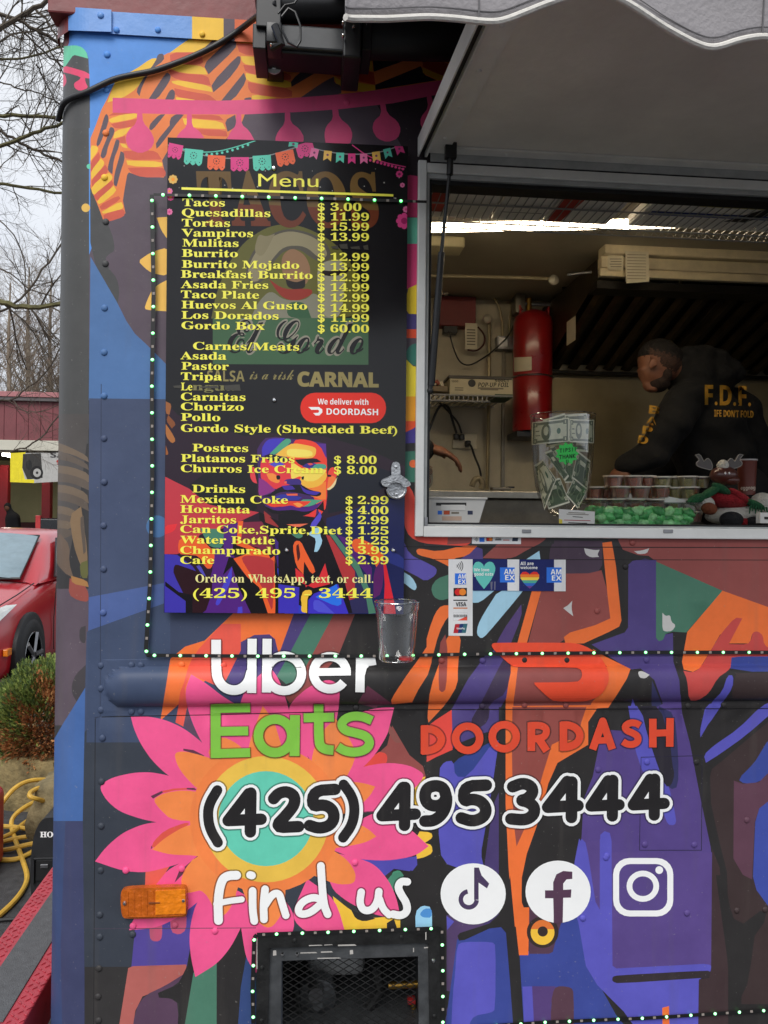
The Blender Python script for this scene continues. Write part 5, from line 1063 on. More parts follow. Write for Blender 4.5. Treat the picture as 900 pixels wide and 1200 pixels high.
# ------------------------------------------------------------------ window frame, hatch, struts
def xz(px, py, Y=0): p = P(px, py, Y); return p.x, p.z
dark_al = mat('weathered_aluminium', (176, 178, 176), .5, .15, .1, 14); gask = mat('black_gasket', (14, 14, 15), .55, 0, .05)
jx0, jzt = xz(489.5, 190); _, jzb = xz(489, 628.5); xr_ = 2.6
jx1 = xz(497.5, 400)[0]; sz1 = xz(600, 617.5)[1]; jx2 = xz(505, 400)[0]
def part(nm, fn, par=truck, **kw): b = MB(); fn(b); return b.build(nm, par, **kw)
part('window_jamb', lambda b: (b.bbox((jx0, -.013, jzb), (jx1, .002, jzt), alu, .002), b.bbox((jx1-.001, -.004, jzb), (jx1+.008, .055, jzt-.02), dark_al, .001), b.bbox((jx1+.0075, .004, jzb+.01), (jx2, .05, jzt-.03), gask, .001)))
zr_ = lambda x: xz(x, 632)[1]
part('window_sill', lambda b: (b.bbox((jx1+.0005, -.0135, jzb-.001), (xr_, .002, sz1), alu, .002), b.bbox((jx2, .004, sz1-.02), (xr_, .06, sz1+.009), gask, .001), b.bbox((jx1+.009, -.006, sz1-.001), (xr_, .003, sz1+.0045), dark_al, .0008)))
part('window_head', lambda b: (b.bbox((jx1+.0005, -.010, jzt-.026), (xr_, .004, jzt-.004), alu, .002), b.bbox((jx1+.006, -.004, jzt-.0365), (xr_, .05, jzt-.0265), dark_al, .001), b.bbox((jx2, .004, jzt-.047), (xr_, .05, jzt-.037), gask, .001)))
for px in (617, 783): 
    part('latch', lambda b: b.bbox(P(px-5, 624.5, -.0165), P(px+5, 620.5, -.0125), metal, .0008))
part('corner_bracket', lambda b: (b.bbox(P(498, 620, -.008), P(510, 616, -.0045), metal, .0006), b.bbox(P(497.5, 620, -.008), P(501, 606, -.0045), metal, .0006)))
hz = xz(500, 181)[1]; HX0 = jx0-.002
SK = .045
def hp(x, t, dz=0): return Vector((x+SK*t, -.012-t, hz-.055*t+dz))
pan = mat('hatch_grey', (228, 224, 215), .5, 0, .07, 3, .08); flg = mat('hatch_flange', (228, 226, 220), .42, 0, .06, 6)
def slab(b, xa, xb, ta, tb, z0, z1, mt):
    v = [hp(xa, ta, z0), hp(xb, ta, z0), hp(xb, tb, z0), hp(xa, tb, z0), hp(xa, ta, z1), hp(xb, ta, z1), hp(xb, tb, z1), hp(xa, tb, z1)]
    b.add(v, [(0, 1, 2, 3), (7, 6, 5, 4), (0, 4, 5, 1), (1, 5, 6, 2), (2, 6, 7, 3), (3, 7, 4, 0)], mt)
hatch = empty('serving_hatch', hp(1.5, 0), 'grey hinged awning hatch propped open above the serving window', 'hatch')
HL = .70
fixn(part('panel', lambda b: slab(b, HX0+.065, 2.9, .03, HL-.03, .004, .02, pan), hatch))
for a_ in ((HX0+.022, HX0+.068, .0, HL), (HX0+.0685, 2.9, .0, .032), (HX0+.0685, 2.9, HL-.032, HL)): fixn(part('flange', lambda b: slab(b, a_[0], a_[1], a_[2], a_[3], -.002, .003, flg), hatch))
fixn(part('top_skin', lambda b: slab(b, HX0+.003, 2.9, .0, HL, .0215, .03, mauve), hatch))
for xa, xb, z0, z1, mt in ((HX0, HX0+.003, -.012, .031, alu), (HX0+.003, HX0+.016, .0, .02, gask), (HX0+.016, HX0+.0215, -.012, .02, alu)): fixn(part('edge_rail', lambda b: slab(b, xa, xb, 0, HL, z0, z1, mt), hatch))
for x_, t_ in [(HX0+.045, .08+.14*i) for i in range(5)]+[(HX0+.2+.3*i, .016) for i in range(8)]: part('hatch_rivet', lambda b: b.ell(hp(x_, t_, -.002), (.005, .005, .0025), alu, 10, 6), hatch)
fixn(part('hinge', lambda b: slab(b, HX0+.03, 2.9, -.004, -.001, -.02, .004, dark_al), hatch))
st_ = empty('gas_strut', P(505, 455, .0), 'thin black gas strut holding up the serving hatch', 'strut')
A_, B2_, C2_ = P(527.5, 195, -.05), P(517, 300, -.03), P(505, 452, -.003)
part('rod', lambda b: b.tube([A_, B2_], .0042, blk, 8), st_)
part('cylinder', lambda b: b.tube([lerp(A_, B2_, .96), C2_], [.0075, .0085], blk, 12), st_)
part('end_fitting', lambda b: (b.tube([P(528, 172, -.052), P(527, 205, -.05)], .0075, blk, 8), b.bbox(P(522, 184, -.062), P(534, 170, -.045), blk, .002)), st_)
part('end_fitting', lambda b: (b.tube([P(504.5, 449, -.003), P(504, 460, -.002)], .006, blk, 8), b.ell(P(504, 458, -.002), (.008, .008, .008), blk)), st_)
# ------------------------------------------------------------------ awning
aw = empty('retractable_awning', P(405, 60, -.1), 'black retractable awning with a grey scalloped valance above the serving window', 'awning')
fab = mat('grey_awning_fabric', (150, 146, 148), .8, 0, .05, 6, .25, 160); pip = mat('white_piping', (222, 218, 210), .7, 0, .05, 30, .2, 120)
VY = -.80
vb = [(405, 20), (430, 16), (455, 14), (480, 12.5), (505, 13), (535, 17), (560, 21.5), (578, 23.5), (592, 22), (615, 14), (640, 6), (665, 1), (685, -1), (705, 2), (725, 9), (750, 20), (775, 31), (800, 40), (820, 47), (835, 51), (848, 50), (865, 44), (885, 39), (905, 37), (940, 44), (980, 52), (1020, 40), (1080, 10), (1140, 30), (1200, 48)]
vb = chaikin_open(vb, 2)
def vy_(i): return VY+.012*math.sin(i*.09)
vv = []; vf = []; nr = 8
xl_ = P(405, 20, VY).x
for i, (x, y) in enumerate(vb):
    p = P(x, y, VY)
    for j in range(nr): 
        t = j/(nr-1); vv.append(Vector((p.x, vy_(i)*(t)+VY*(1-t)+.004*math.sin(i*.2)*t, lerp(2.24, p.z, t))))
for i in range(len(vb)-1):
    for j in range(nr-1): a_ = i*nr+j; vf.append((a_, a_+1, a_+nr+1, a_+nr))
o_ = part('valance', lambda b: b.add(vv, vf, fab, True), aw)
md = o_.modifiers.new('s', 'SOLIDIFY'); md.thickness = .0012
part('piping', lambda b: b.tube([vv[i*nr+nr-1] for i in range(len(vb))], .0042, pip, 8), aw)
X1_ = 3.2
stm = mat('stitching', (110, 108, 110), .9, 0, .1)
part('stitch_line', lambda b: b.tube([vv[i*nr+nr-1]+Vector((0, -.0012, .012)) for i in range(len(vb))], .0007, stm, 4, cap=False), aw)
for k_s in (26, 58, 92): part('panel_seam', lambda b: b.tube([vv[k_s*nr+j]+Vector((0, -.0014, 0)) for j in range(nr)], .0012, stm, 5), aw)
ffv = []
for i in range(25):
    x = lerp(xl_+.0, X1_, i/24)
    for j in range(7): t = j/6; ffv.append((x, lerp(-.14, VY, t), lerp(2.60, 2.24, t)-.02*math.sin(math.pi*t)))
part('canopy', lambda b: b.add(ffv, [(i*7+j, i*7+j+1, i*7+j+8, i*7+j+7) for i in range(24) for j in range(6)], fab, True), aw)
part('front_bar', lambda b: b.bbox((xl_-.02, VY-.03, 2.235), (X1_, VY+.03, 2.29), blk, .008), aw)
def bxp(b, x0, y0, x1, y1, Y0, Y1, mt, bev=.002):
    p, q = P(x0, y1, Y0), P(x1, y0, Y0); b.bbox((p.x, Y0, p.z), (q.x, Y1, q.z), mt, bev)
gbar = mat('grey_black_bar', (58, 60, 62), .35, 0, .12, 16)
part('case', lambda b: (bxp(b, 296, 28, 312, 56, -.15, -.04, blk), bxp(b, 300, 33, 406, 53, -.13, -.05, gbar, .004), bxp(b, 306, 50, 406, 60, -.12, -.05, blk), bxp(b, 300, -60, 330, 30, -.16, -.01, blk)), aw)
part('roller', lambda b: b.tube([P(322, 8, -.12), P(408, 8, -.12)], .031, blk, 20), aw)
part('roller', lambda b: b.tube([P(420, 43, -.10), P(1300, 60, -.10)], .044, mat('dark_roller', (22, 26, 28), .4, 0, .08, 9), 24), aw)
part('arm_joint', lambda b: (bxp(b, 402, 20, 424, 66, -.16, -.03, blk, .004)), aw)
part('arm_joint', lambda b: bxp(b, 424, 24, 436, 58, -.15, -.06, blk), aw)
part('arm_joint', lambda b: ( bxp(b, 312, 26, 330, 48, -.17, -.11, blk), b.tube([P(322, 30, -.18), P(330, 52, -.18), P(318, 56, -.17)], .008, blk, 8)), aw)
part('case', lambda b: b.bbox((P(296, 0, -.1).x, -.2, 2.62), (X1_, -.005, 2.80), blk, .01), aw)
chrome = mat('chrome', (225, 225, 225), .15, 1, 0)
def bolt(px, py, Y, r, par, washer=True):
    b = MB(); c = P(px, py, Y); 
    if washer: b.lathe([(r, 0), (r, .003), (r*.4, .0035)], c, wht, 20, 'Y')
    b.lathe([(r*.52, .0), (r*.52, .005), (r*.3, .0085), (0, .009)], c+Vector((0, -.002, 0)), chrome, 12, 'Y'); b.build('bolt', par)
part('bracket', lambda b: (bxp(b, 311.5, 50, 332, 82, -.05, -.004, blk, .003), b.lathe([(.019, 0), (.019, .04)], P(321.5, 79, -.012), blk, 20, 'Y')), aw)
bolt(321, 78.5, -.055, .0165, aw); bolt(402, 29, -.162, .006, aw, False); bolt(402, 44, -.162, .006, aw, False); bolt(414, 34, -.162, .006, aw, False); bolt(429, 32, -.152, .004, aw, False); bolt(318, 55, -.175, .004, aw, False)
# wires at the case and the cord across the corner
part('wire', lambda b: (b.tube(chaikin_v := [P(x, y, -.19) for x, y in ((330, 20), (338, 10), (346, 14), (352, 30), (352, 48), (348, 55), (338, 50), (331, 36))], .0025, blk, 6), b.tube([P(x, y, -.185) for x, y in ((326, 16), (334, 6), (345, 4), (352, -6))], .002, blk, 6)), aw)
def smooth3(pts, it=3):
    for _ in range(it):
        q = [pts[0]]
        for a_, b_ in zip(pts, pts[1:]): q += [a_*.75+b_*.25, a_*.25+b_*.75]
        q.append(pts[-1]); pts = q
    return pts
cord = [P(324, 4, -.16), P(312, 12, -.14), P(300, 20, -.08)]+[wall(x, y, .009) for x, y in ((285, 32), (262, 48), (240, 60), (215, 71), (180, 83.5), (160, 87), (135, 92), (118, 100), (100, 109), (85, 114), (76, 119), (72, 126), (66, 140))]
b = MB(); b.tube(smooth3(cord, 2), .0062, mat('cord_black', (34, 34, 36), .45, 0, .08), 10)
b.build('power_cord', None, label='thick black cord running from the awning case round the top corner of the truck', cat='cord')
# ------------------------------------------------------------------ bottle opener, cup, marker light
steel = mat('cast_zinc', (176, 178, 180), .32, .85, .15, 40, .25, 220)
bo = empty('bottle_opener', P(463.5, 583, -.03), 'silver wall bottle opener screwed to the lower right of the menu board', 'bottle opener')
def outl(pts, Y): return [(lambda p: (p.x, p.z))(P(x, y, Y)) for x, y in pts]
fixn(part('mount_plate', lambda b: b.prism(outl(chaikin([(459, 560), (458, 548), (460, 542), (464, 541), (468, 543), (469, 549), (469, 560)], 2), -.032), -.036, -.0265, steel), bo))
w_ = chaikin([(446, 566), (447, 562), (455, 559), (460, 556), (468, 556), (474, 560), (480, 565), (481, 569), (476, 571), (472, 571), (470, 567), (464, 565), (457, 567), (454, 571), (449, 570)], 2)
fixn(part('wing', lambda b: (b.prism(outl(w_, -.045), -.054, -.034, steel)), bo))
def cup_bm(b):
    prof = [(.0, -.001), (.016, 0), (.021, .006), (.0215, .013)]
    b.lathe(prof, P(464.5, 573, -.028), steel, 24, 'Y')
    b.tube([P(464.5+10.5*math.cos(rad(t)), 573+10.5*math.sin(rad(t)), -.043) for t in range(0, 181, 15)], .0035, steel, 8)
part('catch_cup', cup_bm, bo)
part('screw', lambda b: b.lathe([(0, .003), (.003, .0025), (.004, 0)], P(464.5, 579, -.045), chrome, 12, 'Y'), bo)
part('screw', lambda b: b.lathe([(0, .003), (.003, .0025), (.004, 0)], P(464, 547, -.0365), chrome, 12, 'Y'), bo)
clear = clearmat('clear_plastic', (253, 254, 254), .11, .05)
cp = P(467, 705, -.085); cb = P(464.5, 774, -.085)
cupo = empty('plastic_cup', cb, 'clear plastic cup fixed below the bottle opener to catch caps', 'cup')
H_ = cp.z-cb.z; R1, R0_ = 26.5/550, 20.5/550
part('cup_wall', lambda b: b.lathe([(0, .0), (R0_*.9, 0), (R0_, .004), (lerp(R0_, R1, .5), H_*.5), (R1-.002, H_*.86), (R1, H_*.88), (R1, H_)], cb, clear, 40, cap=False), cupo)
rimm = clearmat('clear_rim', (225, 228, 230), .42, .12)
part('rim', lambda b: b.tube([cb+Vector((R1*math.cos(a_), R1*math.sin(a_), H_)) for a_ in [rad(k*9) for k in range(40)]], .0016, rimm, 6, closed=True), cupo)
part('base_ring', lambda b: b.tube([cb+Vector((R0_*.93*math.cos(a_), R0_*.93*math.sin(a_), .002)) for a_ in [rad(k*9) for k in range(40)]], .0013, rimm, 6, closed=True), cupo)
b = MB(); b.lathe([(.013, 0), (.0145, .001), (.013, .006), (0, .007)], cb+Vector((.018, -.01, .003)), mat('red_cap', (190, 40, 40), .3, .3), 20); b.build('crown_cork', None, label='red bottle cap lying in the clear plastic cup', cat='bottle cap')
amber = mat('amber_lens', (232, 128, 14), .22, 0, .10, 60, .35, 90, coat=.6); amb2 = mat('amber_lens_dark', (190, 92, 12), .25, 0, .1, 60, .35, 90, coat=.6)
ml = empty('marker_light', P(181, 1076, -.0), 'amber rectangular side marker light beside the pink flower', 'marker light')
q_ = fr('L2', [(300, 362), (330, 354), (560, 346), (576, 358), (578, 468), (562, 480), (320, 487), (300, 474), (295, 400)])
fixn(part('base', lambda b: b.prism(outl(chaikin(q_, 2), -.003), -.010, .0, amb2), ml))
def ins(q, k): cx = sum(p[0] for p in q)/len(q); cy = sum(p[1] for p in q)/len(q); return [(cx+(x-cx)*(1-k*.5), cy+(y-cy)*(1-k)) for x, y in q]
fixn(part('lens', lambda b: b.prism(outl(chaikin(ins(q_, .08), 2), -.018), -.024, -.0098, amb2), ml))
fixn(part('reflector', lambda b: b.prism(outl(fr('L2', [(440, 375), (565, 368), (568, 470), (440, 475)]), -.026), -.0262, -.0238, amber), ml))
for k in range(9): part('rib', lambda b: b.tube([P(150+k*7.5, 1044.5-k*.2, -.024), P(150+k*7.5, 1073-k*.2, -.024)], .0012, amber if k > 4 else amb2, 6), ml)
part('slot', lambda b: b.bbox(P(174, 1059.5, -.0272), P(188, 1056.5, -.0238), mat('slot_brown', (120, 60, 16), .5), .0005), ml)
for x, y in ((146, 1058.5), (215, 1055)): part('screw', lambda b: b.lathe([(0, .004), (.003, .0035), (.0045, 0)], P(x, y, -.0245), chrome, 12, 'Y'), ml)
# ------------------------------------------------------------------ vent door at the bottom
gl = mat('grimy_black', (30, 30, 30), .38, 0, .25, 20, .2, 60); glg = mat('worn_dark_grey', (74, 76, 78), .4, .3, .2, 20, .15, 50)
vd = empty('vent_door', P(410, 1215, 0), 'black framed vent door with expanded metal mesh at the bottom of the truck', 'vent door')
def bar4(b, q, Y0, Y1, mt): b.prism(outl(q, Y0), Y0, Y1, mt)
OUT = [(302, 1097), (516, 1090.5), (518, 1235), (299, 1235)]; INN = [(316, 1111), (502, 1105), (504, 1235), (313, 1235)]; IN2 = [(330, 1126), (490, 1120.5), (491, 1235), (329, 1235)]
for q in ([OUT[0], OUT[1], INN[1], INN[0]], [OUT[0], INN[0], INN[3], OUT[3]], [OUT[1], OUT[2], INN[2], INN[1]]): fixn(part('frame_bar', lambda b: bar4(b, q, -.014, .002, gl), vd))
for q in ([INN[0], INN[1], IN2[1], IN2[0]], [INN[0], IN2[0], IN2[3], INN[3]], [INN[1], INN[2], IN2[2], IN2[1]]): fixn(part('mesh_flange', lambda b: bar4(b, q, -.006, .001, glg), vd))
def diam(b):
    y = 1128; r = 0
    wx, wy = 13, 3.9
    def seg(p, q): 
        if min(p[1], q[1]) < 1122: return
        b.tube([P(p[0], p[1], -.002), P(q[0], q[1], -.002)], .0010, gl, 4, cap=False)
    for r in range(-1, 30):
        for c in range(-1, 14):
            x0 = 331+c*wx+(wx/2 if r % 2 else 0); y0 = 1124+r*wy
            for dx in (-wx/2, wx/2):
                a_, b2 = (x0, y0), (x0+dx, y0+wy)
                if 329 <= a_[0] <= 492 and 329 <= b2[0] <= 492: seg(a_, b2)
    
part('expanded_metal', diam, vd, kind='stuff')
for x, y in ((345.5, 1102), (470.5, 1098), (307, 1134), (508, 1126), (306.5, 1196), (509, 1191), (331, 1118.5), (348, 1118.5)): part('bolt', lambda b: b.lathe([(0, .004), (.003, .0035), (.005, 0)], P(x, y, -.0143 if y < 1110 or x < 320 or x > 500 else -.0063), gl if y > 1126 or y < 1104 else chrome, 10, 'Y'), vd)
part('scuff', lambda b: [b.quad(P(x, y, -.0146 if y < 1109 else -.0064), P(x, y+h, -.0146 if y < 1109 else -.0064), P(x+w, y+h-.6, -.0146 if y < 1109 else -.0064), P(x+w*.9, y-.4, -.0146 if y < 1109 else -.0064), mat('bare_scuff', (176, 172, 166), .6, 0, .2)) for x, y, w, h in ((362, 1107.5, 16, 1.2), (380, 1107, 10, 1), (396, 1107, 22, 1.8), (320, 1114, 4, 6), (352, 1116, 20, 1.5), (376, 1115, 14, 1.6), (410, 1113.5, 4, 5), (372, 1122.5, 28, 1.2), (498.5, 1092.5, 1.2, 9), (497, 1110, 5, 1.4), (484, 1111, 1.2, 5), (300.5, 1100, 1.2, 36))], vd, kind='stuff')
gx0, gz1 = xz(325, 1112); gx1, _ = xz(500, 1112); 
part('recess', lambda b: (b.box((gx0, .40, ZB), (gx1, .42, gz1), mat('dark_recess', (150, 140, 138), .6, 0, .2)), b.box((gx0-.01, .031, gz1), (gx1+.01, .42, gz1+.01), glg), b.box((gx0-.012, .031, ZB), (gx0, .42, gz1), glg), b.box((gx1, .031, ZB), (gx1+.012, .42, gz1), glg), b.box((gx0, .002, ZB-.01), (gx1, .42, ZB-.001), glg)), vd)
pump = empty('water_pump', (P(420, 1210, .2)), 'grey pump with brass fittings behind the mesh of the vent door', 'pump')
brass = mat('brass', (170, 132, 60), .3, .9, .1)
part('tank', lambda b: b.bbox((gx0+.07, .25, ZB+.02), (gx1-.12, .38, gz1-.03), mat('tank_grey', (190, 190, 188), .45, .2, .15), .02), pump)
part('motor', lambda b: (b.lathe([(.045, 0), (.045, .04), (.03, .05), (.012, .07)], P(372, 1158, .2), glg, 20, 'Y'), b.lathe([(.02, 0), (.018, .03)], P(370, 1158, .15), metal, 16, 'Y')), pump)
part('fitting', lambda b: (b.tube([P(455, 1155, .15), P(492, 1153, .15)], .009, brass, 10), b.tube([P(484, 1170, .15), P(486, 1230, .15)], .007, brass, 10), b.bbox(P(478, 1178, .14), P(486, 1166, .16), mat('red_tag', (170, 40, 40), .5), .002)), pump)
part('pipe', lambda b: (b.tube([P(348, 1160, .15), P(352, 1200, .15), P(400, 1225, .15)], .006, gl, 8), b.tube([P(440, 1130, .15), P(446, 1160, .15), P(432, 1180, .15)], .012, gl, 8)), pump)
light_string([([(297, 1200), (296, 1160), (298, 1099), (301, 1095.5), (400, 1092), (514, 1088), (518, 1091), (519, 1140), (519, 1235)], 8, 5, -.015, 30.2)], 'string of green lights taped round the black vent door', P(410, 1093, -.015))
light_string([([(560, 1203.5), (640, 1198), (760, 1193), (900, 1184), (960, 1180)], 22, 4.2, -.006, 28.5)], 'string of green lights along the lower right edge of the truck side', P(760, 1193, -.006))
b_ = MB(); bar = P(600, 1206, 0)
light_string([([(497.5, 236.5), (499.5, 237), (500, 242)], 2, 4, .003, 60)], 'green light at the upper corner of the window opening', P(499, 240, .0))
# ------------------------------------------------------------------ inside the kitchen
def dbox(b, x0, y0, x1, y1, Y0, Y1, mt, bev=.003):
    """box whose front face (at Y0) covers the given photo rectangle"""
    p, q = P(x0, y1, Y0), P(x1, y0, Y0); b.bbox((min(p.x, q.x), Y0, min(p.z, q.z)), (max(p.x, q.x), Y1, max(p.z, q.z)), mt, bev)
ss = mat('brushed_steel', (150, 146, 136), .32, .9, .08, 30, .05, 200); ssd = mat('dull_steel', (120, 114, 102), .42, .8, .12, 12)
lampm = mat('lamp_tube', (255, 240, 214), .4, 0, 0, emit=(255, 234, 200), es=15)
cl = empty('ceiling_light', (.6, .62, ZC), 'long warm white strip light below the kitchen ceiling, seen behind the wire rack', 'ceiling light')
pz = P(600, 268, .62).z
RL = Matrix.Rotation(-.17, 3, 'Z'); LC = (.61, .607, pz)
part('diffuser', lambda b: b.bbox((-.35, .59, pz-.006), (1.35, .63, pz+.010), lampm, .005, rot=RL, ctr=LC), cl)
part('housing', lambda b: b.bbox((-.35, .585, pz+.0105), (1.35, .645, ZC-.001), mat('lamp_housing', (200, 196, 186), .5), .003, rot=RL, ctr=LC), cl)
# overhead wire rack with flat packages
zr1 = P(560, 214, .07).z
wr = empty('wire_rack', (1.2, .2, zr1), 'white wire rack hung above the window holding flat printed packages', 'rack')
wm = mat('wire_grey', (150, 150, 148), .45, .3, .1)
def wires(b):
    x = .27
    while x < 2.6: b.tube([(x, .065, zr1), (x, .31, zr1+.0)], .0014, wm, 4, cap=False); x += .0222
    for y in (.068, .19, .308): b.tube([(.27, y, zr1-.003), (2.6, y, zr1-.003)], .0024, wm, 6)
    x = .27; k = 0
    zz = []
    while x < 2.6: zz.append((x, .31, zr1-(.003 if k % 2 else .018))); x += .011; k += 1
    b.tube(zz, .0012, wm, 4, cap=False); b.tube([(.27, .31, zr1-.019), (2.6, .31, zr1-.019)], .002, wm, 6)
part('wires', wires, wr, kind='stuff')
pkw = mat('package_white', (228, 226, 220), .45, 0, .06, 8)
def pack(x0, x1, prints, label, th=.03):
    r = empty('flat_package', ((x0+x1)/2, .19, zr1+.004), label, 'package', 'flat packages on the overhead wire rack')
    part('wrapper', lambda b: b.bbox((x0, .075, zr1+.004), (x1, .30, zr1+.004+th), pkw, .004), r)
    for c, q in prints: part('print', lambda b: b.add([(x, y, zr1+.0032) for x, y in q], [(3, 2, 1, 0)], c), r)
redp = mat('print_red', (170, 50, 40), .45); bluep = mat('print_blue', (44, 66, 150), .45); yelp = mat('print_yellow', (186, 180, 110), .5); dkp = mat('print_dark', (50, 48, 50), .5)
pack(.275, .47, [(redp, [(.28, .08), (.325, .08), (.34, .26), (.28, .26)]), (dkp, [(.36, .12), (.46, .12), (.46, .124), (.36, .124)])], 'leftmost flat white package on the rack with a red patch')
pack(.478, .615, [(dkp, [(.49, .2), (.60, .2), (.60, .204), (.49, .204)]), (dkp, [(.49, .24), (.60, .24), (.60, .243), (.49, .243)])], 'plain white flat package between the two red printed ones')
pack(.62, .80, [(redp, [(.625, .08), (.69, .08), (.665, .29), (.625, .29)])], 'flat white package with a wide red band on the rack')
pack(.86, 1.30, [(bluep, [(.88, .19), (1.28, .19), (1.28, .215), (.88, .215)]), (yelp, [(.98, .11), (1.18, .11), (1.18, .15), (.98, .15)]), (dkp, [(1.1, .235), (1.16, .235), (1.26, .09), (1.2, .09)])], 'large flat white package with a blue stripe and yellow print')
pack(1.31, 1.9, [(bluep, [(1.4, .19), (1.8, .19), (1.8, .21), (1.4, .21)])], 'rightmost flat white package on the overhead rack')
# back wall: steel sheet, trunking, counter
part('steel_sheet', lambda b: b.bbox((P(640, 440, YB).x, YB-.008, 1.2), (3.9, YB-.001, P(700, 437, YB).z), mat('steel_wall', (168, 154, 120), .38, .55, .08, 4, .06, 5), .001))
part('wall_trim', lambda b: b.bbox((P(588, 400, YB).x, YB-.012, 1.0), (P(592, 400, YB).x, YB-.0005, P(590, 395, YB).z), ssd, .001))
ctr = empty('rear_counter', (.9, 1.5, .742), 'stainless steel work counter along the back wall of the kitchen', 'counter')
zc = P(560, 575, 1.15).z
part('worktop', lambda b: b.bbox((-.45, 1.15, zc-.03), (3.9, YB-.01, zc), ss, .004), ctr)
part('front_panel', lambda b: b.bbox((-.45, 1.19, .75), (3.9, 1.21, zc-.031), ssd, .002), ctr)
part('counter_plate', lambda b: b.bbox((P(590, 573, 1.3).x, 1.3, zc+.0005), (P(640, 573, 1.3).x, 1.7, zc+.006), ss, .002), ctr)  # thin raised plate in the same steel as the worktop
fc = empty('serving_counter', (1.2, .3, .742), 'steel serving counter just inside the window', 'counter')
zk = 1.4835
part('counter_top', lambda b: b.bbox((P(507, 600, .06).x, .062, zk-.02), (2.9, .42, zk), ssd, .003), fc)
part('cabinet', lambda b: b.bbox((.30, .08, .75), (2.9, .41, zk-.021), ssd, .003), fc)
# fire suppression cylinder
redt = mat('tank_red', (150, 20, 24), .28, 0, .04, 8, coat=.5); lab = mat('paper_label', (205, 196, 170), .6, 0, .05)
YT = 1.66; cx_ = P(624, 440, YT).x; zb = P(620, 506, YT).z; ztop = P(624, 368, YT).z; rt = 23.5/900*(YT+1.73)
tk = empty('fire_suppression_tank', (cx_, YT, zb), 'tall red fire suppression cylinder mounted on the back wall', 'fire suppression tank')
Hh = ztop-zb
part('cylinder', lambda b: b.lathe([(rt*.97, 0), (rt, .01), (rt, Hh*.46), (rt*.985, Hh*.465), (rt*.985, Hh*.475), (rt, Hh*.48), (rt, Hh-.045), (rt*.93, Hh-.02), (rt*.72, Hh), (rt*.3, Hh+.015), (rt*.2, Hh+.02)], (cx_, YT, zb), redt, 36), tk)
part('foot_bracket', lambda b: b.bbox((cx_-rt*.95, YT-.05, zb-.03), (cx_+rt*.6, YT+.12, zb-.001), blk, .004), tk)
part('strap', lambda b: b.tube([(cx_+(rt+.002)*math.cos(rad(a_)), YT+(rt+.002)*math.sin(rad(a_)), P(624, 443, YT).z) for a_ in range(170, 371, 10)], .004, metal, 6), tk)
def wrap_on(cx0, cy0, r):
    def f(px, py):
        d = ray(px, py); a2 = d.x*d.x+d.y*d.y; ox, oy = CAM.x-cx0, CAM.y-cy0; b2 = ox*d.x+oy*d.y; c2 = ox*ox+oy*oy-r*r; D = max(0, b2*b2-a2*c2)
        t = (-b2-math.sqrt(D))/a2; return CAM+d*t
    return f
lb = lambda x0, x1, n=8: [((lerp(x0, x1, i/n), 380), (lerp(x0, x1, i/n), 640)) for i in range(n+1)]
planar('paper_label', [(lab, [(602.5, 419), (623, 418), (623, 434), (602.5, 436)], 0)], wrap_on(cx_, YT, rt+.001), tk, edges=lb(602, 624))
part('valve', lambda b: (b.tube([(cx_-.02, YT, zb+Hh), (cx_-.02, YT, zb+Hh+.07)], .014, brass, 10), b.tube([(cx_-.06, YT, zb+Hh+.045), (cx_+.09, YT, zb+Hh+.045)], .009, metal, 8), b.bbox((cx_-.085, YT-.02, zb+Hh+.0), (cx_-.04, YT+.06, zb+Hh+.085), ssd, .004)), tk)
for s_ in (-1, 1): part('lifting_lug', lambda b: b.tube([(cx_+s_*rt*.72, YT-.02, zb+Hh-.02), (cx_+s_*rt*.74, YT-.02, zb+Hh+.03), (cx_+s_*rt*.6, YT-.02, zb+Hh+.01)], .006, redt, 8), tk)
part('hose', lambda b: b.tube(smooth3([Vector((cx_+.09, YT, zb+Hh+.045)), P(665, 371, 1.6), P(665, 345, 1.6), P(660, 330, 1.55)], 2), .014, blk, 10), tk)
# control box, tag, cable runs, sockets
cb_ = empty('control_box', P(537, 382, 1.75), 'dark red control box high on the back wall left of the cylinder', 'control box')
part('box', lambda b: dbox(b, 512, 348, 558, 381, 1.73, 1.799, mat('box_red', (112, 34, 34), .45, 0, .06), .004), cb_)
part('gland', lambda b: dbox(b, 520, 381.5, 536, 390, 1.74, 1.78, blk), cb_)
tg = empty('inspection_tag', P(552, 408, 1.72), 'cream inspection tag hanging from the dark red control box', 'tag')
part('card', lambda b: dbox(b, 545, 379, 559.5, 409, 1.716, 1.718, lab, .0004), tg)
for k in range(6): part('text_line', lambda b: dbox(b, 547, 386+k*3.4, 557, 387+k*3.4, 1.7150, 1.7157, mat('grey_ink', (120, 112, 96), .7), .0002), tg)
cond = mat('conduit', (150, 138, 108), .4, .5, .1)
def pipe(pts, r, mt, label, cat='pipe', Y=1.76, name='pipe', grp=None):
    b = MB(); b.tube(smooth3([P(p[0], p[1], p[2] if len(p) > 2 else Y) for p in pts], 2), r, mt, 8); return b.build(name, None, label=label, cat=cat, group=grp)
pipe([(490, 323, 1.3), (600, 325, 1.3), (648, 327, 1.3)], .008, cond, 'upper horizontal conduit across the kitchen back')
pipe([(490, 337), (560, 338), (656, 340)], .009, cond, 'lower horizontal conduit along the top of the back wall')
pipe([(573.5, 372), (573.5, 440), (571, 574)], .0085, cond, 'vertical conduit running down the wall beside the foil box')
pipe([(520, 339.5), (545, 342), (570, 342), (583, 352), (589, 375), (589, 394)], .005, cond, 'curved conduit bending down into the small junction box', Y=1.77)
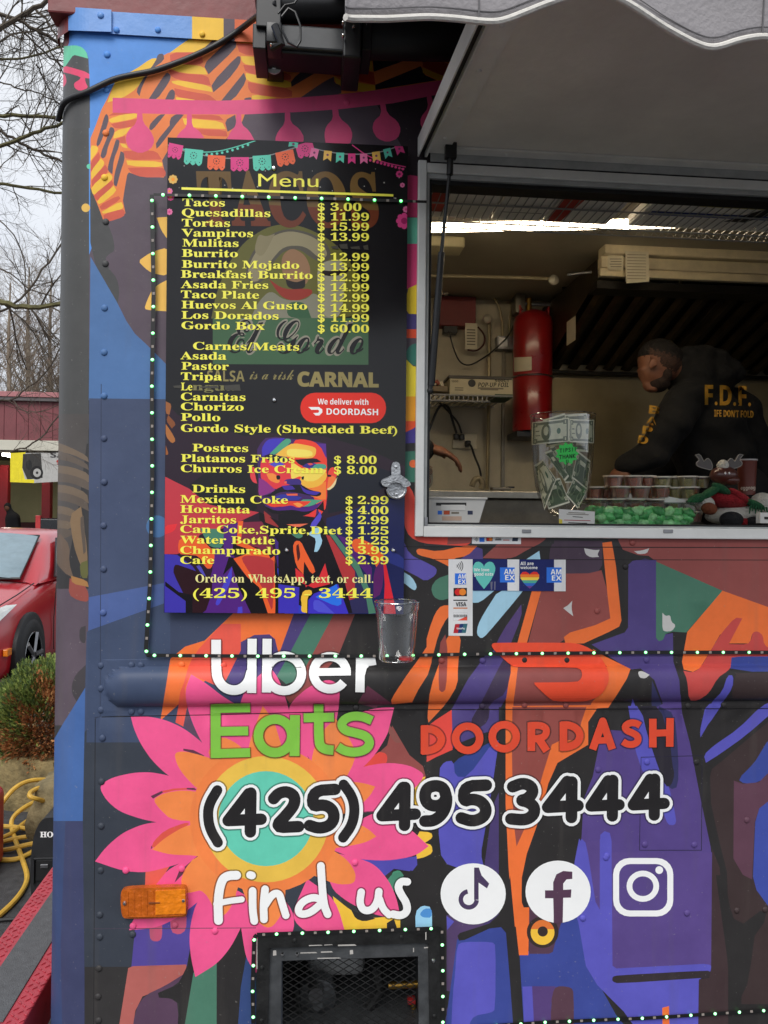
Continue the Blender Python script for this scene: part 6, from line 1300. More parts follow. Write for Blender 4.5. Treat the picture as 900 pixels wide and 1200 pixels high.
pipe([(618, 342), (606, 343), (600, 355), (597, 375), (598, 394)], .005, cond, 'curved conduit rising from the junction box toward the cylinder', Y=1.77)
pipe([(606, 340), (607, 360), (600, 390), (580, 410), (560, 424), (548, 429), (538, 424), (532, 410), (526, 388)], .0035, blk, 'thin black cable looping between control box and cylinder', 'cable', 1.74, 'cable')
pipe([(560, 383), (568, 392), (568, 404), (558, 412), (548, 410)], .004, mat('brown_cable', (70, 30, 24), .5), 'short brown cable loop behind the inspection tag', 'cable', 1.73, 'cable')
for x, y, l in ((571, 374, 'round white fitting at the top of the vertical conduit'), (521, 342, 'round white fitting at the left end of the lower conduit'), (648, 329, 'round chrome fitting at the right end of the upper conduit')):
    b = MB(); b.lathe([(.02, 0), (.021, .012), (.012, .02), (.0, .021)], P(x, y, 1.73 if x != 648 else 1.29), mat('pale_fitting', (176, 170, 152), .35, .3), 16, 'Y'); b.build('pipe_fitting', None, label=l, cat='pipe fitting')
jb = empty('junction_box', P(592, 410, 1.77), 'small galvanised junction box on the wall left of the cylinder', 'junction box')
part('box', lambda b: dbox(b, 583, 394, 603, 409, 1.75, 1.799, metal), jb); part('cover', lambda b: dbox(b, 585, 396, 595, 406, 1.745, 1.7495, wht, .001), jb)
so = empty('wall_socket', P(545, 526, 1.79), 'white wall socket plate with three black plugs', 'socket')
part('plate', lambda b: dbox(b, 530, 508, 559, 525.5, 1.785, 1.799, mat('ivory', (196, 188, 164), .45), .004), so)
for x, y in ((535, 511), (541.5, 511.5), (549, 519)): part('plug', lambda b: dbox(b, x-3.2, y-3, x+3.2, y+4, 1.75, 1.7845, blk, .006), so)
pipe([(549, 519), (553, 524), (556, 535), (562, 548), (564, 560), (565, 572)], .005, blk, 'black cord falling from the wall socket to the counter', 'cable', 1.74, 'cable')
pipe([(541, 508), (537, 495), (527, 484), (520, 476), (515, 472)], .005, blk, 'black cord rising from the middle plug to the shelf', 'cable', 1.73, 'cable')
pipe([(535, 508), (530, 492), (526, 476), (516, 473), (508, 490), (500, 512)], .006, blk, 'thick black cord looping under the wire shelf', 'cable', 1.72, 'cable')
# wire shelf, foil box
shf = empty('wire_shelf', P(540, 462, 1.6), 'small white wire shelf bracketed to the back wall', 'shelf')
zs_ = P(540, 463, 1.45).z; xs0, xs1 = P(488, 463, 1.45).x, P(601, 463, 1.45).x
def shelfw(b):
    x = xs0
    while x < xs1: b.tube([(x, 1.45, zs_), (x, 1.79, zs_)], .003, wm, 5); x += .026
    for y in (1.45, 1.62, 1.78): b.tube([(xs0, y, zs_), (xs1, y, zs_)], .004, wm, 6)
    b.tube([(xs0, 1.45, zs_-.025), (xs1-.1, 1.45, zs_-.025)], .004, wm, 6)
    x = xs0
    while x < xs1-.1: b.tube([(x, 1.45, zs_), (x, 1.45, zs_-.025)], .0025, wm, 4); x += .02
part('wires', shelfw, shf, kind='stuff')
fb = empty('foil_box', P(565, 462, 1.5), 'long white carton of pop-up foil sheets on the wire shelf', 'carton')
part('carton', lambda b: dbox(b, 527, 443, 601, 462, 1.47, 1.62, mat('carton_cream', (186, 176, 146), .6, 0, .04), .003), fb)
part('lid_flap', lambda b: dbox(b, 526, 441.6, 600, 443, 1.465, 1.6, mat('carton_dark', (70, 66, 60), .6), .001), fb)
part('green_edge', lambda b: dbox(b, 580, 462.2, 601, 466, 1.468, 1.6, mat('carton_green', (40, 70, 44), .6), .001), fb)
inkd = mat('ink_dark', (40, 40, 38), .6)
def word(t, x0, x1, base, cap, Y, mt, par, style='sans', sl=0, sh=0, o=0):
    b = MB(); textmesh(b, t, x0, x1, base, cap, sl, lambda x, y: P(x, y, Y), mt, style, o, sh); return b.build('word', par)
word('POP-UP FOIL', 560, 596, 453.5, 5, 1.4685, inkd, fb, 'sans', sh=.2); word('500CT', 580, 597, 447.6, 3, 1.4685, inkd, fb); word('1000', 529, 537, 448, 2.4, 1.4685, inkd, fb)
part('emblem', lambda b: b.lathe([(0, .0006), (.016, .0005), (.0165, 0)], P(553, 449, 1.4695), inkd, 20, 'Y'), fb)
part('print_line', lambda b: [dbox(b, x, y, x1_, y+1, 1.4680, 1.4688, mat('grey_ink', (120, 112, 96), .7), .0001) for x, y, x1_ in ((563, 456, 584), (533, 454, 543), (533, 456.5, 543), (560, 454.6, 590))], fb)
rb_ = empty('snack_pack', P(506, 455, 1.5), 'red and cream packets heaped at the left end of the wire shelf', 'packets')
for k in range(5): part('packet', lambda b: b.bbox(P(499+k*4.6, 450-(k % 2)*2, 1.5)-Vector((.01, 0, .006)), P(499+k*4.6, 450-(k % 2)*2, 1.5)+Vector((.012, .06, .008)), mat('packet_red', (150, 70, 50), .5) if k % 2 else lab, .003, rot=Matrix.Rotation(.3*k, 3, 'Y')), rb_)
part('tray', lambda b: dbox(b, 488, 452.5, 525, 458, 1.49, 1.6, mat('tray_brown', (120, 104, 80), .6), .002), rb_)
# exhaust hood with baffle filters
hood = empty('exhaust_hood', (1.8, 1.3, 2.15), 'stainless exhaust hood with dark slanted baffle filters over the rear counter', 'hood')
hx = P(705, 300, 1.05).x; zh1 = P(705, 287, 1.05).z; zh2 = P(705, 299, 1.05).z; zh3 = P(705, 322, 1.05).z; hb_z = P(650, 437, 1.79).z
hss = mat('hood_steel', (214, 200, 166), .34, .2, .06, 20)
part('front_lip', lambda b: b.bbox((hx+.005, 1.03, zh2+.002), (3.9, 1.1, zh1), hss, .004), hood)
part('front_band', lambda b: (b.bbox((hx, 1.05, zh3+.03), (3.9, 1.09, zh2-.002), hss, .003), b.bbox((hx, 1.06, zh3), (3.9, 1.085, zh3+.029), hss, .002)), hood)
dkh = mat('greasy_black_steel', (30, 26, 20), .42, .5, .3, 9, .1); dkr = mat('greasy_brown_steel', (64, 54, 38), .4, .6, .3, 7, .1)
part('side_panel', lambda b: b.add([(hx, 1.09, zh2), (hx, YB-.01, zh2), (hx, YB-.01, hb_z), (hx, 1.30, lerp(zh3, hb_z, .3)), (hx, 1.09, zh3)], [(0, 1, 2, 3, 4), (4, 3, 2, 1, 0)][:1], dkr), hood)
part('rear_trim', lambda b: b.bbox((hx, YB-.06, hb_z-.012), (3.9, YB-.02, hb_z+.004), dkh, .002), hood)
za, zb_ = zh3-.03, hb_z+.01; ya, yb2 = 1.16, YB-.05
part('filter_backing', lambda b: b.add([(hx, ya+.03, za+.03), (3.9, ya+.03, za+.03), (3.9, yb2+.03, zb_+.03), (hx, yb2+.03, zb_+.03)], [(0, 1, 2, 3)], dkh), hood)
part('inner_top', lambda b: (b.box((hx+.002, 1.1, zh3-.035), (3.9, ya+.03, zh3-.005), dkh)), hood)
x = hx+.03; k = 0
while x < 2.9:
    if k % 7 == 6: 
        part('filter_frame', lambda b: b.add([(x, ya, za), (x+.02, ya, za), (x+.02, yb2, zb_), (x, yb2, zb_), (x, ya+.02, za+.02), (x+.02, ya+.02, za+.02), (x+.02, yb2+.02, zb_+.02), (x, yb2+.02, zb_+.02)], [(0, 3, 2, 1), (0, 4, 7, 3), (1, 2, 6, 5)], dkr), hood); x += .035
    else:
        part('baffle', lambda b: b.add([(x, ya+.012, za+.01), (x+.018, ya, za), (x+.042, ya, za), (x+.05, ya+.012, za+.01), (x, yb2+.012, zb_+.01), (x+.018, yb2, zb_), (x+.042, yb2, zb_), (x+.05, yb2+.012, zb_+.01)], [(0, 4, 5, 1), (1, 5, 6, 2), (2, 6, 7, 3)], dkr if k % 2 == 0 else dkr), hood); x += .085
    k += 1
part('drip_light', lambda b: b.tube([P(797, 328, 1.14), P(797, 342, 1.14)], .007, chrome, 8), hood)
nt_ = empty('paper_notice', P(747, 332, 1.04), 'long white inspection notice taped to the hood lip', 'notice')
part('sheet', lambda b: b.add([P(732.5, 294, 1.0285), P(760, 295, 1.0285), P(761, 330, 1.0285), P(734, 332, 1.0285)], [(3, 2, 1, 0)], lab), nt_)
for k in range(9): part('text_line', lambda b: b.add([P(735, 298+k*3.5, 1.0280), P(757, 298.5+k*3.5, 1.0280), P(757, 299.1+k*3.5, 1.0280), P(735, 298.7+k*3.5, 1.0280)], [(3, 2, 1, 0)], mat('grey_ink', (120, 112, 96), .7)), nt_)
n2 = empty('warning_sticker', P(722, 317, 1.04), 'square cream warning sticker at the left end of the hood', 'sticker')
part('sheet', lambda b: b.add([P(712, 299, 1.0485), P(731, 299.5, 1.0485), P(731, 317, 1.0485), P(712, 316, 1.0485)], [(3, 2, 1, 0)], lab), n2)
for k in range(4): part('text_line', lambda b: b.add([P(714.5+k % 2, 303+k*3, 1.048), P(728.5, 303+k*3, 1.048), P(728.5, 304+k*3, 1.048), P(714.5+k % 2, 304+k*3, 1.048)], [(3, 2, 1, 0)], mat('grey_ink', (120, 112, 96), .7)), n2)
n3 = empty('rating_plate', P(682, 355, 1.2), 'small cream plate on the dark side panel of the hood', 'sign')
part('plate', lambda b: b.add([(hx-.003, 1.32, 2.34), (hx-.003, 1.43, 2.34), (hx-.003, 1.43, 2.24), (hx-.003, 1.32, 2.24)], [(0, 1, 2, 3)], lab), n3)
b = MB(); dbox(b, 490, 277, 545, 287, 1.0, 1.1, mat('cream_box', (176, 166, 130), .5), .006); b.build('ceiling_vent', None, label='cream ventilation box under the ceiling at the left of the kitchen', cat='vent')
pipe([(665, 322, 1.2), (700, 318, 1.15), (704, 318, 1.1)], .006, metal, 'short steel pipe ending at the hood side', 'pipe')
# ------------------------------------------------------------------ things on the serving counter
# tip jar
JX, JY = P(659, 560, .19).x, .19; sj = (JY+1.73)/900; jt = P(659, 487, JY).z
jar = empty('tip_jar', (JX, JY, zk), 'clear plastic tip jar stuffed with dollar bills', 'jar')
def jz(py): return P(659, py, JY).z-zk
prof = [(.034, 0), (.030, .004), (.009, .008), (.009, jz(606)), (14*sj, jz(602)), (22*sj, jz(594)), (29*sj, jz(581)), (32.5*sj, jz(568)), (35.5*sj, jz(545)), (37*sj, jz(520)), (38*sj, jz(500)), (38.6*sj, jz(489))]
part('vessel', lambda b: b.lathe(prof, (JX, JY, zk), clear, 40, cap=False), jar)
part('rim', lambda b: b.tube([(JX+38.6*sj*math.cos(rad(k*9)), JY+38.6*sj*math.sin(rad(k*9)), jt) for k in range(40)], .0014, rimm, 6, closed=True), jar)
BL = (214, 214, 184); BD = (112, 120, 98); BG = (70, 110, 84); BW = (232, 230, 206)
def bill(name_label, corners, r, face=0, flip=False, seed=0):
    """banknote: photo corners (tl, tr, br, bl) laid on a curved surface"""
    tl, tr, br, bl = corners
    def uv(u, v): return (lerp(lerp(tl[0], tr[0], u), lerp(bl[0], br[0], u), v), lerp(lerp(tl[1], tr[1], u), lerp(bl[1], br[1], u), v))
    sh_ = [(BW, [uv(0, 0), uv(.5, 0), uv(1, 0), uv(1, .5), uv(1, 1), uv(.5, 1), uv(0, 1), uv(0, .5)], 0), (BD, [uv(.03, .06), uv(.97, .06), uv(.97, .94), uv(.03, .94)], 0)]
    if face == 0:
        sh_ += [(BL, [uv(.07, .17), uv(.93, .17), uv(.93, .84), uv(.07, .84)], 0), (BD, [uv(.5+.13*math.cos(rad(t))-.12, .5+.36*math.sin(rad(t))) for t in range(0, 360, 24)], 0), (BL, [uv(.38+.07*math.cos(rad(t)), .45+.2*math.sin(rad(t))) for t in range(0, 360, 40)], 0),
               (BG, [uv(.72+.055*math.cos(rad(t)), .5+.13*math.sin(rad(t))) for t in range(0, 360, 36)], 0), (BD, [uv(.1, .4), uv(.2, .4), uv(.2, .45), uv(.1, .45)], 0), (BD, [uv(.1, .6), uv(.22, .6), uv(.22, .64), uv(.1, .64)], 0)]
        for (u, v) in ((.07, .14), (.88, .14), (.07, .86), (.88, .86)): sh_ += [(BD, [uv(u-.04, v-.1), uv(u+.08, v-.1), uv(u+.08, v+.1), uv(u-.04, v+.1)], 0), (BL, [uv(u+.005, v-.06), uv(u+.035, v-.06), uv(u+.035, v+.06), uv(u+.005, v+.06)], 0)]
    else:
        sh_ += [((88, 104, 80), [uv(.06, .1), uv(.94, .1), uv(.94, .9), uv(.06, .9)], 0), (BL, [uv(.3, .22), uv(.7, .22), uv(.7, .36), uv(.3, .36)], 0)]
        for u in (.25, .75): sh_ += [((120, 134, 104), [uv(u+.13*math.cos(rad(t)), .55+.28*math.sin(rad(t))) for t in range(0, 360, 24)], 0), ((76, 92, 70), [uv(u+.08*math.cos(rad(t)), .55+.16*math.sin(rad(t))) for t in range(0, 360, 30)], 0)]
        for (u, v) in ((.1, .2), (.9, .2), (.1, .8), (.9, .8)): sh_ += [(BL, [uv(u-.05, v-.07), uv(u+.05, v-.07), uv(u+.05, v+.07), uv(u-.05, v+.07)], 0), (BD, [uv(u-.015, v-.05), uv(u+.015, v-.05), uv(u+.015, v+.05), uv(u-.015, v+.05)], 0)]
    xs = [c[0] for c in corners]
    rn = empty('banknote', P(sum(xs)/4, corners[2][1], JY-r), name_label, 'banknote', 'dollar bills stuffed in the tip jar')
    planar('paper', sh_, wrap_on(JX, JY, r), rn, mt=lambda c: mat('note_%d_%d_%d' % c, c, .8, 0, .06, 80), edges=[((x, 470), (x+.01, 620)) for x in range(int(min(xs))-2, int(max(xs))+3, 3)])
    return rn
rj = 36*sj
for l_, c_, r_, f_ in (('pale note standing at the back left of the jar', [(636, 492), (662, 484), (668, 520), (640, 524)], 20*sj, 1), ('note at the back right of the jar, above the green star', [(662, 486), (688, 484), (690, 530), (664, 528)], 18*sj, 0),
    ('folded note leaning diagonally behind the green star', [(638, 530), (646, 527), (667, 558), (662, 564)], 26*sj, 1), ('thin folded note crossing the middle of the jar', [(644, 524), (650, 522), (665, 550), (661, 556)], 22*sj, 0),
    ('upright note in the middle of the jar below the star', [(663, 535), (672, 533), (671, 566), (662, 566)], 23*sj, 1), ('note tilted at the right side of the jar', [(677, 528), (692, 540), (688, 575), (670, 560)], 24*sj, 1),
    ('note standing on its edge at the left of the jar', [(626, 545), (636, 539), (652, 562), (638, 598)], 29.5*sj, 0), ('green backed note lowest in the middle of the jar', [(633, 566), (656, 560), (668, 589), (643, 597)], 28*sj, 1),
    ('green backed note low at the right of the jar', [(673, 560), (689, 573), (677, 596), (663, 580)], 29*sj, 1)):
    bill(l_, c_, r_, f_)
bill('ten dollar note wrapped round the rim of the jar at the left', [(623.5, 495), (667, 489.5), (667, 517.5), (623, 521.5)], 36.4*sj, 0); bill('one dollar note wrapped round the rim of the jar at the right', [(667.5, 491), (696, 492), (696, 519.5), (667.5, 518)], 36.7*sj, 0)
gn = mat('fluorescent_green', (66, 222, 96), .6, 0, .02)
star = [(664.5+(14 if k % 2 == 0 else 10.8)*math.cos(rad(k*360/22)), 531.5+(13.6 if k % 2 == 0 else 10.5)*math.sin(rad(k*360/22))) for k in range(22)]
sg = empty('tips_star', P(664, 545, .1), 'fluorescent green star note reading TIPS THANK U stuck on the jar', 'sign')
wj = wrap_on(JX, JY, 39*sj)
planar('card', [(gn, star, 0)], wj, sg, edges=[((x, 510), (x+.01, 550)) for x in range(650, 680, 3)])
hk = mat('marker_ink', (16, 30, 18), .6, 0, 0); 
wj2 = wrap_on(JX, JY, 39*sj+.0008)
HW = {'T': [[(0, 0), (1, 0)], [(.5, 0), (.5, 1)]], 'I': [[(.5, 0), (.5, 1)]], 'P': [[(.1, 1), (.1, 0), (.8, .1), (.8, .45), (.1, .5)]], 'S': [[(.9, .1), (.4, 0), (.1, .25), (.8, .6), (.7, .95), (.1, 1)]], '!': [[(.5, 0), (.5, .7)], [(.5, .9), (.5, 1)]],
      'H': [[(.1, 0), (.1, 1)], [(.9, 0), (.9, 1)], [(.1, .5), (.9, .5)]], 'A': [[(0, 1), (.5, 0), (1, 1)], [(.2, .6), (.8, .6)]], 'N': [[(.1, 1), (.1, 0), (.9, 1), (.9, 0)]], 'K': [[(.1, 0), (.1, 1)], [(.9, 0), (.1, .55), (.9, 1)]], 'U': [[(.1, 0), (.1, .8), (.5, 1), (.9, .8), (.9, 0)]]}
hs_ = []
for t, x0, y0, w in (('TIPS!!', 656, 526, 3.0), ('THANK', 655.5, 533.5, 3.5), ('U', 663.5, 539, 3)):
    for i, ch in enumerate(t):
        for p_ in HW[ch]: hs_ += [(hk, q, 0) for q in stroke([(x0+i*w*1.13+a_*w*.85, y0-i*.35+b_*4.2) for a_, b_ in p_], .8)]
planar('handwriting', hs_, wj2, sg)
# portion cups
salsa_r = mat('red_salsa', (168, 84, 62), .35, 0, .25, 160); salsa_g = mat('green_salsa', (160, 164, 104), .35, 0, .2, 160); lidm = mat('cloudy_lid', (214, 206, 190), .35, 0, .05)
def portion(x, y, Y, kind, label, rpx=12, hpx=14):
    s_ = (Y+1.73)/900; c = P(x, y+hpx/2, Y); r = rpx*s_; h = hpx*s_
    e = empty('portion_cup', c, label, 'portion cup', 'lidded portion cups of salsa on the counter')
    part('salsa', lambda b: b.lathe([(0, .001), (r*.74, .001), (r*.9, h*.74), (0, h*.75)], c, salsa_r if kind == 'r' else salsa_g, 18, cap=False), e)
    part('cup', lambda b: b.lathe([(r*.78, 0), (r*.97, h*.93)], c, clearmat('portion_plastic', (228, 220, 205), .28, .3), 18, cap=False), e)
    part('lid', lambda b: b.lathe([(0, h*.97), (r*.9, h*.97), (r*1.02, h*1.0), (r*1.04, h*.9), (r*.98, h*.88)], c, lidm, 18, cap=False), e)
for x, y, Y, k, l in ((718.5, 564, .25, 'r', 'left red salsa cup of the top row'), (742, 564, .25, 'r', 'middle red salsa cup of the top row'), (757, 564, .30, 'r', 'red salsa cup half hidden behind the top row'), (776, 565, .28, 'g', 'leftmost green salsa cup of the top row'),
    (791, 565, .30, 'g', 'second green salsa cup of the top row'), (806, 564.5, .26, 'g', 'third green salsa cup of the top row'), (820, 565, .28, 'g', 'rightmost green salsa cup of the top row'),
    (697, 577, .27, 'r', 'red salsa cup nearest the tip jar, second row'), (709, 577, .30, 'r', 'red salsa cup behind the second row'), (727, 576.5, .21, 'r', 'large red salsa cup in the second row under the top row'), (750, 576.5, .21, 'r', 'red salsa cup in the middle of the second row'),
    (764, 577, .28, 'r', 'dark red cup behind the gap of the second row'), (774, 576, .22, 'r', 'rightmost red salsa cup of the second row'), (789, 577.5, .26, 'g', 'green cup at the left of the second row'), (808, 577, .24, 'g', 'green cup at the right of the second row')):
    portion(x, y, Y, k, l)
for k, x in enumerate((699, 722, 745, 768, 790, 812)): portion(x, 590.5+k*.2, .23, 'r' if k < 4 else 'g', 'lidded salsa cup of the bottom row, number from the jar side hidden behind the sweets' if False else ['bottom row cup beside the tip jar', 'second bottom row cup behind the green sweets', 'third bottom row cup behind the green sweets', 'fourth bottom row cup behind the green sweets', 'green bottom row cup left of the plush toy', 'green bottom row cup touching the plush toy'][k], 12, 13)
for k, x in enumerate((699, 722, 745, 768, 790, 812)): portion(x, 604+k*.2, .23, 'r', ['lowest cup of the stack beside the jar', 'lowest cup of the second stack from the jar', 'lowest cup of the third stack from the jar', 'lowest cup of the fourth stack from the jar', 'lowest cup of the fifth stack from the jar', 'lowest cup of the stack by the plush toy'][k], 12, 13)
# tray of green wrapped sweets
Yt = .10
def tp(x, y, Y): return P(x, y, Y)
tr = empty('sweets_tray', P(757, 613, Yt+.04), 'clear flared plastic tray full of green wrapped sweets', 'tray')
z1t = P(757, 589, Yt).z
tx0, tx1, bx0, bx1 = P(694, 589, Yt).x, P(823, 589, Yt).x, P(706, 613, Yt).x, P(812, 613, Yt).x
def trayb(b):
    t = [(tx0, Yt-.0, z1t), (tx1, Yt, z1t), (tx1, Yt+.12, z1t), (tx0, Yt+.12, z1t)]; o = [(bx0, Yt+.015, zk+.001), (bx1, Yt+.015, zk+.001), (bx1, Yt+.1, zk+.001), (bx0, Yt+.1, zk+.001)]
    b.add(t+o, [(0, 4, 5, 1), (1, 5, 6, 2), (2, 6, 7, 3), (3, 7, 4, 0), (4, 7, 6, 5)], clear)
part('tray_body', trayb, tr)
part('tray_rim', lambda b: b.tube([(tx0, Yt, z1t), (tx1, Yt, z1t), (tx1, Yt+.12, z1t), (tx0, Yt+.12, z1t)], .0016, rimm, 6, closed=True), tr)
sweets = []
greens = [mat('foil_green_a', (96, 196, 112), .3, 0, .2, 60, .5, 90, coat=.4), mat('foil_green_b', (150, 224, 150), .28, 0, .2, 60, .5, 90, coat=.4), mat('foil_green_c', (58, 150, 78), .35, 0, .2, 60, .5, 90, coat=.3)]
rs = random.Random(11)
for k in range(3):
    bm = bmesh.new(); bmesh.ops.create_icosphere(bm, subdivisions=3, radius=1)
    for v in bm.verts:
        u = v.co.copy(); s_ = 1+.16*math.sin(u.x*7+k)*math.cos(u.z*9+k*2)+rs.uniform(-.09, .09)
        w = .45+.55*max(0, 1-(abs(u.x)/.95)**6)+(.3 if abs(u.x) > .9 else 0)
        v.co = Vector((u.x*1.5, u.y*w*s_, u.z*w*s_))*.0125
    me = bpy.data.meshes.new('wrapped_sweet'); bm.to_mesh(me); bm.free(); me.polygons.foreach_set('use_smooth', [True]*len(me.polygons)); me.materials.append(greens[k]); sweets.append(me)
k = 0
rowl = ('bottom', 'middle', 'top')
for row in range(3):
    n_ = (11, 11, 10)[row]
    for i in range(n_):
        for d_ in range(2):
            x = lerp(lerp(bx0, tx0, row/3), lerp(bx1, tx1, row/3), (i+.6)/(n_+.2)); 
            o = bpy.data.objects.new('wrapped_sweet', sweets[k % 3]); C.objects.link(o)
            o.location = (x+rs.uniform(-.003, .003), Yt+.028+d_*.042+rs.uniform(-.004, .004), zk+.011+row*.0145+rs.uniform(-.002, .003)); o.rotation_euler = (rs.uniform(-.5, .5), rs.uniform(-.7, .7), rs.uniform(-.9, .9))
            o['category'] = 'sweet'; o['group'] = 'green wrapped sweets heaped in the clear tray'; o['label'] = ('front' if d_ == 0 else 'back')+' row green wrapped sweet, number '.replace(', number ', ' of the ')+rowl[row]+' layer, '+('near the tip jar' if i < 4 else 'mid tray' if i < 7 else 'near the plush toy'); k += 1
pm = mat('price_card', (222, 220, 214), .6, 0, .03)
c1_ = empty('price_card', P(676, 613, .075), 'small white card with red and black print in front of the tip jar', 'card')
part('card', lambda b: b.add([P(655, 596.5, .075), P(697, 599.5, .075), P(697, 614, .075), P(655, 614, .075)], [(3, 2, 1, 0)], pm), c1_)
for x0_, x1_, y, mt in ((666, 686, 600.2, mat('grey_ink', (120, 112, 96), .7)), (664, 690, 602, mat('grey_ink', (120, 112, 96), .7)), (671, 683, 605, inkd), (661, 692, 609, mat('ink_red', (176, 60, 70), .6)), (666, 688, 612, inkd)):
    part('text_line', lambda b: b.add([P(x0_, y, .0745), P(x1_, y+.8, .0745), P(x1_, y+1.6, .0745), P(x0_, y+.8, .0745)], [(3, 2, 1, 0)], mt), c1_)
part('yellow_corner', lambda b: b.add([P(655.2, 608, .0745), P(659, 609, .0745), P(659, 614, .0745), P(655.2, 614, .0745)], [(3, 2, 1, 0)], mat('print_yellow2', (226, 206, 70), .6)), c1_)
b = MB(); b.add([P(780, 581, .21), P(803.5, 586, .2), P(803.5, 589.5, .2), P(778, 590, .21)], [(3, 2, 1, 0)], pm); b.build('folded_card', None, label='small blank white card leaning behind the green sweets', cat='card')
b = MB(); dbox(b, 891, 601, 930, 613.2, .09, .11, pm, .001); dbox(b, 896, 606, 930, 608.5, .0885, .0899, inkd, .0002); b.build('small_sign', None, label='small white sign with a black bar at the right end of the counter', cat='sign')
# white receipt bin with card stickers
rbn = empty('card_box', P(530, 613, .12), 'white plastic box with a paper slot and card logos at the left of the counter', 'box')
wpl = mat('white_plastic', (208, 206, 200), .4, 0, .03)
def binb(b):
    t = [P(497, 582.5, .1), P(570, 583.5, .1)]; o = [P(497, 614, .1), P(561, 614, .1)]; D = Vector((0, .1, 0))
    b.add([t[0], t[1], o[1], o[0], t[0]+D, t[1]+D, o[1]+D, o[0]+D], [(3, 2, 1, 0), (4, 5, 6, 7), (0, 1, 5, 4), (1, 2, 6, 5), (2, 3, 7, 6), (3, 0, 4, 7)], wpl)
fixn(part('box', binb, rbn)); part('rim', lambda b: b.tube([P(497, 583.3, .098), P(571, 584.3, .098)], .003, wpl, 8), rbn)
def pq(nm, x0, y0, x1, y1, mt, Y=.0992): part(nm, lambda b: b.add([P(x0, y0, Y), P(x1, y0, Y), P(x1, y1, Y), P(x0, y1, Y)], [(3, 2, 1, 0)], mt), rbn)
pq('slot', 511, 589, 546.5, 592.5, inkd); pq('receipt', 517, 591.5, 545, 598, pm, .0985); pq('logo', 513, 598.5, 518, 603, vinyl(AB)); pq('logo', 520, 598.5, 527, 603, vinyl((190, 90, 60))); pq('logo', 529, 600, 538, 602, mat('grey_ink', (120, 112, 96), .7)); pq('logo', 548, 598.5, 554, 603, vinyl((60, 66, 90))); pq('label_strip', 518, 605, 541, 610, mat('pink_strip', (200, 170, 150), .6))
# plush snowman, reindeer cup, paper cup
plw = mat('white_plush', (206, 202, 190), .95, 0, .05, 60, .8, 220); plr = mat('red_plush', (150, 20, 30), .95, 0, .1, 60, .8, 220); plg = mat('green_plush', (24, 84, 48), .95, 0, .1, 60, .8, 220); plb = mat('black_plush', (20, 20, 22), .9, 0, .1, 60, .6, 220); pbr = mat('brown_mitten', (120, 62, 34), .9, 0, .1, 60, .5, 220)
Yp = .17; sp_ = (Yp+1.73)/900
ps = empty('plush_toy', P(862, 613, Yp), 'white plush toy with a red and green scarf lying on the counter', 'plush toy')
def el(nm, x, y, rx, rz, Y, ry, mt, par=ps, rot=0): part(nm, lambda b: b.ell(P(x, y, Y), (rx*sp_, ry, rz*sp_), mt, 20, 14, Matrix.Rotation(rot, 3, 'Y')), par)
el('body', 858, 603, 34, 12, Yp+.03, .05, plw, rot=-.1); el('head', 893, 590, 14, 14, Yp+.06, .035, plw)
el('arm', 826, 590, 12, 10, Yp, .025, plw, rot=.5); el('mitten', 831, 596, 9.5, 7.5, Yp-.02, .02, pbr, rot=.3)
el('boot', 857, 609, 13.5, 10, Yp-.03, .03, plb); el('boot', 884, 612, 10, 7, Yp-.03, .03, plb)
el('jacket', 852, 585, 29, 12, Yp+.02, .045, plr, rot=.12); el('trouser', 872, 612, 10, 5, Yp-.015, .02, plr)
for x, y, rx, rz, r_ in ((832, 577, 17, 5, -.55), (845, 573, 13, 5, .5), (865, 581, 15, 5, .6), (884, 591, 14, 4.5, .4), (816, 585, 12, 6, -.4)): el('scarf_fold', x, y, rx, rz, Yp-.012, .018, plg if x not in (865,) else plr, rot=r_)
for k in range(7): part('fringe', lambda b: b.tube([P(880+k*3, 592+k*.4, Yp-.03), P(878+k*3.6, 602-(k % 2)*3, Yp-.034)], [.0028, .0012], plg, 6), ps)
rd = empty('reindeer_cup', P(848, 575, .24), 'brown reindeer shaped novelty cup with grey antlers behind the plush toy', 'novelty cup')
brn = mat('reindeer_brown', (86, 46, 38), .3, 0, .08, 12, coat=.3); antm = mat('antler_grey', (78, 70, 66), .4); outm = mat('antler_outline', (150, 144, 134), .5)
el('head', 848, 557, 17, 12, .24, .035, brn, rd); el('muzzle', 857, 563, 10, 6, .225, .022, brn, rd)
el('pompom', 847, 546, 6.5, 8, .235, .02, plw, rd)
def antler(sx, x0):
    q = [(x0, 551), (x0-sx*9, 549), (x0-sx*17, 546), (x0-sx*18, 542), (x0-sx*14, 539), (x0-sx*19, 533), (x0-sx*14, 532), (x0-sx*9, 541), (x0-sx*5, 536.5), (x0-sx*1, 540), (x0+sx*1, 546)]
    return chaikin(q, 1)
for sx, x0 in ((1, 834), (-1, 852)):
    q = antler(sx, x0); fixn(part('antler', lambda b: b.prism(outl(q, .226), .226, .232, antm), rd)); part('antler_edge', lambda b: b.tube([P(x, y, .226) for x, y in q], .0012, outm, 5, closed=True), rd)
for dx in (0, 4.6): part('eye', lambda b: b.ell(P(850+dx, 554.5, .206), (.0024, .002, .0036), wht, 10, 8), rd)
pc = empty('paper_cup', P(875, 577, .26), 'tall brown lidded drinks cup behind the plush toy', 'cup')
cc_ = P(875, 580, .26); s2 = (.26+1.73)/900; hc = (580-538)*s2
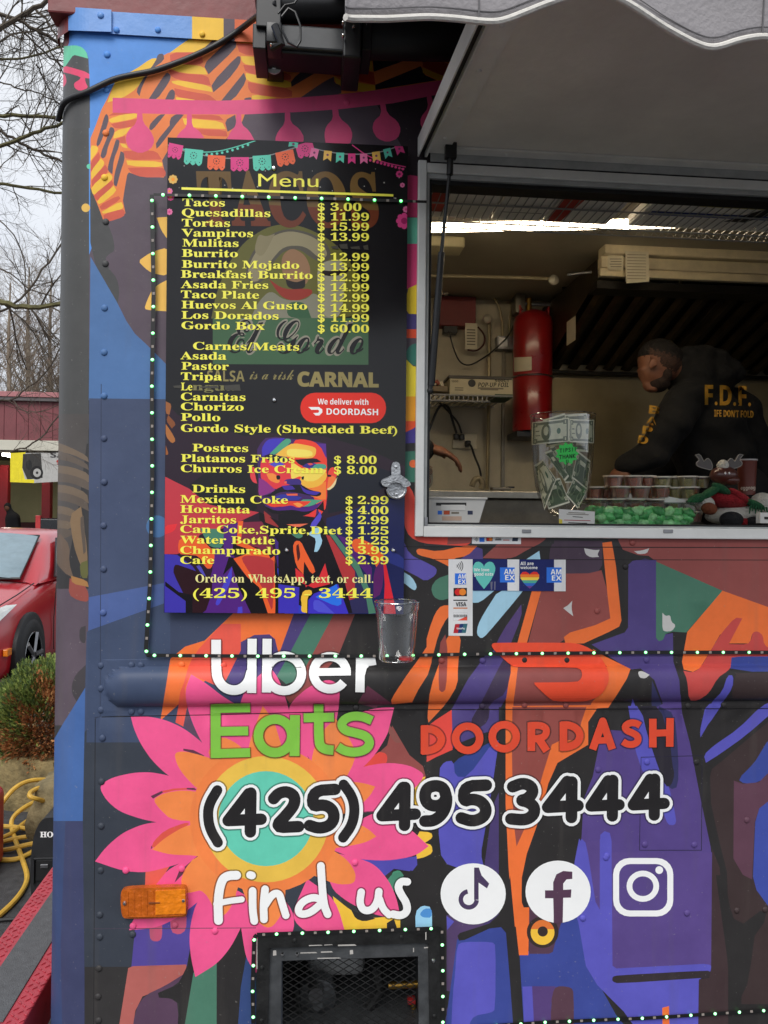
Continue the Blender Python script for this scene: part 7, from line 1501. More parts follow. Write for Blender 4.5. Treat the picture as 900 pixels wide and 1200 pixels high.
part('body', lambda b: b.lathe([(9.5*s2, 0), (11.5*s2, hc*.97), (12*s2, hc)], cc_, mat('cup_brown', (104, 50, 40), .35, 0, .06), 24), pc); part('lid', lambda b: b.lathe([(12.4*s2, hc), (12.4*s2, hc+.004), (0, hc+.005)], cc_, mat('lid_pale', (176, 170, 166), .4), 24), pc)
wc_ = wrap_on(cc_.x, cc_.y, 10.6*s2+.0008)
b = MB(); textmesh(b, 'eggnog', 868, 885, 574, 4, -.03, wc_, mat('cream_print', (206, 190, 170), .5), 'sans'); b.build('word', pc)
# bits on the rear counter
pipe([(553, 570, 1.35), (556, 562, 1.35), (562, 560, 1.35), (566, 566, 1.35), (564, 573, 1.35)], .012, mat('greasy_rag', (120, 110, 86), .6), 'crumpled grey bag on the rear counter under the socket', 'bag', name='crumpled_bag')
b = MB(); b.bbox(P(577, 574, 1.2), P(596, 571.5, 1.24), ssd, .002); b.bbox(P(596, 572, 1.2), P(600, 570.5, 1.24), blk, .001); b.build('spatula', None, label='flat steel spatula lying on the rear counter edge', cat='spatula')
b = MB(); b.add([P(597, 545, .95), P(509, 545, .95), P(508.5, 556, .95), P(505, 568, .95), P(500, 574, .95), P(492, 574, .95)], [(0, 1, 2, 3, 4, 5)], lab) if False else b.ell(P(496, 560, .95), (.035, .02, .05), lab, 20, 14)
bagp = b.build('paper_bag', None, label='cream bag with a red swirl print at the left edge of the window', cat='bag')
b = MB(); sw = [(502+t*.004*math.cos(t*.5)*1.2+0, 557+t*.0) for t in range(3)]
for (cx0, cy0) in ((503, 552), (501, 563)): b.tube([P(cx0+(.6+t*.13)*math.cos(t*.55), cy0+(.6+t*.16)*math.sin(t*.55), .925) for t in range(34)], .0009, mat('swirl_red', (150, 60, 48), .6), 4)
b.build('swirl_print', bagp)
# ------------------------------------------------------------------ people
skin = mat('skin', (128, 84, 62), .5, 0, .06, 20, .08, 120, spec=.4); hood_m = mat('black_hoodie', (12, 12, 13), .92, 0, .15, 30, .5, 45); hair_m = mat('dark_hair', (22, 17, 14), .7, 0, .3, 90, .6, 260); trs = mat('black_trousers', (20, 20, 23), .9, 0, .1, 20)
ylp = mat('yellow_print', (196, 146, 42), .7, 0, .12, 60)
def capsule(bm, a, b, ra, rb, n=16):
    """tapered limb with round ends"""
    a = Vector(a); b = Vector(b); d = (b-a); L_ = d.length; 
    if L_ < 1e-6: return
    q = d.to_track_quat('Z', 'Y'); rings = []
    prof = [(ra*math.cos(rad(t)), ra*math.sin(rad(t))) for t in (-85, -60, -30, 0)]+[(rb*math.cos(rad(t)), L_+rb*math.sin(rad(t))) for t in (0, 30, 60, 85)]
    for r, h in prof: rings.append([bm.verts.new(a+q @ Vector((r*math.cos(2*math.pi*j/n), r*math.sin(2*math.pi*j/n), h))) for j in range(n)])
    for r1, r2 in zip(rings, rings[1:]):
        for j in range(n): bm.faces.new((r1[j], r1[(j+1) % n], r2[(j+1) % n], r2[j]))
    bm.faces.new(rings[0][::-1]); bm.faces.new(rings[-1])
def ellip(bm, c, r, rot=None, u=20, v=14):
    M = Matrix.Translation(Vector(c)) @ ((rot.to_4x4() if rot is not None else Matrix.Identity(4)) @ Matrix.Diagonal((*r, 1)))
    bmesh.ops.create_uvsphere(bm, u_segments=u, v_segments=v, radius=1, matrix=M)
def remeshed(bm, name, mt, parent, voxel, smooth=6, disp=None):
    me = bpy.data.meshes.new(name); bm.to_mesh(me); bm.free()
    o = bpy.data.objects.new(name, me); C.objects.link(o)
    m = o.modifiers.new('r', 'REMESH'); m.mode = 'VOXEL'; m.voxel_size = voxel
    s = o.modifiers.new('s', 'SMOOTH'); s.factor = .6; s.iterations = smooth
    dg = bpy.context.evaluated_depsgraph_get(); me2 = bpy.data.meshes.new_from_object(o.evaluated_get(dg)); o.modifiers.clear()
    o.data = me2; bpy.data.meshes.remove(me)
    me2.materials.clear(); me2.materials.append(mt)
    if disp:
        for v in me2.vertices: v.co = disp(v.co.copy())
    off = woff(parent)
    for v in me2.vertices: v.co -= off
    me2.polygons.foreach_set('use_smooth', [True]*len(me2.polygons)); me2.update(); o.parent = parent; return o
YP_ = 1.17
def Q(x, y, Y=YP_): return P(x, y, Y)
fz = .742
man = empty('person', (Q(835, 500).x, YP_, fz), 'person in a black hoodie with yellow lettering bending over the work counter', 'person')
k_ = 1/310.
def legs(bm, hx, hy, hz_, r):
    for s_ in (-1, 1):
        hp_ = Vector((hx+.02, hy+s_*.10, hz_)); kn = Vector((hx-.03, hy+s_*.11, fz+.50)); an = Vector((hx+.03, hy+s_*.11, fz+.09))
        capsule(bm, hp_, kn, .088*r, .062*r); capsule(bm, kn, an, .058*r, .042*r); capsule(bm, an+Vector((.02, 0, -.03)), an+Vector((-.15, 0, -.055)), .042*r, .034*r)
HP = Q(850, 590); HPz = fz+.86
pel = Vector((HP.x, YP_+.02, HPz)); chest = Q(826, 497, 1.18); upb = Q(822, 456, 1.17); shN = Q(800, 474, 1.05); shF = Q(835, 468, 1.34)
elN = Q(768, 530, 1.02); wrN = Q(733, 545, 1.08); elF = Q(790, 540, 1.42); wrF = Q(752, 556, 1.38); neck = Q(797, 432, 1.13); headc = Q(771, 424, 1.12)
bm = bmesh.new()
legs(bm, pel.x, pel.y, pel.z, 1)
capsule(bm, pel, chest, .125, .13, 20); capsule(bm, chest, upb, .13, .09, 20); capsule(bm, upb, neck, .08, .058); capsule(bm, neck, headc, .055, .055)
capsule(bm, upb, shN, .07, .058); capsule(bm, upb, shF, .07, .058); capsule(bm, shN, elN, .05, .04); capsule(bm, elN, wrN, .04, .026); capsule(bm, shF, elF, .05, .04); capsule(bm, elF, wrF, .038, .026)
fd = (Q(752, 444, 1.10)-headc).normalized()       # where the face points: down to the left
up_ = (Vector((-.25, 0, 1))).normalized(); rt_ = fd.cross(Vector((0, 1, 0))).normalized()
ellip(bm, headc+Vector((.006, 0, .0)), (.086, .070, .080), Matrix.Rotation(.5, 3, 'Y'))
ellip(bm, Q(765, 436, 1.11), (.056, .054, .058)); ellip(bm, Q(770, 445, 1.11), (.046, .046, .040))
capsule(bm, Q(754.5, 438.5, 1.105), Q(755.5, 446, 1.105), .009, .014, 10)      # nose
ellip(bm, Q(757.5, 452.5, 1.105), (.014, .022, .009)); ellip(bm, Q(760, 456, 1.105), (.015, .022, .010)); ellip(bm, Q(765, 456, 1.105), (.022, .028, .015))
ellip(bm, Q(750.5, 433.5, 1.105), (.012, .026, .009))      # brow
# hands with five fingers each, resting at the counter
def hand(bm, wrist, dirv, palmn, side, s=1.0, curl=.5):
    dirv = Vector(dirv).normalized(); n = Vector(palmn).normalized(); w = dirv.cross(n).normalized(); pc_ = wrist+dirv*.045*s
    ellip(bm, pc_, (.040*s, .040*s, .018*s), Matrix((dirv, w, n)).transposed())
    for i, l in enumerate((.070, .078, .072, .058)):
        o = pc_+dirv*.030*s+w*((i-1.5)*.019*s); d1 = (dirv*math.cos(curl*.6)+n*math.sin(curl*.6)).normalized(); d2 = (dirv*math.cos(curl*1.5)+n*math.sin(curl*1.5)).normalized(); d3 = (dirv*math.cos(curl*2.2)+n*math.sin(curl*2.2)).normalized()
        p1 = o+d1*l*.5*s; p2 = p1+d2*l*.32*s; p3 = p2+d3*l*.24*s
        capsule(bm, o, p1, .0095*s, .0088*s, 10); capsule(bm, p1, p2, .0088*s, .008*s, 10); capsule(bm, p2, p3, .008*s, .0068*s, 10)
    t0 = wrist+dirv*.022*s+w*side*.030*s; t1 = t0+(dirv*.7+w*side*.75+n*.25).normalized()*.034*s; t2 = t1+(dirv*.9+w*side*.15+n*.5).normalized()*.030*s
    capsule(bm, t0, t1, .012*s, .0105*s, 10); capsule(bm, t1, t2, .0105*s, .008*s, 10)
hand(bm, wrN, (-.5, .15, -.75), (.5, .3, -.3), 1); hand(bm, wrF, (-.6, -.1, -.7), (.4, -.3, -.3), -1)
remeshed(bm, 'body', skin, man, .0055, 9)
bm = bmesh.new(); ellip(bm, Q(765, 425.5, 1.045), (.014, .009, .024), Matrix.Rotation(.35, 3, 'Y')); capsule(bm, Q(763, 418, 1.042), Q(768, 420, 1.04), .008, .008, 8); capsule(bm, Q(768, 420, 1.04), Q(769, 428, 1.04), .008, .006, 8)
remeshed(bm, 'ear', skin, man, .004, 3)
bm = bmesh.new(); ellip(bm, headc+Vector((.009, 0, .008)), (.089, .0745, .080), Matrix.Rotation(.5, 3, 'Y'))
def cutbox(c): return c
me_t = remeshed(bm, 'hair', hair_m, man, .006, 2)
# keep only the scalp part of the hair shell
bmh = bmesh.new(); bmh.from_mesh(me_t.data); off = woff(man)
dl = []
for v in bmh.verts:
    w = v.co+off; d = w-headc; u = d.x*.75-d.z*.1   # toward the nape
    if d.dot(Vector((-.62, 0, -.78))) > .036 or (d.x < -.06 and d.z < -.02): dl.append(v)
bmesh.ops.delete(bmh, geom=dl, context='VERTS')
me_t.data.materials.append(mat('faded_hair', (66, 44, 34), .75, 0, .3, 140, .4, 300)); earc = Q(765, 425.5, 1.045)
for f in bmh.faces:
    w = f.calc_center_median()+off; d = w-headc
    if d.z+.35*d.x < .020+.006*math.sin(w.x*300) and d.x > -.055: f.material_index = 1
bmesh.ops.delete(bmh, geom=[v for v in bmh.verts if math.hypot((v.co+off-earc).x, (v.co+off-earc).z) < .034 and (v.co+off).y < 1.12], context='VERTS'); bmh.to_mesh(me_t.data); bmh.free()
for v in me_t.data.vertices:
    v.co = v.co+Vector((random.uniform(-1, 1), random.uniform(-1, 1), random.uniform(-1, 1)))*.0012
bm = bmesh.new(); ellip(bm, Q(770, 448, 1.11), (.050, .049, .040)); ellip(bm, Q(777, 440, 1.10), (.030, .050, .034))
bd = remeshed(bm, 'beard', mat('beard', (46, 30, 22), .8, 0, .3, 120, .6, 260), man, .006, 2)
# hoodie: loose surface over torso and arms, with the hood gathered behind the neck
def folds(v): 
    return v+Vector((0, -1, 0))*(.009*math.sin(v.x*26+v.z*19)+.008*math.sin(v.z*41-v.x*13+1.5*math.sin(v.x*9))+.004*math.sin(v.z*70+v.x*44))
bm = bmesh.new()
hem = pel+Vector((-.0, 0, .02))
capsule(bm, hem, chest, .155, .158, 24); capsule(bm, chest, Q(822, 466, 1.18), .155, .115, 24); capsule(bm, Q(822, 462, 1.18), Q(806, 446, 1.15), .12, .085, 20)
capsule(bm, Q(812, 466, 1.12), shN, .085, .076); capsule(bm, Q(822, 462, 1.24), shF, .095, .085); capsule(bm, shN, elN, .078, .062); capsule(bm, elN, wrN, .062, .042); capsule(bm, shF, elF, .082, .066); capsule(bm, elF, wrF, .064, .045)
ellip(bm, Q(867, 500, 1.2), (.085, .12, .16), Matrix.Rotation(-.25, 3, 'Y')); ellip(bm, Q(880, 545, 1.2), (.09, .12, .16), Matrix.Rotation(-.15, 3, 'Y'))
for x, y, r in ((797, 430, .052), (806, 420, .055), (820, 420, .06), (836, 425, .058), (850, 433, .052), (858, 440, .04), (800, 442, .06), (815, 436, .08), (834, 440, .075)):
    ellip(bm, Q(x, y, 1.14), (r, r*1.5, r*.85), Matrix.Rotation(.35, 3, 'Y'))
hd_ = remeshed(bm, 'hoodie', hood_m, man, .0085, 7, folds)
bm = bmesh.new(); legs(bm, pel.x, pel.y, pel.z, 1.28); capsule(bm, pel+Vector((0, -.09, 0)), pel+Vector((0, .09, 0)), .135, .135)
remeshed(bm, 'trousers', trs, man, .012, 5)
# prints on the hoodie follow its surface
from mathutils.bvhtree import BVHTree
dg = bpy.context.evaluated_depsgraph_get()
bvh = BVHTree.FromObject(hd_, dg)
def onhood(off):
    def f(x, y):
        d = ray(x, y).normalized(); o = woff(man)
        hit = bvh.ray_cast(CAM-o, d)
        return (hit[0]+o-d*off) if hit[0] is not None else P(x, y, 1.0)
    return f
def hprint(t, x0, x1, base, cap, sl, style='sans', rot=0, sh=0):
    vs_, fs_ = text_tris(uni(t, style), .01)
    mnx = min(v[0] for v in vs_); mxx = max(v[0] for v in vs_); sx = (x1-x0)/(mxx-mnx); sy = cap/.69
    bmt = bmesh.new(); vv_ = []
    for x, y in vs_:
        X = (x-mnx)*sx; Yv = y*sy; vv_.append(bmt.verts.new((x0+X*math.cos(rot)+Yv*math.sin(rot)+Yv*sh, base+X*math.sin(rot)+X*sl-Yv*math.cos(rot), 0)))
    for f_ in fs_:
        try: bmt.faces.new([vv_[i] for i in f_])
        except ValueError: pass
    bmesh.ops.triangulate(bmt, faces=bmt.faces)
    bmesh.ops.subdivide_edges(bmt, edges=[e for e in bmt.edges if e.calc_length() > 2.2], cuts=2, use_grid_fill=False); bmesh.ops.triangulate(bmt, faces=bmt.faces)
    mf = onhood(.004); b = MB(); vs2 = [mf(v.co.x, v.co.y) for v in bmt.verts]; bmt.verts.ensure_lookup_table()
    b.add(vs2, [[v.index for v in f.verts] for f in bmt.faces], ylp); bmt.free(); b.build('print', man)
hprint('F.D.F.', 826, 880, 474, 22, .03, 'sans'); hprint("IFE DON'T FOLD", 837, 883, 488, 7.5, .03, 'sans')
for t, x, y in (('B', 762, 484), ('A', 759, 497), ('P', 754, 508), ('D', 749, 519)): hprint(t, x-2, x+10, y, 9, .0, 'sans', .15)
# second cook, mostly hidden left of the window
m2 = empty('person', (-.05, .98, fz), 'person in dark sleeves at the left window edge, only one hand showing', 'person')
Y2 = .92
bm = bmesh.new(); b0 = Vector((-.08, .98, 0))
def bz(z, dx=0, dy=0): return Vector((b0.x+dx, b0.y+dy, fz+z))
for s_ in (-1, 1): capsule(bm, bz(.86, 0, s_*.1), bz(.48, .0, s_*.1), .088, .062); capsule(bm, bz(.48, .0, s_*.1), bz(.09, 0, s_*.1), .056, .04); capsule(bm, bz(.05, 0, s_*.1), bz(.04, .15, s_*.1), .04, .034)
capsule(bm, bz(.88), bz(1.25, .02), .125, .14, 20); capsule(bm, bz(1.25, .02), bz(1.45, .04), .13, .06, 20); ellip(bm, bz(1.62, .07), (.088, .075, .105)); ellip(bm, bz(1.57, .10), (.06, .055, .065)); capsule(bm, bz(1.62, .155), bz(1.595, .168), .01, .013, 10)
shz = bz(1.36, .03, -.17); wr2 = Q(500, 524, Y2); el2 = Vector(((shz.x+wr2.x)/2+.0, .80, 1.62))
capsule(bm, bz(1.38, .03), shz, .07, .055); capsule(bm, shz, el2, .05, .04); capsule(bm, el2, wr2, .04, .029)
s2_ = bz(1.36, .03, .17); e2 = bz(1.08, .06, .24); w2 = bz(.95, .25, .2); capsule(bm, bz(1.38, .03), s2_, .07, .055); capsule(bm, s2_, e2, .05, .04); capsule(bm, e2, w2, .038, .026)
hand(bm, wr2, (.95, -.1, -.28), (-.1, .2, -.9), 1, 1.0, .55); hand(bm, w2, (.8, 0, -.5), (0, 0, -1), -1)
remeshed(bm, 'body', skin, m2, .0052, 4)
bm = bmesh.new(); capsule(bm, bz(.85), bz(1.25, .02), .16, .17, 20); capsule(bm, bz(1.25, .02), bz(1.41, .03), .16, .085, 20); capsule(bm, bz(1.37, .03), shz, .09, .078); capsule(bm, shz, el2, .07, .058); capsule(bm, el2, lerp(el2, wr2, .93), .056, .046); capsule(bm, bz(1.37, .03), s2_, .09, .078); capsule(bm, s2_, e2, .07, .055); capsule(bm, e2, w2, .054, .042)
remeshed(bm, 'sweatshirt', hood_m, m2, .011, 5)
bm = bmesh.new(); ellip(bm, bz(1.65, .055), (.095, .082, .09)); remeshed(bm, 'cap', hair_m, m2, .01, 3)
bm = bmesh.new()
for s_ in (-1, 1): capsule(bm, bz(.86, 0, s_*.1), bz(.48, .0, s_*.1), .105, .08); capsule(bm, bz(.48, .0, s_*.1), bz(.09, 0, s_*.1), .075, .06)
remeshed(bm, 'trousers', trs, m2, .014, 4)
# ------------------------------------------------------------------ ground and surroundings
def gz(y): return 0.0 if y < 2.2 else -.022*(y-2.2) if y < 30 else -.61
asph = mat('asphalt', (70, 70, 71), .85, 0, .22, 26, .9, 260)
gb = MB(); xs_ = [-400, -60, -20, -8, -3, 0, 6, 60, 400]; ys_ = [-400, -40, -6, 0, 2.2, 6, 14, 30, 400]
gb.add([(x, y, gz(y)) for y in ys_ for x in xs_], [(j*9+i, j*9+i+1, j*9+i+10, j*9+i+9) for j in range(8) for i in range(8)], asph)
go = gb.build('ground', None); go['kind'] = 'structure'; go['label'] = 'dark grey asphalt parking lot'
rg = random.Random(5)
# rear bumper platform (the truck's own step, reaching toward the camera)
redb = mat('red_tread', (176, 58, 70), .42, .1, .08, 20); deckg = mat('grip_grey', (86, 88, 90), .75, 0, .1, 60, .4, 300)
zb0 = .39
bl, br_ = -.80, -.612
part('rear_bumper', lambda b: b.bbox((bl, .0, zb0-.11), (br_, 1.98, zb0), redb, .004))
part('bumper_grip', lambda b: b.bbox((bl+.055, .03, zb0+.0005), (br_-.045, 1.97, zb0+.0035), deckg, .001))
def tread(b):
    for x0_ in (bl+.004, br_-.042):
        y = .01; k = 0
        while y < 1.95:
            for j in range(3):
                c = Vector((x0_+.008+j*.014, y+(.5 if j % 2 else 0)*.02, zb0+.0012)); an = .8 if (k+j) % 2 else -.8
                b.bbox(c-Vector((.006, .0018, .001)), c+Vector((.006, .0018, .0012)), redb, .0006, 1, Matrix.Rotation(an, 3, 'Z'))
            y += .022; k += 1
part('tread_plate', tread, truck, kind='stuff')
# generator
def GP(px, py, z=0.0): return PZ(px, py, z)
gy = 1.36; s3 = (gy+1.73)/900
gx_ = P(36, 1000, gy).x; gbz = 0.0; gtz = P(50, 958, gy).z
gen = empty('generator', (gx_+.15, gy+.2, 0), 'black portable generator standing on the asphalt behind the red bumper', 'generator')
gbk = mat('generator_black', (34, 35, 37), .45, 0, .08, 14, .1, 200); gpn = mat('panel_dark', (20, 20, 21), .5)
gw = .30
def shell(b):
    pr = [(-.0, .09), (.004, .03), (.02, .0+.02), (gw-.02, .02), (gw, .05), (gw, gtz-.05), (gw-.04, gtz), (.06, gtz), (.035, gtz-.012), (.012, gtz-.06), (.0, gtz-.14)]
    pr = chaikin(pr, 1); b.prism([(gx_+x, z) for x, z in pr], gy, gy+.48, gbk)
fixn(part('shell', shell, gen))
part('control_panel', lambda b: b.bbox((gx_+.02, gy-.008, .09), (gx_+.28, gy-.0005, gtz-.16), gpn, .004), gen)
part('panel_frame', lambda b: (b.bbox((gx_+.012, gy-.014, gtz-.158), (gx_+.285, gy-.0005, gtz-.150), gbk, .002), b.bbox((gx_+.012, gy-.014, .08), (gx_+.018, gy-.0005, gtz-.15), gbk, .002)), gen)
for x, z, w, h, m_ in ((.04, gtz-.19, .03, .015, metal), (.03, gtz-.28, .02, .02, blk), (.10, gtz-.20, .05, .04, blk), (.22, gtz-.22, .04, .05, metal), (.06, gtz-.25, .012, .012, led_w)): part('switch', lambda b: b.bbox((gx_+x, gy-.014, z), (gx_+x+w, gy-.0075, z+h), m_, .002), gen)
part('handle', lambda b: b.tube([(gx_+.10, gy+.05, gtz-.01), (gx_+.10, gy+.08, gtz+.05), (gx_+.10, gy+.36, gtz+.05), (gx_+.10, gy+.40, gtz-.01)], .014, gbk, 10), gen)
part('foot', lambda b: (b.bbox((gx_+.03, gy+.02, 0.0), (gx_+.08, gy+.07, .022), rub, .003)), gen); part('foot', lambda b: (b.bbox((gx_+.22, gy+.02, 0.0), (gx_+.27, gy+.07, .022), rub, .003)), gen)
b = MB(); textmesh(b, 'HONDA', 47, 84, 981, 6.2, .0, lambda x, y: P(x, y, gy-.002), wht, 'serif', .02); b.build('lettering', gen)
for col_, dx in ((mat('red_lead', (190, 50, 60), .4), 0), (wht, .02)): part('lead', lambda b: b.tube(smooth3([Vector((gx_+.10+dx, gy-.01, gtz-.22)), Vector((gx_+.12+dx, gy-.05, gtz-.30)), Vector((gx_+.20+dx, gy-.06, gtz-.36)), Vector((gx_+.30, gy-.02, gtz-.38))], 2), .0028, col_, 6), gen)
# red fuel can at the left edge and a red funnel behind the generator
fcn = empty('fuel_can', (P(-14, 980, 1.6).x, 1.6, 0), 'red plastic fuel can at the left edge beside the coiled yellow hose', 'fuel can')
rpl = mat('red_plastic', (176, 28, 28), .35, 0, .06, 20)
fx = P(7, 980, 1.75).x
part('body', lambda b: b.bbox((fx-.26, 1.55, .002), (fx, 1.75, .34), rpl, .035, 4), fcn); part('spout', lambda b: b.tube([(fx-.06, 1.65, .33), (fx-.03, 1.65, .40)], .022, blk, 10), fcn); part('rib', lambda b: b.bbox((fx-.24, 1.545, .16), (fx-.01, 1.552, .18), rpl, .003), fcn)
fn = empty('funnel', (P(57, 950, 1.75).x, 1.78, 0), 'red wedge shaped wheel chock behind the generator', 'wheel chock')
fn['label'] = 'small red plastic wedge behind the generator'; fn['category'] = 'wedge'; fn.name = 'plastic_wedge'
fixn(part('body', lambda b: b.prism([(lambda p: (p.x, p.z))(P(x, y, 2.1)) for x, y in ((45, 960), (63, 942), (80, 948), (80, 1000), (45, 1000))], 2.1, 2.2, mat('red_wedge', (206, 66, 76), .45)), fn))
# stones edging the bed, mulch, bush
stn = [mat('sandstone_a', (132, 116, 78), .9, 0, .3, 9, 1.0, 40), mat('sandstone_b', (118, 106, 76), .9, 0, .3, 9, 1.0, 40)]
bed = empty('planting_bed', GP(30, 900), 'planting bed edged with rough tan stone blocks', 'planting bed')
def rock(c, r, mt, rz=0, seed=0):
    bm = bmesh.new(); bmesh.ops.create_cube(bm, size=2); bmesh.ops.subdivide_edges(bm, edges=bm.edges[:], cuts=5, use_grid_fill=True); rr_ = random.Random(seed); ph = [rr_.uniform(0, 6) for _ in range(6)]
    for v in bm.verts:
        u = v.co.copy(); l = max(abs(u.x), abs(u.y), abs(u.z)); sph = u.normalized(); w = u.lerp(sph*1.25, .42)
        n_ = 1+.06*math.sin(w.x*4+ph[0])*math.cos(w.z*5+ph[1])+.05*math.sin(w.y*7+w.z*3+ph[2])+rr_.uniform(-.018, .018)
        v.co = Matrix.Rotation(rz, 3, 'Z') @ Vector((w.x*r[0], w.y*r[1], w.z*r[2]))*n_+Vector(c)
    b = MB(); b.bm(bm, mt, True); return b.build('stone', bed, 50)
spots = [(-70, 905, .2), (-22, 915, .22), (22, 935, .24), (62, 975, .25)]
for k, (x, y, w_) in enumerate(((-60, 930, .3), (-8, 912, .26), (35, 948, .30), (85, 990, .3), (130, 1010, .3))):
    g0 = GP(x, y, 0.0); rock(g0+Vector((0, .12, .10)), (w_*.62, .15, .17), stn[k % 2], -.45+.1*k, k)
mul = mat('mulch', (74, 58, 46), .95, 0, .45, 60, 1.2, 90)
mv = [GP(-260, 900), GP(-60, 912), GP(35, 925), GP(130, 975), GP(260, 1000), GP(300, 860), GP(150, 800), GP(60, 812), GP(-30, 815), GP(-260, 800)]
part('mulch', lambda b: b.add([Vector((v.x, v.y+.15, .10)) for v in mv], [tuple(range(len(mv)))], mul), bed)
def chips(b):
    for k in range(1500):
        x, y = rg.uniform(-60, 110), rg.uniform(838, 925); g0 = GP(x, y); c = Vector((g0.x, g0.y+.15, .105+rg.uniform(0, .012))); l = rg.uniform(.01, .03); a_ = rg.uniform(0, 3.14); d = Vector((math.cos(a_), math.sin(a_), rg.uniform(-.3, .3)))*l; w = Vector((-d.y, d.x, 0))*.3
        b.add([c-d, c+w, c+d, c-w], [(0, 1, 2, 3)], chipm[k % 3])
chipm = [mat('chip_a', (98, 76, 60), .9, 0, .2), mat('chip_b', (62, 46, 38), .9, 0, .2), mat('chip_c', (132, 112, 96), .9, 0, .2)]
part('mulch_chips', chips, bed, kind='stuff')
def bush(cx0, cy0, z0, r, h, seed, label, split):
    rr_ = random.Random(seed); e = empty('bush', (cx0, cy0, z0), label, 'bush')
    ms = {'g': [mat('leaf_green_a', (112, 134, 62), .7, 0, .15), mat('leaf_green_b', (140, 154, 76), .7, 0, .15), mat('leaf_green_c', (74, 94, 50), .7, 0, .15)], 'o': [mat('leaf_rust_a', (168, 108, 60), .75, 0, .15), mat('leaf_rust_b', (132, 80, 46), .75, 0, .15), mat('leaf_rust_c', (186, 132, 80), .75, 0, .15)]}
    for nm, key in (('green_foliage', 'g'), ('rusty_foliage', 'o')):
        b = MB()
        for m_ in ms[key]: b.m(m_)
        for k in range(26000):
            th = rr_.uniform(0, 2*math.pi); v_ = rr_.random()**.8; ph = math.acos(1-2*rr_.random()); q = Vector((math.sin(ph)*math.cos(th), math.sin(ph)*math.sin(th), math.cos(ph)))
            rad_ = rr_.uniform(.62, 1.0)*(1+.12*math.sin(q.x*7+seed)*math.cos(q.z*8+q.y*5)); p = Vector((cx0+q.x*r*rad_, cy0+q.y*r*rad_, z0+h*.5+q.z*h*.52*rad_))
            isO = (q.x*.6-q.z*.45-q.y*.2+.28*math.sin(q.z*9+q.x*7)+rr_.uniform(-.3, .3)) > split+.06
            if isO != (key == 'o'): continue
            d = (q+Vector((rr_.uniform(-.5, .5), rr_.uniform(-.5, .5), rr_.uniform(.0, .9)))).normalized(); l = rr_.uniform(.014, .032); w = d.cross(Vector((rr_.uniform(-1, 1), rr_.uniform(-1, 1), rr_.uniform(-1, 1)))).normalized()*l*.16; mt_ = ms[key][rr_.choice([0, 1, 2])]
            o_ = len(b.v); b.v += [p-w, p+w, p+d*l+w*.3, p+d*l-w*.3]; b.f.append([o_, o_+1, o_+2, o_+3]); b.mi.append(b.m(mt_)); b.sm.append(False)
            for s_ in (-1, 1):
                d2 = (d+w.normalized()*s_*.7).normalized(); p2 = p+d*l*.35; o_ = len(b.v); w2 = w*.6; b.v += [p2-w2, p2+w2, p2+d2*l*.55]; b.f.append([o_, o_+1, o_+2]); b.mi.append(b.m(mt_)); b.sm.append(False)
        b.build(nm, e, kind='stuff')
    part('stem', lambda b: [b.tube([(cx0, cy0, z0-.02), (cx0+dx*.4, cy0, z0+h*.35), (cx0+dx, cy0+dx*.4, z0+h*.75)], [.016, .01, .003], mat('bark_brown', (70, 54, 42), .9, 0, .2), 6) for dx in (-.12, -.04, .05, .13)], e, kind='stuff')
bq = P(52, 840, 2.55); bush(bq.x, 2.55, .11, .26, .60, 4, 'low conifer bush half green and half rusty brown in the planting bed', -.05)
bush(bq.x-.85, 2.9, .11, .28, .6, 9, 'green conifer bush at the far left of the planting bed', .9)
# yellow hose
ym = mat('yellow_hose', (206, 164, 62), .5, 0, .08, 30)
def hose(pts, label, r=.0105):
    b = MB(); b.tube(smooth3([GP(x, y, z) if z < 5 else None for x, y, z in pts], 3), r, ym, 8); return b.build('hose', None, label=label, cat='hose', group='coils of yellow hose on the ground')
hose([(66, 915, .22), (40, 913, .25), (20, 920, .25), (4, 938, .2), (-30, 990, .02)], 'yellow hose curving over the stone blocks')
hose([(66, 918, .24), (48, 922, .25), (35, 928, .25), (34, 934, .24), (46, 937, .22), (62, 942, .15), (90, 950, .02)], 'short loop of yellow hose on the top stone')
hose([(70, 926, .2), (48, 936, .16), (28, 946, .10), (14, 958, .05), (13, 970, .02), (20, 990, .012), (28, 1012, .012), (33, 1028, .012), (28, 1042, .012), (14, 1060, .012), (-12, 1082, .012)], 'long yellow hose running down the asphalt toward the camera')
hose([(48, 955, .05), (30, 962, .03), (16, 976, .03), (-4, 984, .012), (-40, 985, .012)], 'yellow hose crossing from the generator to the left edge')
hose([(60, 985, .05), (30, 990, .03), (6, 997, .012), (-40, 998, .012)], 'yellow hose lying straight behind the generator')
hose([(50, 966, .03), (36, 972, .03), (20, 969, .03), (0, 968, .03), (-20, 968, .03)], 'upper yellow coil beside the stones')
hose([(45, 994, .02), (30, 1003, .012), (16, 1008, .012), (-8, 1007, .012), (-30, 1004, .012)], 'lowest yellow coil on the asphalt')
hose([(55, 975, .03), (38, 980, .03), (20, 982, .02), (-10, 990, .012), (-40, 991, .012)], 'middle yellow coil behind the generator')
b = MB(); b.tube(smooth3([GP(x, y, .008) for x, y in ((-40, 1084), (0, 1078), (20, 1077), (40, 1075), (90, 1070))], 2), .007, rub, 6); b.build('cable', None, label='thin black cable lying across the asphalt near the red bumper', cat='cable')
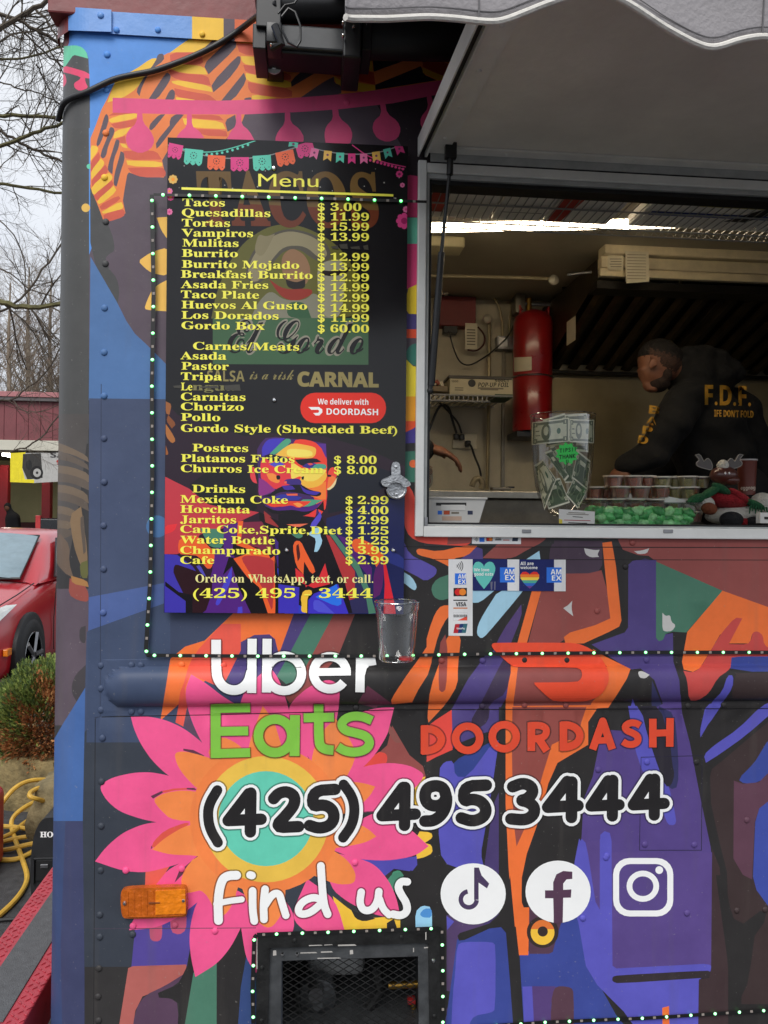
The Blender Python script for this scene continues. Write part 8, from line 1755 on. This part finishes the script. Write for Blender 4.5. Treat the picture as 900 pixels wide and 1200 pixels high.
# ------------------------------------------------------------------ red car
car = empty('parked_car', (-3.42, 6.9, gz(6.9)), 'red sedan parked facing the camera beside the planting bed', 'car')
cr = mat('car_red', (178, 22, 34), .28, 0, .02, 3, coat=.9); gls = mat('car_glass', (92, 104, 108), .08, 0, .06, 3, spec=.9); dkt = mat('car_trim', (22, 22, 23), .5)
CX, CY0, CZ = -3.42, 4.72, gz(6)-.02
def cpt(x, s_, z): return Vector((CX+x, CY0+s_, CZ+z))
ST = [(0, .50, .24, .52, .50), (.05, .66, .20, .60, .56), (.18, .79, .18, .68, .66), (.45, .86, .17, .76, .76), (.8, .89, .17, .84, .86), (1.15, .90, .17, .90, .95), (1.5, .90, .17, .94, 1.0), (2.2, .905, .17, .95, .99), (3.2, .905, .17, .97, 1.0), (3.9, .89, .19, 1.0, 1.05), (4.35, .82, .22, 1.0, 1.05), (4.55, .70, .3, .85, .9)]
def cb(b):
    rows = []
    for s_, w, z0, zb_, zt_ in ST:
        pr = [(w*.90, z0), (w*.985, z0+.06), (w, lerp(z0, zb_, .35)), (w*.995, lerp(z0, zb_, .62)), (w*.975, lerp(z0, zb_, .85)), (w*.93, zb_), (w*.84, lerp(zb_, zt_, .6)+.015), (w*.6, zt_+.012), (w*.3, zt_+.022), (0, zt_+.026)]
        pr = pr+[(-x, z) for x, z in pr[-2::-1]]; rows.append([cpt(x, s_-(.10*(1-(abs(x)/max(w, .01))**2) if s_ < .3 else 0), z) for x, z in pr])
    n = len(rows[0]); vs_ = [v for r in rows for v in r]; fs = [(i*n+j, i*n+j+1, (i+1)*n+j+1, (i+1)*n+j) for i in range(len(rows)-1) for j in range(n-1)]
    fs += [tuple(range(n)), tuple((len(rows)-1)*n+j for j in range(n-1, -1, -1))]
    b.add(vs_, fs, cr, True)
cbo = fixn(part('body', cb, car, sharp=50)); sub = cbo.modifiers.new('s', 'SUBSURF'); sub.levels = 2; sub.render_levels = 2
# cabin: roof and pillars over glass
RS = [(1.22, .80, .96), (1.5, .76, 1.10), (1.85, .70, 1.28), (2.15, .64, 1.40), (2.6, .62, 1.445), (3.0, .62, 1.43), (3.4, .65, 1.34), (3.9, .70, 1.08)]
def cabin(b):
    rows = []
    for s_, w, z in RS:
        zb_ = .95; pr = [(lerp(.84, w, 0)*1.0, zb_), (lerp(.84, w+.02, .55), lerp(zb_, z, .55)), (w, z-.03), (w*.9, z), (w*.45, z+.015), (0, z+.02)]
        pr = pr+[(-x, z_) for x, z_ in pr[-2::-1]]; rows.append([cpt(x, s_, z_) for x, z_ in pr])
    n = len(rows[0]); b.add([v for r in rows for v in r], [(i*n+j, i*n+j+1, (i+1)*n+j+1, (i+1)*n+j) for i in range(len(rows)-1) for j in range(n-1)], cr, True)
fixn(part('roof', cabin, car, sharp=60))
ws = [cpt(-.68, 1.20, .985), cpt(.68, 1.20, .985), cpt(.565, 2.05, 1.37), cpt(-.565, 2.05, 1.37)]
def bow(b, q, mt, nrm, k=.03, n=6):
    vs_ = []
    for j in range(n+1):
        for i in range(n+1):
            u, v = i/n, j/n; p = lerp(lerp(q[0], q[1], u), lerp(q[3], q[2], u), v); vs_.append(p+Vector(nrm)*(k*(1-(2*u-1)**2)))
    b.add(vs_, [(j*(n+1)+i, j*(n+1)+i+1, (j+1)*(n+1)+i+1, (j+1)*(n+1)+i) for j in range(n) for i in range(n)], mt, True)
wgl = mat('windscreen', (118, 138, 146), .1, 0, .08, 5, spec=.9)
part('windscreen', lambda b: bow(b, [v+Vector((0, -.05, .015)) for v in ws], wgl, (0, -.6, .8), .05), car)
part('screen_seal', lambda b: b.tube([v+Vector((0, -.045, .018)) for v in ws], .012, dkt, 6, closed=True), car)
for sx in (-1, 1):
    q = [cpt(sx*.872, 1.55, .99), cpt(sx*.872, 2.45, 1.0), cpt(sx*.685, 2.45, 1.375), cpt(sx*.70, 2.12, 1.36)]; part('side_window', lambda b: b.add(q, [(0, 1, 2, 3)], gls), car)
    q2 = [cpt(sx*.872, 2.52, 1.0), cpt(sx*.872, 3.35, 1.03), cpt(sx*.70, 3.2, 1.33), cpt(sx*.685, 2.52, 1.375)]; part('side_window', lambda b: b.add(q2, [(0, 1, 2, 3)], gls), car)
    part('window_seal', lambda b: b.tube(q, .009, dkt, 6, closed=True), car)
    mi = part('mirror', lambda b: (b.ell(cpt(sx*1.0, 1.72, 1.02), (.10, .07, .075), cr, 16, 12), b.tube([cpt(sx*.86, 1.74, .97), cpt(sx*.95, 1.72, .99)], .022, dkt, 8)), car)
    for s_ in (.86, 3.5):
        wc = cpt(sx*.815, s_, .325)
        part('wheel_arch', lambda b: b.lathe([(0, sx*.085), (.355, sx*.085), (.37, sx*.075), (.37, -sx*.05)], cpt(sx*.815, s_, .35), dkt, 30, 'X'), car)
        wh = part('tyre', lambda b: b.lathe([(.20, sx*.10), (.215, sx*.105), (.30, sx*.105), (.325, sx*.085), (.325, -sx*.10), (.30, -sx*.11)], wc, rub, 32, 'X'), car)
        part('rim', lambda b: (b.lathe([(.205, sx*.098), (.215, sx*.106), (.225, sx*.10)], wc, chrome, 28, 'X'), b.lathe([(0, sx*.108), (.045, sx*.108), (.05, sx*.09)], wc, metal, 16, 'X'), [b.tube([wc+Vector((sx*.10, math.cos(rad(k*72))*.03, math.sin(rad(k*72))*.03)), wc+Vector((sx*.098, math.cos(rad(k*72))*.21, math.sin(rad(k*72))*.21))], [.022, .028], metal, 6) for k in range(5)]), wh)
        part('brake_disc', lambda b: b.lathe([(0, sx*.05), (.19, sx*.05)], wc, mat('brake_dark', (48, 48, 50), .5, .6), 20, 'X'), wh)
hlm = mat('headlamp', (206, 208, 204), .12, .3, .12, 18, spec=.9)
for sx in (-1, 1):
    q = [(sx*.52, .115, .545), (sx*.70, .19, .56), (sx*.80, .34, .66), (sx*.865, .62, .80), (sx*.80, .55, .80), (sx*.62, .30, .715)]
    hv = [cpt(x, s_-.035, z+.02) for x, s_, z in q]; cen = sum(hv, Vector())/6+Vector((sx*.03, -.05, .02)); 
    hl = part('headlight', lambda b: b.add(hv+[cen], [(i, (i+1) % 6, 6) for i in range(6)], hlm), car)
    part('bulb', lambda b: (b.ell(cpt(sx*.62, .12, .63), (.06, .04, .05), chrome, 14, 10), b.ell(cpt(sx*.74, .24, .68), (.05, .04, .045), chrome, 14, 10)), hl)
    part('fog_light', lambda b: (b.lathe([(.0, .02), (.05, .018), (.06, 0)], cpt(sx*.62, .02, .33), chrome, 18, 'Y'), b.bbox(cpt(sx*.62-.12, .03, .25), cpt(sx*.62+.12, .10, .40), dkt, .02), b.tube([cpt(sx*.55, .0, .33), cpt(sx*.76, .03, .34)], .010, chrome, 6)), car)
    part('side_marker', lambda b: b.bbox(cpt(sx*.855-.02, .36, .40), cpt(sx*.855+.02, .46, .46), amber, .006), car)
part('grille', lambda b: (b.bbox(cpt(-.42, -.07, .34), cpt(.42, .0, .47), dkt, .02), b.tube([cpt(-.42, -.075, .48), cpt(.42, -.075, .48)], .012, chrome, 8)), car)
part('hood_line', lambda b: [b.tube([cpt(sx*.80, 1.18, .955), cpt(sx*.79, .8, .885), cpt(sx*.72, .42, .79), cpt(sx*.60, .22, .70)], .006, dkt, 5) for sx in (-1, 1)], car, kind='stuff')
part('door_seam', lambda b: [b.tube([cpt(.908, 1.50, .93), cpt(.912, 1.42, .6), cpt(.905, 1.45, .28)], .005, dkt, 5)], car)
part('wiper', lambda b: b.tube([cpt(-.1, 1.12, 1.0), cpt(.6, 1.13, 1.0)], .008, dkt, 6), car)
part('steering_wheel', lambda b: b.tube([cpt(.38+.19*math.cos(rad(t)), 1.45+.05*math.sin(rad(t)), 1.0+.17*math.sin(rad(t))) for t in range(0, 181, 15)], .012, mat('wheel_tan', (150, 120, 110), .6), 6), car)
# ------------------------------------------------------------------ workshop building behind
BY = 20.0
def BP(px, py, Y=BY): return P(px, py, Y)
bld = empty('workshop_building', (-8, BY+4, gz(30)), 'open fronted workshop with dark red vertical siding above the bays', 'building')
sid = mat('red_siding', (120, 62, 66), .6, 0, .08, 2); sof = mat('pale_soffit', (196, 192, 176), .7, 0, .05, 1); wy = mat('cream_block', (188, 180, 134), .8, 0, .06, 1); rfm = mat('roof_pink', (170, 110, 112), .6, 0, .06)
zt1, zt0 = BP(30, 466).z, BP(30, 516).z; pw = 13.2*(BY+1.73)/900
xl0, xr0 = -22.0, 10.0
x = xl0; k = 0; pm_ = None
while x < xr0:
    if pm_ is None:
        bb = MB(); bb.bbox((x+.004, BY, zt0), (x+pw-.004, BY+.05, zt1), sid, .006, 1); o0 = bb.build('siding_panel', bld); pm_ = o0; bx0_ = x
    else:
        o = pm_.copy(); C.objects.link(o); o.location = (x-bx0_, 0, 0)
    x += pw
part('backing', lambda b: b.box((xl0, BY+.03, zt0), (xr0, BY+.10, zt1), dkt), bld)
part('roof_edge', lambda b: (b.bbox((xl0-.2, BY-.15, zt1), (xr0, BY+9, zt1+.14), rfm, .01), b.bbox((xl0-.2, BY-.12, zt1-.10), (xr0, BY-.02, zt1-.001), mat('fascia_grey', (90, 84, 84), .6), .005)), bld)
zso = BP(30, 528).z
part('soffit', lambda b: b.bbox((xl0, BY-.06, zso), (xr0, BY+.12, zt0-.004), sof, .01), bld)
part('back_wall', lambda b: b.box((xl0, BY+8, gz(30)), (xr0, BY+8.2, zt0), wy), bld)
part('side_wall', lambda b: b.box((xl0, BY+.2, gz(30)), (xl0+.2, BY+7.9, zt0), wy), bld); part('side_wall', lambda b: b.box((xr0-.2, BY+.2, gz(30)), (xr0, BY+7.9, zt0), wy), bld)
part('ceiling', lambda b: b.box((xl0, BY+.13, zt0-.02), (xr0, BY+8, zt0+.05), mat('dim_ceiling', (110, 108, 92), .8)), bld)
part('counter_band', lambda b: b.box((xl0+.3, BY+7.7, gz(30)), (xr0-.3, BY+7.99, BP(30, 612, BY+7.7).z), mat('band_maroon', (86, 26, 30), .6)), bld)
for px in (-60, 4, 54, 110): 
    part('lift_post', lambda b: b.bbox((BP(px, 560, BY+3).x-.13, BY+3, gz(30)), (BP(px, 560, BY+3).x+.13, BY+3.25, BP(px, 545, BY+3).z), mat('post_red', (150, 28, 34), .45), .01), bld)
lt_ = mat('shop_fill_light', (255, 250, 235), .5, 0, 0, emit=(255, 250, 235), es=14)
for k in range(5): part('shop_fill_light', lambda b: b.bbox((BP(2, 533, BY+2).x-8+4*k, BY+2, BP(2, 534, BY+2).z), (BP(14, 533, BY+2).x-8+4*k, BY+2.6, BP(2, 531, BY+2).z), lt_, .01), bld)  # light strips added to brighten the workshop interior
bnr = empty('banner', BP(42, 565, BY-.15), 'hanging sale banner in yellow and grey with a tyre picture on the workshop', 'banner')
gr_ = (176, 174, 170)
planar('sheet', [(gr_, [(12, 531), (110, 530), (110, 562), (40, 566), (12, 565)], 0), ((222, 206, 60), [(12, 531), (30, 530), (26, 548), (30, 565), (12, 565)], 0), ((60, 58, 56), [(27, 532), (48, 531), (50, 560), (32, 562), (26, 548)], 0), ((222, 206, 60), [(12, 561), (40, 562), (40, 566), (12, 565)], 0), ((34, 32, 32), circ(43, 554, 7.5, 8), 0), ((170, 168, 164), circ(43.5, 554, 4.6, 5), 0), ((60, 58, 58), circ(43.5, 554, 1.6), 0), ((40, 40, 40), circ(34, 545, 3.5, 6), 0)], lambda x, y: P(x, y, BY-.16), bnr)
b = MB(); textmesh(b, 'SALE', 59, 92, 536, 6, 0, lambda x, y: P(x, y, BY-.17), dkp, 'sans'); b.build('lettering', bnr); b = MB(); textmesh(b, '99', 66, 80, 544, 5, 0, lambda x, y: P(x, y, BY-.17), redp, 'sans'); b.build('lettering', bnr)
pk_ = empty('pickup_truck', BP(60, 640, BY+1), 'black pickup truck parked with its tail in the workshop bay', 'pickup truck')
px0, py0 = BP(42, 610, BY+1).x, BY+1; bkp = mat('black_paint', (20, 22, 26), .25, 0, .03, coat=.6)
part('bed', lambda b: b.bbox((px0, py0, .25), (px0+4.8, py0+1.8, BP(42, 607, BY+1).z), bkp, .05, 3), pk_); part('cab', lambda b: b.bbox((px0+.5, py0+.15, 1.2), (px0+3.0, py0+1.65, BP(60, 590, BY+1).z), bkp, .12, 3), pk_)
part('tail_light', lambda b: b.bbox((px0-.01, py0-.01, 1.1), (px0+.13, py0+.1, 1.5), mat('tail_red', (200, 60, 60), .3), .01), pk_)
for dx in (1.0, 3.8): part('wheel', lambda b: b.lathe([(0, .02), (.3, .02), (.38, 0), (.38, -.22)], (px0+dx, py0+.02, .0), rub, 20, 'Y'), pk_)
sp = empty('person', BP(14, 640, BY+2.5), 'person in dark clothes seated inside the workshop beside the red lift post', 'person')
bm = bmesh.new(); sb_ = BP(15, 612, BY+2.5); k3 = (BY+4.2)/900
def S3(x, y, dy=0): return P(x, y, BY+2.5+dy)
capsule(bm, S3(16, 636), S3(15, 608), .19, .22); capsule(bm, S3(15, 608), S3(11, 597), .19, .08); ellip(bm, S3(9, 594), (.11, .12, .14)); capsule(bm, S3(18, 606, -.1), S3(21, 622, -.15), .08, .06); capsule(bm, S3(21, 622, -.15), S3(14, 628, -.2), .06, .045); capsule(bm, S3(16, 638, -.1), S3(4, 642, -.15), .11, .08); capsule(bm, S3(4, 642, -.15), S3(4, 658, -.15), .08, .05)
remeshed(bm, 'body', mat('dark_clothes', (22, 22, 26), .9), sp, .035, 4)
bm = bmesh.new(); ellip(bm, S3(8.6, 595.5, -.03), (.09, .11, .10)); remeshed(bm, 'face', skin, sp, .02, 3)
# ------------------------------------------------------------------ trees
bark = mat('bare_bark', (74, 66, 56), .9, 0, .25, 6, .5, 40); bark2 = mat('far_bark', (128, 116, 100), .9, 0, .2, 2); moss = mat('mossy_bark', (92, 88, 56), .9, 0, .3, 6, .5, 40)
def twig(b, p, d, l, r, depth, rr_, mt, bend=.35, n=4, droop=0):
    pts = [p]; q = p; dd = d.normalized(); seg = 4
    for k in range(seg):
        dd = (dd+Vector((rr_.uniform(-1, 1), rr_.uniform(-1, 1), rr_.uniform(-1, 1)-droop))*bend*.45).normalized(); q = q+dd*l/seg; pts.append(q)
    b.tube(pts, [lerp(r, r*.45, k/seg) for k in range(seg+1)], mt, n, cap=False)
    if depth > 0:
        for k in range(rr_.choice([3, 4, 5])):
            t = rr_.uniform(.2, 1); i = min(seg-1, int(t*seg)); p2 = lerp(pts[i], pts[i+1], t*seg-i); ax = Vector((rr_.uniform(-1, 1), rr_.uniform(-1, 1), rr_.uniform(-1, 1))).normalized()
            d2 = (Matrix.Rotation(rr_.uniform(.5, 1.1)*rr_.choice([-1, 1]), 3, ax) @ (pts[i+1]-pts[i]).normalized()); twig(b, p2, d2, l*rr_.uniform(.4, .68), r*rr_.uniform(.38, .55), depth-1, rr_, mt, bend, 3, droop)
TY = 6.6
def near_tree():
    rr_ = random.Random(21); e = empty('bare_tree', (P(-330, 700, TY).x, TY, gz(TY)), 'nearest bare tree whose crooked limbs cross the sky left of the truck', 'tree')
    x0_ = P(-330, 700, TY).x; k = (TY+1.73)/900
    part('trunk', lambda b: b.tube(smooth3([Vector((x0_, TY, gz(TY)-.1)), Vector((x0_+.1, TY, 1.6)), Vector((x0_-.05, TY+.1, 3.2)), Vector((x0_+.15, TY, 5)), Vector((x0_, TY+.2, 7))], 2), [.19-.0065*i for i in range(20)][:len(smooth3([0, 1, 2, 3, 4], 2))] if False else .15, bark, 12), e)
    limbs = [([(-330, 420), (-200, 250), (-80, 100), (0, 34), (28, 14), (60, 0), (90, -18)], 5.5, bark), ([(-330, 300), (-150, 60), (-40, 4), (18, 22), (45, 36), (72, 53), (110, 70)], 4.5, bark), ([(-330, 420), (-150, 170), (0, 43), (35, 36), (68, 30), (100, 20)], 2.2, bark),
        ([(-330, 480), (-150, 150), (-40, 66), (0, 70), (40, 66), (70, 56), (100, 44)], 2.6, moss), ([(-330, 500), (-140, 200), (-40, 134), (0, 135), (40, 137), (75, 138), (120, 140)], 4.6, moss), ([(-330, 520), (-120, 260), (-20, 178), (22, 163), (50, 151), (76, 143), (110, 130)], 4.0, moss),
        ([(-330, 200), (-150, 40), (-30, 5), (0, 15), (25, 35), (48, 60), (76, 80)], 2.4, bark), ([(-330, 540), (-120, 220), (-10, 90), (15, 102), (38, 108), (60, 114), (75, 126)], 1.7, bark), ([(-330, 560), (-150, 330), (-30, 212), (0, 215), (40, 222), (76, 228), (110, 234)], 3.6, moss),
        ([(-330, 500), (-150, 250), (-10, 148), (20, 165), (50, 180), (76, 192), (100, 200)], 3.2, bark), ([(-330, 620), (-160, 450), (-40, 345), (0, 353), (30, 362), (74, 356), (120, 350)], 6.4, moss), ([(-330, 640), (-160, 470), (-20, 370), (14, 360), (40, 330), (66, 292), (90, 262)], 2.4, bark),
        ([(-330, 600), (-180, 440), (-30, 300), (10, 318), (40, 342), (74, 352)], 1.8, bark), ([(-330, 660), (-160, 540), (-20, 470), (16, 470), (30, 455), (52, 440), (76, 400)], 2.2, bark), ([(-330, 640), (-150, 560), (-10, 530), (20, 528), (42, 520), (60, 500), (78, 470)], 1.9, bark),
        ([(42, 12), (56, 24), (66, 44), (78, 70)], 2.2, bark), ([(30, 20), (22, 60), (28, 90), (34, 130)], 1.1, bark), ([(43, 75), (55, 100), (66, 122), (74, 132)], 1.1, bark), ([(-20, 250), (10, 262), (30, 300), (28, 340), (36, 370)], 1.4, bark), ([(15, 470), (30, 485), (52, 480), (78, 470)], 1.0, bark), ([(20, 440), (36, 455), (58, 462), (80, 480)], 1.0, bark)]
    for pts, w, mt_ in limbs:
        dy = rr_.uniform(-.5, .7); b = MB(); P3 = [P(x, y, TY+dy*(1 if i > 2 else i/3)) for i, (x, y) in enumerate(pts)]
        if pts[0][0] == -330: P3[0] = Vector((x0_, TY, max(1.2, P(-330, pts[0][1], TY).z)))
        sp3 = smooth3(P3, 2); n_ = len(sp3)
        for i in range(1, n_-1): sp3[i] = sp3[i]+Vector((rr_.uniform(-1, 1), rr_.uniform(-1, 1), rr_.uniform(-1, 1)))*.012
        b.tube(sp3, [lerp(w*1.3, w*.7, i/(n_-1))*k*.5 for i in range(n_)], mt_, 6, cap=False)
        for j in range(4 if w < 1.5 else 13):
            i = rr_.randrange(max(1, int(n_*.42)) if pts[0][0] == -330 else 1, n_-1); d = (sp3[min(i+1, n_-1)]-sp3[i-1]).normalized(); ax = Vector((rr_.uniform(-.5, .5), rr_.uniform(-1, -.3), rr_.uniform(-.5, .5))).normalized()
            twig(b, sp3[i], Matrix.Rotation(rr_.choice([-1, 1])*rr_.uniform(.5, 1.3), 3, ax) @ d, rr_.uniform(.22, .75), w*k*.20, 2, rr_, bark, .5)
        b.build('branch', e)
near_tree()
def far_tree(X, Y, h, seed, label, mt_):
    rr_ = random.Random(seed); e = empty('bare_tree', (X, Y, gz(Y)), label, 'tree', 'bare trees beyond the workshop'); g0 = gz(Y)
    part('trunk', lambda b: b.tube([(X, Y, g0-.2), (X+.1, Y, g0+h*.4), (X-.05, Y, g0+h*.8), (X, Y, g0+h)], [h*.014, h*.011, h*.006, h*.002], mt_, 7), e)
    b = MB()
    for k in range(46):
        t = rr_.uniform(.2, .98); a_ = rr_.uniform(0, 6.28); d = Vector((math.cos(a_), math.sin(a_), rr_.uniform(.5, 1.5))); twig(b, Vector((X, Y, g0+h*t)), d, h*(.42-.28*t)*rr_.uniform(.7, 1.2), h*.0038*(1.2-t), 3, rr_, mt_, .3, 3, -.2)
    b.build('branches', e)
for k, (px, Y, h) in enumerate(((10, 34, 12.5), (58, 38, 14), (-40, 36, 13), (100, 40, 14), (32, 46, 17))):
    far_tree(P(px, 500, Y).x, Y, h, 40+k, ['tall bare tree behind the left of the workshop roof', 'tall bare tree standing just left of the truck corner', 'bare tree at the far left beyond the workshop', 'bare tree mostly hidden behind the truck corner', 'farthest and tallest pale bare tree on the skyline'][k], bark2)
